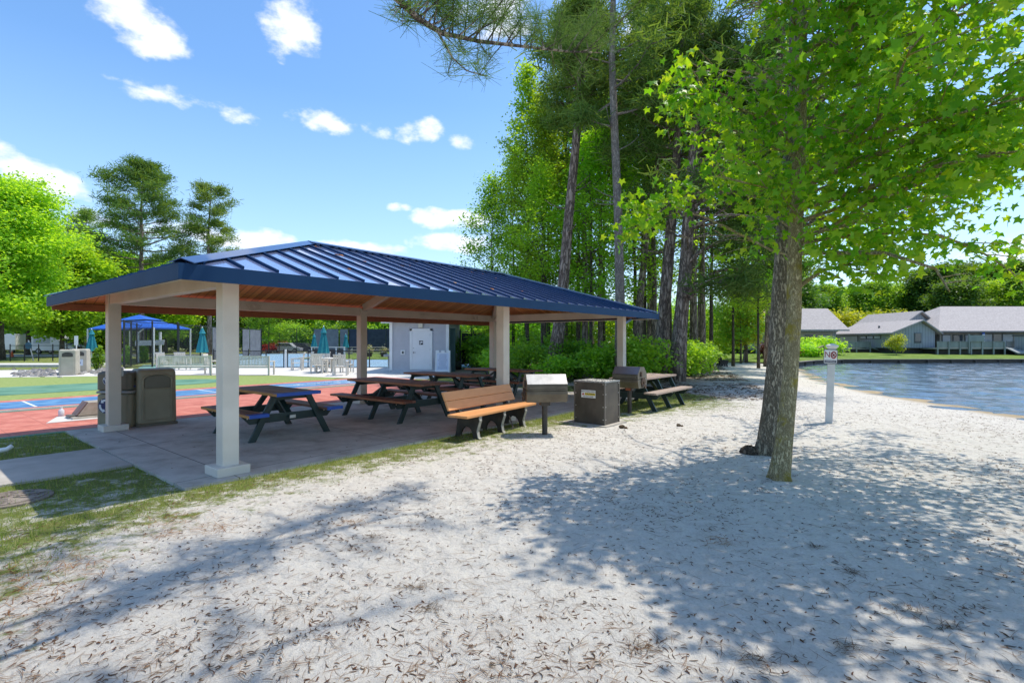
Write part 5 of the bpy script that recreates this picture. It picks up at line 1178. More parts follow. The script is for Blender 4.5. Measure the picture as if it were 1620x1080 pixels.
# ---- trees on the left, and beyond the courts
LG = 'trees beyond the courts'
for kind, px, Y, rz, s_, lab in [('oak', 0, 44, .5, (.82, .82, .87), 'big bright leafy tree with dark trunk at the left picture edge'), ('round', 98, 52, 1.0, (1.0, 1.0, 1.03), 'round bright leafy tree above the white van'), ('roundB', 45, 60, 2.2, 1.15, 'leafy tree behind the big bright tree at the left'),
        ('roundB', 190, 66, 3.0, 1.0, 'leafy tree between the white van and the tallest pine'), ('round', 262, 70, 3.9, 1.05, 'leafy tree at the foot of the tallest pine'), ('roundC', 150, 75, .4, 1.0, 'dark leafy tree behind the blue canopy, left side'),
        ('pineA', 224, 60, 1.2, 1.0, 'tallest pine with broad flat crown, left of the shelter roof'), ('pineB', 331, 62, 2.0, .97, 'narrow pine right of the tallest one, just above the shelter roof corner'), ('pineB', 137, 72, 4.1, .93, 'thin distant pine left of the tallest pine'), ('pineB', 165, 78, 5.0, .75, 'short thin pine beside the thin distant pine'),
        ('round', 330, 80, 4.8, .85, 'leafy tree behind the teal umbrella by the white benches'), ('roundC', 385, 86, 5.5, .95, 'dark leafy tree above the mown crape tree'), ('roundB', 440, 90, .3, .95, 'leafy tree beyond the tennis court, left part'), ('round', 490, 92, 1.1, .9, 'leafy tree beyond the tennis court, behind the largest umbrella'),
        ('roundB', 540, 86, 1.8, .85, 'leafy tree beyond the tennis court, left of the back middle post'), ('round', 592, 82, 2.7, .85, 'bright leafy tree beyond the tennis court beside the bathhouse'), ('roundC', 515, 100, .9, 1.05, 'dark tree in the back row beyond the tennis court'), ('roundC', 280, 92, 2.9, 1.0, 'dark tree in the back row behind the blue canopy'),
        ('roundB', 640, 78, 3.6, .8, 'leafy tree hidden behind the bathhouse roof'), ('low', 425, 66, 1.2, (1.25, 1.25, .95), 'low domed pale green tree beyond the courts'), ('roundC', 75, 78, 1.9, 1.0, 'dark tree behind the white van'), ('roundC', 230, 84, 4.2, 1.0, 'dark tree behind the tallest pine'), ('roundC', 430, 104, 4.2, 1.0, 'dark tree in the back row left of the largest umbrella')]:
    place(kind, px, Y, rz, s_, lab, LG if kind[:4] != 'pine' else 'pines beyond the courts')
# ---- across the lake
HG = 'trees behind the lake houses'
for kind, px, Y, rz, s_, lab in [('hedge', 1262, 70, .3, (1.2, 1, 1.0), 'tall yellow-green thicket behind the left lake house'), ('hedge', 1318, 72, 1.3, (1.1, 1, 1.1), 'tall yellow-green thicket between the left and middle lake houses'), ('hedge', 1365, 74, 2.1, (1.2, 1, 1.15), 'tall yellow-green thicket behind the middle lake house roof'),
        ('hedge', 1425, 78, 3.4, (1.2, 1, 1.15), 'tall yellow-green thicket behind the ridge of the middle lake house'), ('hedge', 1490, 66, 4.6, (.9, .9, .75), 'yellow thicket in the gap before the right lake house')]:
    place(kind, px, Y, rz, s_, lab, 'thickets behind the lake houses', .3)
for kind, px, Y, rz, s_, lab in [('roundC', 1262, 96, 2.8, .95, 'dark tree far behind the left lake house'), ('roundB', 1305, 100, .5, .95, 'leafy tree far behind the left lake house roof'), ('round', 1345, 104, 1.6, 1.0, 'bright tree far behind the gap between lake houses'), ('roundB', 1385, 100, 2.6, 1.0, 'leafy tree far behind the middle lake house'),
        ('round', 1425, 102, 3.3, 1.05, 'bright tree far behind the middle lake house ridge'), ('roundC', 1475, 98, 4.0, 1.15, 'dark rounded tree far behind the gap left of the right lake house'), ('roundC', 1515, 84, 4.9, .85, 'dark glossy rounded tree rising over the right lake house'), ('roundC', 1560, 112, .2, 1.35, 'dark tall tree on the far skyline over the right lake house'),
        ('round', 1568, 86, 1.5, .92, 'bright tree rising over the right lake house roof'), ('roundB', 1615, 84, 2.3, .95, 'leafy tree at the right picture edge over the lake house'), ('roundC', 1618, 110, 3.1, 1.35, 'dark skyline tree at the right picture edge'), ('roundC', 1508, 116, 5.6, 1.4, 'dark skyline tree left of the tall one'), ('roundB', 1200, 62, 5.6, .8, 'leafy tree beside the grey house behind the sweetgums'), ('roundC', 1240, 74, .8, .9, 'dark tree behind the grey house beside the sweetgums')]:
    place(kind, px, Y, rz, s_, lab, HG, .3)
place('clipped', 1272, 46, .5, (1.5, 1.2, .85), 'low rounded bright shrub right of the sweetgum trunks on the lawn', 'clipped shrubs on the far lawn', .15)
place('clipped', 1292, 50, 1.5, (2.2, 1.3, 1.25), 'taller spreading bright shrub before the left lake house', 'clipped shrubs on the far lawn', .15)
place('clipped', 1228, 50, 2.6, (1.2, 1.0, 1.0), 'bright shrub half hidden left of the sweetgum trunks', 'clipped shrubs on the far lawn', .15)
ms = decid('ornamental_tree', 71, 1.55, .5, .95, .04, 10, 26, .12, LEAF_YEL, BARK_GREY, None, .2); ms.location = atd(1418, 555, 48); ms.location.z = .2; tag(ms, 'small yellow-leaved ornamental tree on the far lawn before the middle house')
rs_ = shrub('red_shrub', 72, 1.3, 2.0, 3600, .16, RED_LEAF); p_ = at(1156, 566); rs_.location = (p_.x, 41, .0); tag(rs_, 'dark red-leaved shrub on the lawn edge beyond the black bench')
yt = decid('crape_tree', 73, 4.6, 1.3, 1.7, .09, 16, 70, .17, LEAF_YEL, BARK_GREY, None, .3, lean=.12); yt.location = (atd(1176, 570, 38).x, 38, 0); tag(yt, 'small yellow-green tree with leaning trunk beside the red shrub')
# ================================================================ courts, patio and car park on the left
WOODW = M('weathered_white_wood', (.68, .645, .575), (.56, .52, .455), scale=7, rough=.7, stretch=(1, 1, .3))
BIEGE = M('beige_plastic', (.47, .43, .345), (.41, .375, .30), scale=3, rough=.55)
BIEGD = M('beige_dark', (.26, .235, .19), (.22, .2, .16), scale=3)
TEALC = M('teal_canvas', (.008, .17, .22), (.014, .22, .27), scale=6, rough=.8, bump=.01, bscale=7)
FENB = M('fence_black', (.012, .012, .013), (.02, .02, .021), rough=.5)
def bin_beige(name, lab, px, py, rz, recyc):
    p = at(px, py); t = thing(name, lab, 'bin', (p.x, p.y, 0), rz, None); bin_body(.68, .68, 1.2, dome=.04).build('body', BIEGE, t, bevel=.008)
    q = MB(); pr = [(-.2, .88), (.2, .88)] + [(.2 * math.cos(a), 1.0 + .09 * math.sin(a)) for a in np.linspace(0, math.pi, 9)]
    q.prism([(x, -.35, z) for x, z in pr], (0, .012, 0)); q.build('opening', M('opening_dark', (.05, .045, .04), (.06, .055, .05)), t)
    q = MB(); q.b3(-.24, -.362, .14, .24, -.345, .84); q.build('front_panel', BIEGE, t, bevel=.01)
    if recyc: 
        MB().b3(-.16, -.372, .38, .16, -.3625, .70).build('sticker', M('sticker_pale', (.6, .66, .75), (.55, .62, .72)), t)
        q = MB(); q.tube([(0, -.374, .52), (0, -.379, .52)], .08, 8); q.prism([(-.06, -.376, .56), (.06, -.376, .56), (0, -.376, .65)], (0, -.003, 0)); q.build('sticker_symbol', M('symbol_blue', (.02, .06, .25), (.03, .08, .3)), t)
bin_beige('trash_bin', 'beige trash bin on the river stones at the far left', 110, 593, R(28), False)
bin_beige('recycling_bin', 'beige recycling bin with a blue sticker, behind the beige trash bin', 128, 589.5, R(28), True)
rg = np.random.default_rng(77); st = MB()
for k in range(190):
    px = rg.uniform(20, 195); p = at(px, rg.uniform(583, 593) + (px < 95) * rg.uniform(0, 5)); r_ = rg.uniform(.06, .19)
    if (Vector((p.x, p.y)) - Vector((at(112, 592).x, at(112, 592).y))).length < .5: continue
    st.blob((p.x, p.y, .02), (r_, r_ * rg.uniform(.6, 1), r_ * .6), k, 7, 4, .15)
tag(st.build('river_stones', M('river_stone', (.42, .40, .37), (.16, .145, .13), scale=2.2, rough=.8)), 'bed of pale and dark river stones round the beige bins', 'stones', kind='stuff')
for px, py, lab in ((155, 586, 'narrow upright green shrub right of the beige bins'), (201, 577, 'narrow upright shrub just right of the tall black fence post'), (228, 574, 'narrow upright shrub before the white frame under the blue canopy')):
    p = at(px, py); place('upright', 810 + p.x / p.y * F_PX, p.y, px, 1.0, lab, 'narrow shrubs by the fenced play area')
# chain-link mesh: thin diagonal wires in a see-through sheet
m, nt, nd, lk, bs = newmat('chain_link'); bs.inputs['Base Color'].default_value = (.02, .02, .022, 1); bs.inputs['Roughness'].default_value = .6
tc = nd.new('ShaderNodeTexCoord'); sx = nd.new('ShaderNodeSeparateXYZ'); lk.new(tc.outputs['Object'], sx.inputs[0])
def mn(op, a, b):
    n = nd.new('ShaderNodeMath'); n.operation = op
    for i, x in enumerate((a, b)):
        if x is None: continue
        if isinstance(x, (int, float)): n.inputs[i].default_value = x
        else: lk.new(x, n.inputs[i])
    return n.outputs[0]
wires = []
for op in ('ADD', 'SUBTRACT'):
    s_ = mn('MULTIPLY', mn(op, sx.outputs['X'], sx.outputs['Z']), 14.0); wires.append(mn('LESS_THAN', mn('FRACT', s_, None), .13))
wv = mn('MAXIMUM', wires[0], wires[1]); tr = nd.new('ShaderNodeBsdfTransparent'); mx = nd.new('ShaderNodeMixShader')
lk.new(wv, mx.inputs[0]); lk.new(tr.outputs[0], mx.inputs[1]); lk.new(bs.outputs[0], mx.inputs[2]); lk.new(mx.outputs[0], nd['Material Output'].inputs[0])
LINK = m
SCREEN = M('windscreen_grey', (.115, .12, .135), (.16, .165, .18), scale=2.5, rough=.9, detail=10)
SCREEND = M('windscreen_navy', (.022, .03, .05), (.035, .045, .07), scale=2.5, rough=.9)
def fence(name, lab, a, b, h, n, screens=(), smat=None, mesh=True, rails=(1.0,), pr=.045, group=None, h0=0.0):
    a = Vector(a); b = Vector(b); L_ = (b - a).length; t = thing(name, lab, 'fence', (a.x, a.y, h0), math.atan2(b.y - a.y, b.x - a.x), group)
    for k in range(n + 1):
        x = L_ * k / n; MB().tube([(x, 0, -.1), (x, 0, h + .05), (x, 0, h + .1)], [pr, pr, pr * .4], 8).build('post', FENB, t)
    for r_ in rails:
        MB().bar((0, 0, h * r_ - .03), (L_, 0, h * r_ - .03), .045, .045).build('rail', FENB, t)
    if mesh: MB().sheet([(0, .06, .05), (L_, .06, .05), (L_, .06, h - .05), (0, .06, h - .05)]).build('chain_link', LINK, t)
    for s0, s1 in screens:
        MB().b3(L_ * s0, -.065, .25, L_ * s1, -.05, h - .1).build('windscreen', smat or SCREEN, t)
    return t
g2 = lambda px, Y: ((px - 810) / F_PX * Y, Y, 0)
fence('chain_link_fence', 'tall black chain-link fence with the thick post right of the beige bins', g2(196, 30), g2(281, 33.6), 2.8, 2, rails=(1.0, .04))
fence('chain_link_fence', 'tall black chain-link fence running back from the thick corner post', g2(196.5, 30.3), g2(243, 46), 2.8, 6, rails=(1.0, .04))
fence('chain_link_fence', 'tall fence with grey windscreens behind the teal umbrella by the benches', g2(283, 34), g2(413, 48), 2.75, 5, ((.32, .40), (.52, .60), (.70, .80), (.81, .98)), rails=(1.0, .03))
fence('chain_link_fence', 'far tall fence with grey windscreens behind the large teal umbrella', g2(414, 66), g2(552, 66.5), 3.3, 5, ((.60, .73), (.74, .88), (.90, .99)))
fence('chain_link_fence', 'far tall fence with dark navy windscreen left of the bathhouse', g2(553, 66.6), g2(640, 67), 3.3, 3, ((.0, .33), (.335, .66), (.67, 1.0)), SCREEND)
fence('low_chain_link_fence', 'low black chain-link fence along the near side of the tennis court', g2(338, 31.4), g2(449, 31.1), 1.05, 4, rails=(1.0, .05), pr=.035)
fence('low_chain_link_fence', 'low black chain-link fence between the patio chairs and the bathhouse', g2(455, 31.1), g2(617, 31.1), 1.05, 5, rails=(1.0, .05), pr=.035)
fence('low_rail_fence', 'low black rail fence before the white van', g2(16, 41), g2(128, 41.5), 1.3, 5, mesh=False, rails=(1.0, .3), pr=.04)
gp = MB(); x_, y_, _ = g2(452, 31.1); gp.b3(x_ - .045, y_ - .045, 0, x_ + .045, y_ + .045, 1.12); tag(gp.build('gate_post', WHITE, bevel=.01), 'short white gate post between the two low black fences', 'post')
fence('chain_link_fence', 'dark fence with black windscreen behind the green cabinet', (-3.0, 29.5, 0), (-1.9, 35, 0), 2.2, 2, ((.02, .98),), M('windscreen_black', (.012, .012, .014), (.02, .02, .022), rough=.9), mesh=False)
# umbrellas
def umbrella(lab, px, Y, h=2.35, cl=1.35, first=[None]):
    x, y, _ = g2(px, Y)
    if first[0] is None:
        t = thing('closed_umbrella', lab, 'umbrella', (x, y, 0), 0, 'closed teal patio umbrellas'); first[0] = t
        MB().tube([(0, 0, 0), (0, 0, 2.3)], .025, 8).build('pole', WHITE, t)
        q = MB(); n = 24; rings = []
        for z, r_ in ((.98, .25), (1.0, .27), (1.35, .215), (1.75, .145), (2.08, .085), (2.12, .06)):
            rings.append([(r_ * (1 + .22 * (1 if j % 3 == 0 else -.35 * (j % 3))) * math.cos(2 * math.pi * j / n + z * .25), r_ * (1 + .22 * (1 if j % 3 == 0 else -.35 * (j % 3))) * math.sin(2 * math.pi * j / n + z * .25), z) for j in range(n)])
        loft(q, rings); c = q.build('canopy', TEALC, t)
        q = MB(); loft(q, [[(r_ * (1 + .12 * (j % 2)) * math.cos(2 * math.pi * j / 16), r_ * (1 + .12 * (j % 2)) * math.sin(2 * math.pi * j / 16), z) for j in range(16)] for z, r_ in ((2.03, .14), (2.05, .15), (2.2, .09), (2.36, .03))]); q.build('vent_cap', TEALC, c)
        MB().lathe([(.02, 2.3), (.03, 2.38), (.01, 2.44)], 8).build('finial', WHITE, t)
        MB().lathe([(.24, 0), (.24, .05), (.06, .1)], 16).build('base', GREYM, t)
    else: dup(first[0], (x, y, 0), px * .3, lab)
umbrella('closed teal umbrella behind the first white bench', 320, 28.6); umbrella('closed teal umbrella behind the beige bins, by the white canopy post', 145, 32.5); umbrella('largest closed teal umbrella, standing in the round table', 512, 26.6)
umbrella('small distant closed teal umbrella left of the largest one', 497, 52); umbrella('small distant closed teal umbrella right of the largest one', 547, 52)
# slatted benches, seen from behind
def slat_bench(lab, px, Y, rz, first=[None]):
    x, y, _ = g2(px, Y)
    if first[0] is not None: return dup(first[0], (x, y, 0), rz, lab)
    t = thing('slat_bench', lab, 'bench', (x, y, 0), rz, 'white slat benches on the patio'); first[0] = t; w_ = 1.2
    q = MB()
    for k in range(5): q.b3(-w_, .04 + k * .10, .41, w_, .12 + k * .10, .435)
    q.build('seat', WOODW, t)
    q = MB(); q.b3(-w_, -.03, .86, w_, .01, .92); q.b3(-w_, -.03, .47, w_, .01, .52)
    for k in range(34): xx = -w_ + .06 + k * (2 * w_ - .12) / 33; q.b3(xx - .018, -.02, .52, xx + .018, .0, .86)
    q.build('backrest', WOODW, t)
    MB().b3(-w_, -.02, .35, w_, .02, .41).build('rail', WOODW, t)
    for s in (-1, 1):
        for yy, zz in ((-.02, .92), (.52, .64)): MB().b3(s * w_ - .035, yy - .035, 0, s * w_ + .035, yy + .035, zz).build('leg', WOODW, t)
        MB().b3(s * w_ - .045, .02, .641, s * w_ + .045, .58, .675).build('armrest', WOODW, t)
    return t
slat_bench('white slat bench left of the nearest post, backrest to the viewer', 293, 24.0, R(2)); slat_bench('white slat bench partly hidden behind the nearest post', 385, 24.0, R(1))
# armchairs
def chair(lab, px, Y, rz, first=[None]):
    x, y, _ = g2(px, Y)
    if first[0] is not None: return dup(first[0], (x, y, 0), rz, lab)
    t = thing('patio_armchair', lab, 'chair', (x, y, 0), rz, 'white wooden patio armchairs'); first[0] = t
    q = MB()
    for k in range(5): q.b3(-.27, -.26 + k * .105, .40, .27, -.17 + k * .105, .425)
    q.build('seat', WOODW, t)
    q = MB()
    for k in range(6): q.bar((-.24 + k * .096, .27, .46), (-.24 + k * .096, .38, .96), .075, .02, up=(0, 1, 0))
    q.bar((-.29, .39, .97), (.29, .39, .97), .04, .06); q.build('backrest', WOODW, t)
    for s in (-1, 1):
        MB().b3(s * .30 - .03, -.28, 0, s * .30 + .03, -.22, .63).build('leg', WOODW, t); MB().bar((s * .30, .27, 0), (s * .30, .30, .64), .06, .06, up=(0, 1, 0)).build('leg', WOODW, t)
        MB().b3(s * .30 - .045, -.31, .641, s * .30 + .045, .33, .67).build('armrest', WOODW, t)
    MB().b3(-.27, -.27, .34, .27, -.235, .40).build('apron', WOODW, t)
    return t
chair('white armchair at the left end of the round table, turned to the right', 470, 28.3, R(-75)); chair('white armchair behind the leftmost one at the round table', 484, 30.0, R(-60)); chair('white armchair with its back to the viewer, before the round table', 505, 25.6, R(175)); chair('white armchair right of the round table, nearest to the back middle post', 539, 24.1, R(190))
chair('white armchair at the right rear of the round table', 549, 26.4, R(120)); chair('white armchair beyond the round table, behind the umbrella pole', 512, 29.6, R(5)); chair('white armchair beside the nearest post, behind the white benches', 338, 25.2, R(100)); chair('white armchair behind the left half of the first white bench', 262, 28.6, R(170)); chair('white armchair behind the right half of the first white bench', 289, 28.8, R(190))
x, y, _ = g2(513, 26.6); tbn = thing('round_table', 'round white patio table with the largest teal umbrella', 'table', (x, y, 0))
MB().lathe([(.70, .70), (.72, .71), (.72, .735), (.70, .745)], 26).build('tabletop', M('table_white', (.66, .63, .57), (.58, .55, .49), scale=4), tbn)
for a in range(4): an = .6 + a * math.pi / 2; MB().b3(.42 * math.cos(an) - .06, .42 * math.sin(an) - .06, 0, .42 * math.cos(an) + .06, .42 * math.sin(an) + .06, .698).build('leg', WOODW, tbn)
# blue canopy with its posts
cn = thing('shade_canopy', 'bright blue pointed shade canopy on white posts', 'canopy', (0, 0, 0))
Fp, Rp, Lp = Vector((*g2(243, 36)[:2], 2.62)), Vector((*g2(301, 44)[:2], 2.72)), Vector((*g2(139, 43)[:2], 2.68)); Bp = Lp + Rp - Fp; Ap = Vector((*g2(220, 43)[:2], 3.85))
CANB = M('canopy_blue', (.012, .10, .50), (.018, .13, .58), scale=2, rough=.6); q = MB()
def lp(a, b, t): return a + (b - a) * t
for a, b in ((Lp, Fp), (Fp, Rp), (Rp, Bp), (Bp, Lp)):
    m1, m2 = lp(a, Ap, .52) + Vector((0, 0, -.04)), lp(b, Ap, .52) + Vector((0, 0, -.04)); q.add([a, b, m2, m1], [(0, 1, 2, 3)]); q.add([m1 + Vector((0, 0, .12)), m2 + Vector((0, 0, .12)), Ap], [(0, 1, 2)]); q.add([a, b, b + Vector((0, 0, -.1)), a + Vector((0, 0, -.1))], [(0, 1, 2, 3)])
q.build('canopy', CANB, cn)
for p in (Fp, Rp, Lp, Bp): MB().tube([(p.x, p.y, -.1), (p.x, p.y, p.z - .02)], .07, 10).build('post', WHITE, cn)
# white frame with a slanted panel
x, y, _ = g2(236, 37.5); wf = thing('white_frame', 'white post frame with a slanted panel under the blue canopy', 'frame', (x, y, 0))
for s in (-1, 1): MB().b3(s * .82 - .06, -.06, 0, s * .82 + .06, .06, 2.3).build('post', WHITE, wf)
q = MB(); q.prism([(-.95, -.08, 1.28), (1.15, -.08, 1.35), (1.2, -.08, 1.72), (-.95, -.08, 1.66)], (0, -.05, 0)); q.build('panel', M('panel_white', (.6, .6, .6), (.5, .5, .5), scale=4), wf)
q = MB(); q.bar((-.82, 0, 2.2), (-.4, 0, 2.55), .07, .07); q.bar((.2, -.14, 1.3), (1.15, -.14, 1.7), .06, .03); q.build('brace', WHITE, wf)
# white service van
def car_wheel(par, x, y, r_, w_=.22):
    wl = MB().tube([(x, y - w_ / 2, r_), (x, y + w_ / 2, r_)], r_, 18).build('wheel', M('tyre', (.02, .02, .02), (.03, .03, .03), rough=.8), par)
    MB().tube([(x, y - w_ / 2 - .012, r_), (x, y - w_ / 2 - .002, r_)], r_ * .6, 14).build('rim', GREYM, wl)
CARW = M('car_white', (.72, .72, .71), (.68, .68, .67), scale=2, rough=.25, coat=.6); GLASS = M('car_glass', (.02, .03, .04), (.03, .04, .05), rough=.05, spec=.8)
x, y, _ = g2(92, 66); van = thing('service_van', 'white van with boxy service body facing right, behind the low rail fence', 'van', (x, y, .006))
MB().prism([(-2.7, -.95, .42), (1.0, -.95, .42), (1.0, -.95, 1.5), (.55, -.95, 2.42), (-2.7, -.95, 2.42)], (0, 1.9, 0)).build('cargo_body', CARW, van, bevel=.04)
MB().prism([(1.003, -.92, .42), (2.75, -.92, .42), (2.8, -.92, .75), (2.7, -.92, 1.02), (1.9, -.92, 1.25), (1.25, -.92, 1.95), (1.003, -.92, 2.0)], (0, 1.84, 0)).build('cab', CARW, van, bevel=.05)
MB().prism([(1.1, -.93, 1.27), (1.72, -.93, 1.27), (1.25, -.93, 1.8), (1.1, -.93, 1.82)], (0, .008, 0)).build('side_window', GLASS, van)
MB().prism([(1.96, -.8, 1.26), (1.36, -.8, 1.88), (1.36, .8, 1.88), (1.96, .8, 1.26)], (.02, 0, .02)).build('windscreen', GLASS, van)
MB().b3(2.62, -.85, .78, 2.80, -.55, .98).build('headlight', M('lamp_glass', (.5, .5, .52), (.45, .45, .47), rough=.1), van); MB().b3(2.755, -.4, .6, 2.815, .4, .95).build('grille', BLACK, van); MB().b3(2.6, -.9, .36, 2.86, .9, .52).build('bumper', GREYM, van)
MB().b3(-2.3, -.975, 1.3, -.2, -.953, 2.2).build('side_panel', M('panel_pale', (.52, .52, .5), (.46, .46, .44), scale=1.5), van); car_wheel(van, -1.7, -.85, .36); car_wheel(van, 2.05, -.85, .36); car_wheel(van, -1.7, .85, .36); car_wheel(van, 2.05, .85, .36)
x, y, _ = g2(24, 68); tk = thing('box_truck', 'white boxy vehicle half hidden behind the left trunk', 'truck', (x, y, .006)); MB().b3(-1.6, -1, .5, 1.0, 1, 2.6).build('box', CARW, tk, bevel=.04); MB().prism([(-2.9, -.9, .45), (-1.63, -.9, .45), (-1.63, -.9, 2.0), (-2.2, -.9, 1.95), (-2.75, -.9, 1.2)], (0, 1.8, 0)).build('cab', CARW, tk, bevel=.05); MB().prism([(-2.55, -.91, 1.25), (-1.8, -.91, 1.25), (-1.8, -.91, 1.8), (-2.2, -.91, 1.78)], (0, .008, 0)).build('side_window', GLASS, tk); car_wheel(tk, -2.2, -.85, .38); car_wheel(tk, .4, -.85, .38)
x, y, _ = g2(19, 50.5); cne = thing('traffic_cone', 'small orange traffic cone beside the left trunk', 'cone', (x, y, 0)); MB().lathe([(.17, .03), (.03, .70), (.02, .71)], 12).build('cone', M('cone_orange', (.62, .10, .02), (.55, .09, .02)), cne); MB().b3(-.22, -.22, 0, .22, .22, .03).build('base', BLACK, cne)
x, y, _ = g2(53, 42); rsn = thing('round_sign', 'round dark blue sign on a leaning pale pole before the van', 'sign', (x, y, 0), 0); rsn.rotation_euler[1] = R(-14); MB().tube([(0, 0, -.1), (0, 0, 1.75)], .045, 8).build('pole', GREYM, rsn); MB().tube([(-.05, -.05, 1.3), (-.05, -.08, 1.3)], .30, 8).build('sign_plate', M('sign_blue_dark', (.03, .10, .16), (.04, .12, .19)), rsn)
x, y, _ = g2(121, 34); wsn = thing('sign_post', 'small blank white sign on a thin pole behind the beige bins', 'sign', (x, y, 0)); MB().tube([(0, 0, -.1), (0, 0, 1.5)], .03, 8).build('pole', WHITE, wsn); MB().b3(-.12, -.04, 1.35, .14, -.031, 1.98).build('sign_plate', WHITE, wsn)
x, y, _ = g2(96, 92); hs = thing('pale_house', 'pale house glimpsed between the trees above the van', 'house', (x, y, 0)); MB().b3(-4, 0, 0, 4, 7, 4.2).build('wall', M('pale_wall', (.50, .51, .53), (.45, .46, .48)), hs); MB().prism([(-4.5, -.5, 4.2), (4.5, -.5, 4.2), (4.5, 3.5, 6.6), (-4.5, 3.5, 6.6)], (0, .1, .18)).build('roof', M('pale_roof', (.42, .42, .43), (.36, .36, .37)), hs); MB().b3(1.2, -.04, 1, 2.4, -.003, 2.4).build('window', GLASS, hs)
# far side of the tennis court
AZ = leafmat('azalea', [(.38, .02, .03), (.48, .03, .04), (.30, .03, .04), (.06, .12, .02)], .3)
MAKE['azalea'] = lambda: shrub('flowering_shrub', 36, 1.0, 1.3, 1800, .16, AZ)
place('azalea', 439, 72, 0, 1.5, 'red flowering shrub beyond the tennis court, below the low domed tree', 'red flowering shrubs'); place('azalea', 423, 70, 1, 1.0, 'smaller red flowering shrub left of the larger one', 'red flowering shrubs')
x, y, _ = g2(422, 72); ct = thing('utility_cart', 'small cart with a pale flat roof beyond the tennis court', 'cart', (x, y, 0)); MB().b3(-.75, -.6, 1.75, .75, .6, 1.9).build('roof', M('cart_roof', (.5, .58, .66), (.45, .53, .61)), ct); MB().prism([(-1.2, -.6, .3), (1.2, -.6, .3), (1.2, -.6, .75), (.5, -.6, .8), (.4, -.6, .55), (-.2, -.6, .55), (-.3, -.6, .9), (-1.2, -.6, .85)], (0, 1.2, 0)).build('body', M('cart_dark', (.03, .04, .08), (.05, .05, .09)), ct)
for sx_ in (-.65, .65):
    for sy_ in (-.52, .52): MB().b3(sx_ - .03, sy_ - .03, .8, sx_ + .03, sy_ + .03, 1.75).build('roof_post', BLACK, ct)
car_wheel(ct, -.8, -.55, .25, .15); car_wheel(ct, .8, -.55, .25, .15)
def car(lab, px, Y, mat):
    x, y, _ = g2(px, Y); t = thing('parked_car', lab, 'car', (x, y, .006)); MB().prism([(-2.1, -.85, .3), (2.1, -.85, .3), (2.15, -.85, .7), (1.2, -.85, .9), (.6, -.85, 1.4), (-1.0, -.85, 1.42), (-1.7, -.85, .95), (-2.15, -.85, .85)], (0, 1.7, 0)).build('body', mat, t, bevel=.05)
    MB().prism([(-1.45, -.86, .95), (1.0, -.86, .95), (.5, -.86, 1.33), (-.95, -.86, 1.34)], (0, .008, 0)).build('side_window', GLASS, t); car_wheel(t, -1.35, -.78, .32); car_wheel(t, 1.35, -.78, .32)
car('silver parked car beyond the tennis court right of the red shrub', 455, 71, M('car_silver', (.45, .46, .48), (.4, .41, .43), rough=.25, coat=.5)); car('dark parked car beyond the tennis court behind the low fence gate', 478, 72, M('car_dark', (.03, .03, .04), (.04, .04, .05), rough=.25, coat=.5))
x, y, _ = g2(576, 56); bl = thing('bleacher', 'low tan bleacher benches beyond the tennis court left of the bathhouse', 'bench', (x, y, 0))
for k in range(3): MB().b3(-2.0, k * .6, .32 + k * .3, 2.0, k * .6 + .35, .38 + k * .3).build('seat', M('bleacher_tan', (.48, .42, .32), (.4, .35, .27)), bl)
for s in (-1.8, 0, 1.8): MB().prism([(s, .05, 0), (s, 1.5, 0), (s, 1.5, .9), (s, .05, .3)], (.08, 0, 0)).build('leg', GREYM, bl)
for px, lab in ((584, 'dark flower pot with a blooming plant left of the bathhouse'), (607, 'dark flower pot with a blooming plant close to the bathhouse corner')):
    x, y, _ = g2(px, 50); t = thing('flower_pot', lab, 'planter', (x, y, 0), 0, 'flower pots by the tennis court'); MB().lathe([(.22, 0), (.34, .5), (.36, .52)], 14).build('pot', M('pot_dark', (.05, .035, .03), (.07, .05, .04)), t); rg_ = np.random.default_rng(px); leaves_at('plant', rg_.normal(0, .18, (20, 3)) + np.array([0, 0, .75]), 14, (.12, .12, .1), .14, leafmat('bloom', [(.10, .16, .04), (.4, .36, .3), (.2, .2, .06)], .3), t, rg_)
x, y, _ = g2(519, 33); pf = thing('slat_screen', 'low dark slatted screen with white posts behind the round table', 'screen', (x, y, 0), R(12))
for k in range(5): MB().b3(-1.0 + k * .5 - .03, -.03, 0, -1.0 + k * .5 + .03, .03, 1.2).build('post', WHITE, pf)
for k in range(4): MB().b3(-.965 + k * .5, -.015, .1, -.535 + k * .5, .015, 1.1).build('panel', M('screen_dark', (.035, .03, .03), (.05, .045, .045)), pf)
MB().b3(-1.05, -.1, 1.205, 1.05, .1, 1.25).build('top_rail', WOODW, pf)
for px, Y, s_, lab in ((300, 82, .9, 'thicket behind the fence near the blue canopy'), (345, 84, .95, 'thicket behind the fence near the teal umbrella by the benches'), (400, 88, .9, 'thicket beyond the court left of the low domed tree'), (470, 84, .9, 'thicket beyond the court right of the low domed tree'), (520, 84, 1.0, 'thicket beyond the court behind the largest umbrella'), (570, 80, 1.0, 'thicket beyond the court left of the bathhouse'), (615, 76, 1.0, 'thicket beyond the court right behind the bathhouse corner'), (180, 76, .8, 'thicket behind the blue canopy left post'), (240, 78, .85, 'thicket behind the middle of the blue canopy'), (125, 80, .7, 'thicket behind the blank white sign'), (60, 84, .8, 'thicket behind the white van'), (10, 80, .8, 'thicket behind the left trunk')):
    place('thicket', px, Y, px * .1, (1.3, 1.0, s_), lab, 'thickets beyond the courts') if 'thicket' in MAKE else None

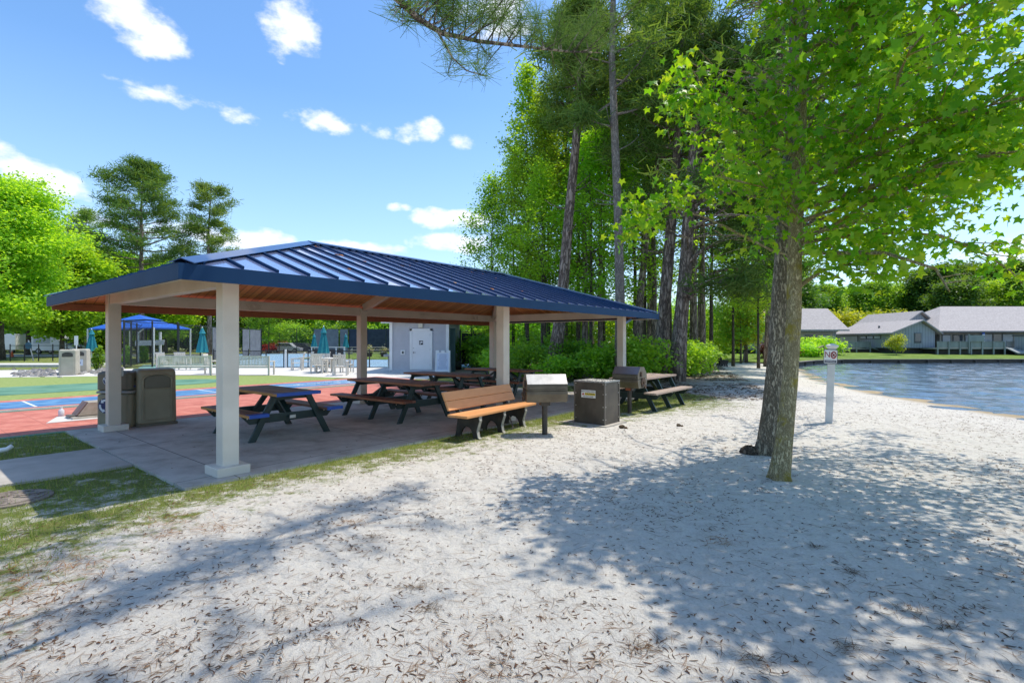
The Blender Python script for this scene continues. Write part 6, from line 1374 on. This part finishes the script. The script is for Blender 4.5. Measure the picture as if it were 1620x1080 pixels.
# ================================================================ houses across the lake
m, nt, nd, lk, bs = newmat('house_siding'); bs.inputs['Roughness'].default_value = .8
tc = nd.new('ShaderNodeTexCoord'); wv = nd.new('ShaderNodeTexWave'); wv.inputs['Scale'].default_value = 1.6; wv.bands_direction = 'X'; mpg = nd.new('ShaderNodeMapping'); mpg.inputs['Rotation'].default_value = (0, 0, R(45)); lk.new(tc.outputs['Object'], mpg.inputs[0]); lk.new(mpg.outputs[0], wv.inputs[0])
lk.new(mixc(rmp(wv.outputs['Fac'], [(0, (1, 1, 1)), (.08, (0, 0, 0))]), rmp(noise(1.2, 6), [(.3, (.29, .32, .335)), (.7, (.36, .385, .40))]), (.13, .15, .16)), bs.inputs['Base Color'])
HS = m
m, nt, nd, lk, bs = newmat('shingles'); bs.inputs['Roughness'].default_value = .9; tc = nd.new('ShaderNodeTexCoord')
bk = nd.new('ShaderNodeTexBrick'); bk.inputs['Scale'].default_value = 3.2; bk.inputs['Mortar Size'].default_value = .012; bk.inputs['Color1'].default_value = (.36, .325, .30, 1); bk.inputs['Color2'].default_value = (.46, .42, .39, 1); bk.inputs['Mortar'].default_value = (.24, .215, .2, 1); lk.new(tc.outputs['Object'], bk.inputs[0])
mm = nd.new('ShaderNodeMix'); mm.data_type = 'RGBA'; mm.blend_type = 'MULTIPLY'; mm.inputs[0].default_value = .5; lk.new(bk.outputs[0], mm.inputs[6]); lk.new(noise(1.5, 8), mm.inputs[7]); lk.new(bk.outputs[0], bs.inputs['Base Color'])
HR = m
DECK = M('deck_grey', (.29, .315, .305), (.225, .245, .24), scale=2, rough=.85, stretch=(1, 1, .2)); HTRIM = M('house_trim', (.13, .14, .145), (.10, .11, .115)); HSH = M('house_tan', (.40, .37, .32), (.33, .31, .265), scale=2); DARKU = M('under_shade', (.03, .03, .028), (.045, .04, .035))  # near-black blocks stand in for shade under the raised floors
PANE = M('window_pane', (.05, .07, .08), (.08, .10, .11), scale=1, rough=.06, spec=.9); PALEP = M('curtain_reflection_pane', (.46, .50, .53), (.38, .42, .46), scale=1.5, rough=.2)  # pale panes: curtains, and a painted reflection in the middle house's big window
LZ = .45
def wall_box(t, x0, y0, x1, y1, z0, z1, mat=None): return MB().b3(x0, y0, z0, x1, y1, z1).build('wall', mat or HS, t)
def roof_x(t, x0, x1, yf, yr, yb, ze, zr, th=.16, hip=0):
    "ridge along x"
    q = MB(); q.prism([(x0, yf, ze), (x1, yf, ze), (x1 - hip, yr, zr), (x0 + hip, yr, zr)], (0, 0, th)); q.prism([(x0 + hip, yr, zr), (x1 - hip, yr, zr), (x1, yb, ze), (x0, yb, ze)], (0, 0, th))
    if hip: q.prism([(x0, yf, ze), (x0 + hip, yr, zr), (x0, yb, ze)], (0, 0, th)); q.prism([(x1, yf, ze), (x1 - hip, yr, zr), (x1, yb, ze)], (0, 0, th))
    return q.build('roof', HR, t)
def roof_y(t, y0, y1, xl, xr, xm, zl, zr_, zm, th=.16):
    q = MB(); q.prism([(xl, y0, zl), (xl, y1, zl), (xm, y1, zm), (xm, y0, zm)], (0, 0, th)); q.prism([(xm, y0, zm), (xm, y1, zm), (xr, y1, zr_), (xr, y0, zr_)], (0, 0, th)); return q.build('roof', HR, t)
def win(t, x0, y0, x1, y1, z0, z1, pane=None, axis='y', fr=HTRIM, d=.05):
    f_ = MB()
    if axis == 'y':
        f_.b3(x0, y0 - d, z0, x1, y0 - .004, z1); w_ = f_.build('window', fr, t); MB().b3(x0 + .07, y0 - d - .012, z0 + .07, x1 - .07, y0 - d - .002, z1 - .07).build('pane', pane or PANE, w_)
    else:
        f_.b3(x0 - d, y0, z0, x0 - .004, y1, z1); w_ = f_.build('window', fr, t); MB().b3(x0 - d - .012, y0 + .07, z0 + .07, x0 - d - .002, y1 - .07, z1 - .07).build('pane', pane or PANE, w_)
def rail_run(t, a, b, z0, z1, n):
    a = Vector(a); b = Vector(b)
    q = MB(); q.bar((*a, (z0 + z1) / 2), (*b, (z0 + z1) / 2), .05, z1 - z0 - .04); q.build('railing', DECK, t); MB().bar((*a, z1 + .02), (*b, z1 + .02), .14, .045).build('handrail', DECK, t)
    for k in range(n + 1):
        p = a + (b - a) * k / n; MB().b3(p.x - .06, p.y - .1, LZ - .15, p.x + .06, p.y - .03, z1).build('railing_post', DECK, t)
A = thing('lake_house', 'grey lake house with a steep roof right beside the sweetgum trunk', 'house', (0, 0, 0))
wall_box(A, 28.6, 55.4, 35.3, 61.4, .8, 2.85); MB().prism([(28.6, 55.4, 2.852), (28.6, 61.4, 2.852), (28.6, 58.2, 5.1)], (.15, 0, 0)).build('gable', HS, A); MB().prism([(35.15, 55.4, 2.852), (35.15, 61.4, 2.852), (35.15, 58.2, 5.1)], (.15, 0, 0)).build('gable', HS, A)
roof_x(A, 28.2, 36.1, 54.4, 58.2, 62.2, 2.72, 5.2); MB().b3(28.9, 55.7, LZ - .2, 35, 61, .8).build('crawl_shade', DARKU, A)
MB().b3(29.2, 55.34, .95, 34.9, 55.396, 2.6).build('porch_wall', HSH, A); win(A, 31.9, 55.34, 33.1, 0, 1.0, 2.3); win(A, 33.3, 55.34, 34.5, 0, 1.0, 2.3, PALEP); win(A, 30.0, 55.34, 30.6, 0, 1.3, 2.5)
win(A, 35.35, 55.0, 0, 0, 0, 0) if False else None
rail_run(A, (31.5, 52.9), (37.2, 52.9), .95, 1.55, 4); MB().b3(31.5, 52.95, .78, 37.2, 55.3, .9).build('deck', DECK, A)
q = MB(); q.prism([(37.25, 52.6, .9), (38.6, 52.6, LZ), (38.75, 52.6, LZ), (37.25, 52.6, 1.05)], (0, .9, 0)); q.build('ramp', DECK, A)
B = thing('lake_house', 'grey lake house in the middle with two stepped gable roofs', 'house', (0, 0, 0))
wall_box(B, 37.7, 50.3, 41.8, 59, .95, 2.38); MB().prism([(37.7, 50.3, 2.382), (41.8, 50.3, 2.382), (41.8, 50.3, 2.6), (40.3, 50.3, 3.58), (37.7, 50.3, 2.5)], (0, .2, 0)).build('gable', HS, B); roof_y(B, 49.9, 59.2, 37.2, 42.3, 40.4, 2.33, 2.3, 3.62, .13)
wall_box(B, 41.85, 54.2, 45.9, 61.6, .9, 2.5); MB().prism([(41.6, 54.2, 2.502), (45.9, 54.2, 2.502), (43.4, 54.2, 4.6), (41.6, 54.2, 3.3)], (0, .2, 0)).build('gable', HS, B); roof_y(B, 53.8, 62, 41.0, 46.4, 43.4, 3.05, 2.2, 4.72, .13)
MB().b3(37.9, 50.6, LZ - .2, 45, 59, .945).build('crawl_shade', DARKU, B); win(B, 39.75, 50.3, 40.45, 0, 1.45, 2.45); win(B, 38.15, 50.3, 38.6, 0, 1.9, 2.35)
for y in (52.0, 53.05, 54.1): win(B, 37.7, y, 0, y + .95, 1.85, 2.22, PALEP, 'x')
win(B, 37.7, 55.4, 0, 58.4, 1.05, 2.25, PALEP, 'x'); q = MB(); q.tube([(38.6, 53.5, 2.9), (38.6, 53.5, 3.25)], .09, 8); q.build('roof_vent', HTRIM, B)
MB().b3(37.6, 50.24, .93, 41.85, 50.296, 1.0).build('sill_board', HTRIM, B)
Cc = thing('lake_house', 'wide grey lake house at the right with a hipped roof and long deck', 'house', (0, 0, 0))
wall_box(Cc, 43.2, 51.4, 62, 58.5, .95, 2.6, HSH); roof_x(Cc, 41.9, 63, 50.0, 55.2, 60, 2.5, 5.25, .14, 4.6); MB().b3(43.4, 51.6, LZ - .2, 61, 58, .945).build('crawl_shade', DARKU, Cc)
win(Cc, 47.4, 51.4, 48.5, 0, 1.1, 2.4, PALEP); win(Cc, 48.52, 51.4, 49.45, 0, 1.1, 2.4); win(Cc, 49.47, 51.4, 50.6, 0, 1.1, 2.4, PALEP); win(Cc, 43.4, 51.4, 44.3, 0, 1.3, 2.3, PALEP); win(Cc, 44.5, 51.4, 45.5, 0, 1.5, 2.3); win(Cc, 45.7, 51.4, 46.6, 0, 1.3, 2.3, PALEP)
rail_run(Cc, (40.6, 48.6), (47.0, 48.6), 1.0, 1.58, 6); MB().b3(40.6, 48.65, .86, 52, 51.35, .98).build('deck', DECK, Cc); MB().b3(40.9, 49.2, LZ - .2, 52, 51, .855).build('crawl_shade', DARKU, Cc)
rail_run(Cc, (48.2, 49.6), (52.0, 49.6), 1.0, 1.58, 3); MB().b3(43.5, 48.4, LZ, 43.58, 48.55, 2.3).build('privacy_screen', DECK, Cc); MB().b3(43.6, 48.45, 1.6, 45.0, 48.55, 2.2).build('privacy_screen', DECK, Cc)
q = MB(); q.prism([(47.3, 47.6, LZ), (49.2, 47.6, LZ), (47.3, 48.9, .98), (48.6, 48.9, .98)][:3], (0, 0, .1)); q.build('steps', DECK, Cc)
shd = thing('garden_shed', 'small blue-grey shed with sloping roof beside the deck at the right edge', 'shed', (49.0, 47.8, LZ - .1)); MB().prism([(-.6, 0, 0), (1.6, 0, 0), (1.6, 0, 1.15), (-.6, 0, 1.75)], (0, 1.2, 0)).build('wall', HS, shd); MB().prism([(-.75, -.15, 1.80), (1.75, -.15, 1.15), (1.75, 1.35, 1.15), (-.75, 1.35, 1.80)], (0, 0, .08)).build('roof', HTRIM, shd); MB().b3(.2, -.03, .1, .9, -.003, 1.1).build('door', DECK, shd)
ws = thing('windsock', 'blue and white striped windsock hanging on the deck of the right lake house', 'windsock', (46.4, 50.1, 1.2))
for k in range(8): MB().tube([(0, 0, k * .16), (0, 0, k * .16 + .158)], .12, 10).build('stripe', M('sock_blue', (.02, .07, .35), (.03, .09, .4)) if k % 2 else WHITE, ws)
D = thing('lake_house', 'grey house behind the black bench, partly hidden by leaves', 'house', (0, 0, 0)); wall_box(D, 21.5, 50, 26.4, 56, .8, 3.0, HSH); wall_box(D, 25.2, 49.4, 26.4, 49.95, .6, 3.0); roof_x(D, 21, 27, 49, 53, 57, 3.0, 4.8, .15, 2); rail_run(D, (21.8, 48.4), (26.0, 48.4), .95, 1.6, 3); MB().b3(21.8, 48.45, .8, 26, 49.9, .93).build('deck', DECK, D); win(D, 22.6, 50, 23.6, 0, 1.3, 2.4); MB().b3(22, 48.9, LZ - .3, 26, 55, .795).build('crawl_shade', DARKU, D)
# timber edge of the lake
BWOOD = M('bulkhead_timber', (.075, .058, .043), (.12, .095, .07), scale=3, rough=.9, stretch=(1, 1, 3)); CAPW = M('bulkhead_cap', (.30, .26, .21), (.22, .19, .15), scale=4, rough=.85)
bk_ = thing('lake_bulkhead', 'dark timber retaining wall along the far lake edge', 'wall', (0, 0, 0))
pl = [(18.7, 35.7), (20.3, 36.3), (21.6, 37.6), (23.2, 39.2), (26.8, 41.4), (34, 41.75), (42, 42.0), (60, 42.6), (90, 43.6), (130, 45)]
for (a, b), (c, d) in zip(pl[:-1], pl[1:]):
    MB().bar((a, b, -.32), (c, d, -.32), .10, .86).build('timber_wall', BWOOD, bk_); MB().bar((a, b, .135), (c, d, .135), .30, .05).build('cap', CAPW, bk_)
    n = max(1, int(math.hypot(c - a, d - b) / 1.9))
    for k in range(n):
        t_ = k / n; x, y = a + (c - a) * t_, b + (d - b) * t_
        if x < 62: MB().tube([(x + .02, y - .13, -.8), (x + .02, y - .13, .1)], .075, 8).build('pile', BWOOD, bk_)
p_ = at(1143, 580); make_bench('small black bench far down the sand path facing the lake', (p_.x + .2, p_.y + .5, 0), R(82), 1.5, BLACK, None)
x, y, _ = g2(1298, 45); gs = thing('garden_ornament', 'dark driftwood-like ornament with a tan top before the spreading shrub', 'ornament', (x, y, .35)); q = MB(); q.tube([(-.35, 0, .70), (0, 0, .74), (.25, 0, .86), (.32, 0, .66), (.5, 0, .45)], [.06, .09, .08, .05, .04], 7); q.build('branch_top', M('driftwood_tan', (.36, .27, .18), (.28, .2, .13)), gs)
for dx_, lean_ in ((-.12, -.06), (.1, .08)): MB().tube([(dx_ + lean_, 0, 0), (dx_, 0, .35), (dx_ * .6, 0, .72)], [.05, .06, .05], 7).build('leg', BLACK, gs)
# ================================================================ grass blades, leaf litter on the sand
rg = np.random.default_rng(90)
def gmask(x, y):
    du = (x - P1.x) * U.x + (y - P1.y) * U.y; dv = (x - P1.x) * V.x + (y - P1.y) * V.y
    wid = np.interp(du, [-3.5, -2.2, -1.73, -.7, .87, 2.5, 5, 7.8, 10.6, 12.5, 13.2], [3.2, 2.7, 1.9, 1.3, 1.1, 1.4, 1.4, 1.7, 2.5, 1.9, .05])
    g = 1.15 + .3 * sm(du, 5, 8) - np.clip(-(dv + .3), 0, 9) / wid * .85
    g = np.where(du > 13.2, 0, g); g = np.where((du < -.5) & (dv > -.4), 1.05 - .25 * sm(-dv, -1.4, .6), g)
    slab = (du > -.57) & (du < 10.96) & (dv > -.31) & (dv < 5.45); path = (dv > 1.41) & (dv < 3.07) & (du < -.5)
    far = (dv > 5.25) | (du < -7)
    return np.where(slab | path | far, 0, g)
def vnoise(x, y, s, seed):
    "smooth lattice noise"
    x = x * s; y = y * s; xi = np.floor(x).astype(int); yi = np.floor(y).astype(int); fx = x - xi; fy = y - yi; fx = fx * fx * (3 - 2 * fx); fy = fy * fy * (3 - 2 * fy)
    def h(a, b): v = np.sin(a * 127.1 + b * 311.7 + seed * 74.7) * 43758.5453; return v - np.floor(v)
    return (h(xi, yi) * (1 - fx) + h(xi + 1, yi) * fx) * (1 - fy) + (h(xi, yi + 1) * (1 - fx) + h(xi + 1, yi + 1) * fx) * fy
N = 260000
x = rg.uniform(-9.5, 8.5, N); y = 2.4 + (16 - 2.4) * rg.uniform(0, 1, N) ** 1.35
g_ = gmask(x, y); nz_ = .55 * vnoise(x, y, 1.7, 1) + .45 * vnoise(x, y, 5.5, 2)
keep = (g_ + (nz_ - .5) * 1.25 > rg.uniform(.52, .95, N)) & (np.abs(x) < y * 1.05 + .5)
x, y, g_ = x[keep], y[keep], g_[keep]; n = len(x)
th = rg.uniform(0, 6.28, n); up = np.stack([rg.normal(0, .42, n), rg.normal(0, .42, n), np.ones(n)], 1)
tv = np.array([[0, -.055, 0], [0, .055, 0], [.55, .045, .03], [.55, -.045, .03], [1, 0, .14]]); 
GRASSM = leafmat('grass_blades', [(.11, .19, .03), (.17, .26, .045), (.25, .32, .07), (.42, .37, .18)], .35, .5, .0, (1.6, 1.6, .6))
T_G = (np.array([[0, -.05, 0], [0, .05, 0], [1, 0, .12]]), np.array([[0, 1, 2]]))
go_ = scatter('grass', np.stack([x, y, np.full(n, .0)], 1), up, np.stack([np.cos(th), np.sin(th), np.zeros(n)], 1), rg.uniform(.025, .075, n) * np.clip(g_, .5, 1), *T_G, GRASSM)
tag(go_, 'thin green grass round the shelter slab and in patches on the sand', 'grass', kind='stuff')
# catkins, twigs and needles lying on the sand
def onsand(n, y1, pw):
    y = 2.1 + (y1 - 2.1) * rg.uniform(0, 1, n) ** pw; x = rg.uniform(-1.08, 1.08, n) * y
    du = (x - P1.x) * U.x + (y - P1.y) * U.y; dv = (x - P1.x) * V.x + (y - P1.y) * V.y
    ok = ((dv < -.4) | (du > 11.2) | (du < -.7)) & (x < np.interp(y, YS, XS) - .8) & ~((dv > -.4) & (du < 11))
    ok |= (du > -.5) & (du < 10.5) & (dv > -.25) & (dv < 5) & (rg.uniform(0, 1, n) < .03)
    den = .28 + .72 * sm(.45 * vnoise(x, y, .8, 5) + .3 * vnoise(x, y, 2.6, 6) + .25 * vnoise(x, y, 7.5, 9), .36, .66)
    ok &= rg.uniform(0, 1, n) < den
    x, y = x[ok], y[ok]; du, dv = du[ok], dv[ok]
    z = np.where((du > -.56) & (du < 10.9) & (dv > -.32), .032, gheight(x, y) + .004)
    return x, y, z
def curls(name, n, y1, pw, L_, wid, bend, mat, lab, cat, zoff=0.0):
    x, y, z = onsand(n, y1, pw); n = len(x); k = 5
    Ls = L_ * rg.uniform(.5, 1.35, n); th = rg.uniform(0, 6.28, n); bd = rg.normal(0, bend, n); bd = np.sign(bd) * np.maximum(np.abs(bd), bend * .35); tt = np.linspace(0, 1, k)
    cx = np.zeros((n, k)); cy = np.zeros((n, k)); a = th.copy()
    for i in range(1, k):
        cx[:, i] = cx[:, i - 1] + np.cos(a) * Ls / (k - 1); cy[:, i] = cy[:, i - 1] + np.sin(a) * Ls / (k - 1); a = a + bd / (k - 1)
    dx = np.gradient(cx, axis=1); dy = np.gradient(cy, axis=1); ln = np.sqrt(dx ** 2 + dy ** 2) + 1e-9
    w_ = wid * np.array([.45, .95, 1.0, .9, .35])[None] * rg.uniform(.7, 1.3, n)[:, None]; nx_, ny_ = -dy / ln * w_, dx / ln * w_
    lift = rg.uniform(0, 1, n)[:, None] * wid * 1.2 * np.array([0, .6, 1, .5, 1.3])[None] + zoff
    P = lambda ox, oy, oz: np.stack([x[:, None] + cx + ox, y[:, None] + cy + oy, z[:, None] + lift + oz], -1)
    rings = np.stack([P(-nx_, -ny_, 0), P(0 * nx_, 0 * ny_, w_ * 1.3), P(nx_, ny_, 0)], 2)      # n,k,3,3
    base = (np.arange(n) * k * 3)[:, None, None]; ii = np.arange(k - 1)
    f = []
    for a_, b_ in ((0, 1), (1, 2)): f.append(np.stack([ii * 3 + a_, ii * 3 + b_, (ii + 1) * 3 + b_, (ii + 1) * 3 + a_], -1))
    f = np.concatenate(f)[None] + base
    o = npmesh(name, rings.reshape(-1, 3), f.reshape(-1, 4), mat); tag(o, lab, cat, kind='stuff'); return o
CATK = leafmat('catkin_brown', [(.085, .045, .024), (.12, .062, .03), (.065, .045, .03), (.20, .135, .08), (.055, .05, .038)], .05, .8, 0)
STRAW = leafmat('straw_brown', [(.17, .085, .045), (.26, .16, .09), (.34, .26, .18), (.10, .06, .04)], .05, .8, 0)
curls('fallen_catkins', 19000, 15, 1.15, .042, .0026, 2.2, CATK, 'curled brown catkins scattered over the sand', 'catkins')
curls('pine_straw', 20000, 16, 1.3, .11, .001, .5, STRAW, 'thin fallen pine needles lying over the sand', 'pine straw')
curls('leaf_chips', 16000, 28, .85, .026, .0042, 1.2, CATK, 'small dark leaf scraps scattered over the sand', 'leaf litter')
curls('straw_mats', 5000, 4.6, 1.0, .14, .0016, .6, STRAW, 'rusty pine straw in the sandy grass', 'pine straw') if False else None
def tufts(name, spots, n, r_, mat, lab, cat, L_=.09):
    ps = []
    for px, py, k in spots:
        c = at(px, py); ps.append(np.stack([c.x + rg.normal(0, r_ * k, int(n * k)), c.y + rg.normal(0, r_ * k * .7, int(n * k)), np.full(int(n * k), .008)], 1))
    p = np.concatenate(ps); th = rg.uniform(0, 6.28, len(p)); up = rg.normal(0, .3, (len(p), 3)) + np.array([0, 0, 1.]); xd = np.stack([np.cos(th), np.sin(th), rg.normal(.06, .1, len(p))], 1)
    tv = np.array([[0, -.016, 0], [0, .016, 0], [.5, .014, .05], [.5, -.014, .05], [1, .004, 0], [1, -.004, 0]]); tf = np.array([[0, 1, 2, 3], [3, 2, 4, 5]])
    tag(scatter(name, p, xd, up, L_ * rg.uniform(.5, 1.3, len(p)), tv, tf, mat), lab, cat, kind='stuff')
RUSTY = leafmat('rusty_straw', [(.24, .085, .025), (.33, .14, .05), (.17, .06, .02), (.40, .24, .12)], .05, .8, 0)
tufts('rusty_straw', [(60, 915, 1.5), (110, 892, 1.2), (25, 952, 1.4), (285, 822, 1), (340, 836, .8), (255, 845, .6), (560, 828, .5), (1150, 858, .5)], 130, .16, RUSTY, 'rusty drifts of pine straw in the sandy grass at the lower left', 'pine straw')
tufts('dark_straw', [(1437, 966, .55), (1350, 905, .3), (1020, 1025, .5), (1190, 1045, .45), (1340, 1025, .4), (660, 930, .4), (680, 965, .3), (590, 850, .4), (1290, 865, .3), (1500, 990, .3)], 150, .11, CATK, 'small dark clumps of pine straw and catkins on the open sand', 'pine straw', .07)
n = 34; fx = rg.uniform(1.2, 8.5, n); fy = y0 + rg.uniform(.5, 2.9, n); fz = np.array([roofz(a_, b_) for a_, b_ in zip(fx, fy)]) + .016
wp = np.array([[*S(a_, b_)[:2], c_] for a_, b_, c_ in zip(fx, fy, fz)]); nv = -V * SL + Vector((0, 0, 1)); nv.normalize(); th = rg.uniform(0, 6.28, n)
xd = np.stack([np.cos(th), np.sin(th), np.zeros(n)], 1); nvv = np.tile(np.array(nv), (n, 1)); xd = xd - nvv * (xd * nvv).sum(1, keepdims=True)
tag(scatter('roof_leaf_scraps', wp, xd, nvv, rg.uniform(.05, .14, n), T_LEAF[0], T_LEAF[1], RUSTY), 'brown dead leaf scraps lying on the front slope of the blue roof', 'leaf litter', kind='stuff')
n = 9000; yy = 13.8 + 19 * rg.uniform(0, 1, n); xx = 3.0 + (yy - 13.8) * .40 + rg.uniform(-2.2, 3.4, n) * np.clip(1.3 - (yy - 13.8) / 40, .5, 1.3); dn = vnoise(xx, yy, .7, 21) > .38; xx, yy = xx[dn], yy[dn]; n = len(xx)
th = rg.uniform(0, 6.28, n); up = rg.normal(0, .25, (n, 3)) + np.array([0, 0, 1.])
tag(scatter('path_straw', np.stack([xx, yy, gheight(xx, yy) + .012], 1), np.stack([np.cos(th), np.sin(th), rg.normal(.03, .05, n)], 1), up, rg.uniform(.06, .2, n), np.array([[0, -.12, 0], [0, .12, 0], [1, .06, .03], [1, -.06, .03]]), np.array([[0, 1, 2, 3]]), CATK), 'brown straw and leaf scraps along the shaded sand path by the pines', 'pine straw', kind='stuff')
# cones and clods by the ash bin, a short twig near the bench
for px, py, r_, lab in ((984, 677, .06, 'larger brown clod right at the foot of the hot-coal bin'), (1074, 674, .045, 'small brown clod on the sand right of the hot-coal bin')):
    p_ = at(px, py); q = MB(); q.blob((p_.x, p_.y, r_ * .4), (r_, r_ * .8, r_ * .6), px, 9, 6, .3); q.blob((p_.x + r_ * 1.1, p_.y - r_ * .6, r_ * .2), (r_ * .5, r_ * .5, r_ * .4), px + 1, 8, 5, .3); tag(q.build('clod', CATK), lab, 'clod')
q = MB(); a, b, c = at(792, 681), at(812, 679), at(797, 664); q.tube([tuple(a + Vector((0, 0, .02))), tuple(b + Vector((0, 0, .02)))], [.012, .008], 6); q.tube([tuple(c + Vector((0, 0, .25))), tuple(lp(c, b, .5) + Vector((0, 0, .22))), tuple(b + Vector((0, 0, .03)))], [.01, .012, .014], 6); tag(q.build('dead_branch', BARK_GREY), 'bent dead twig leaning against the orange bench leg', 'twig')
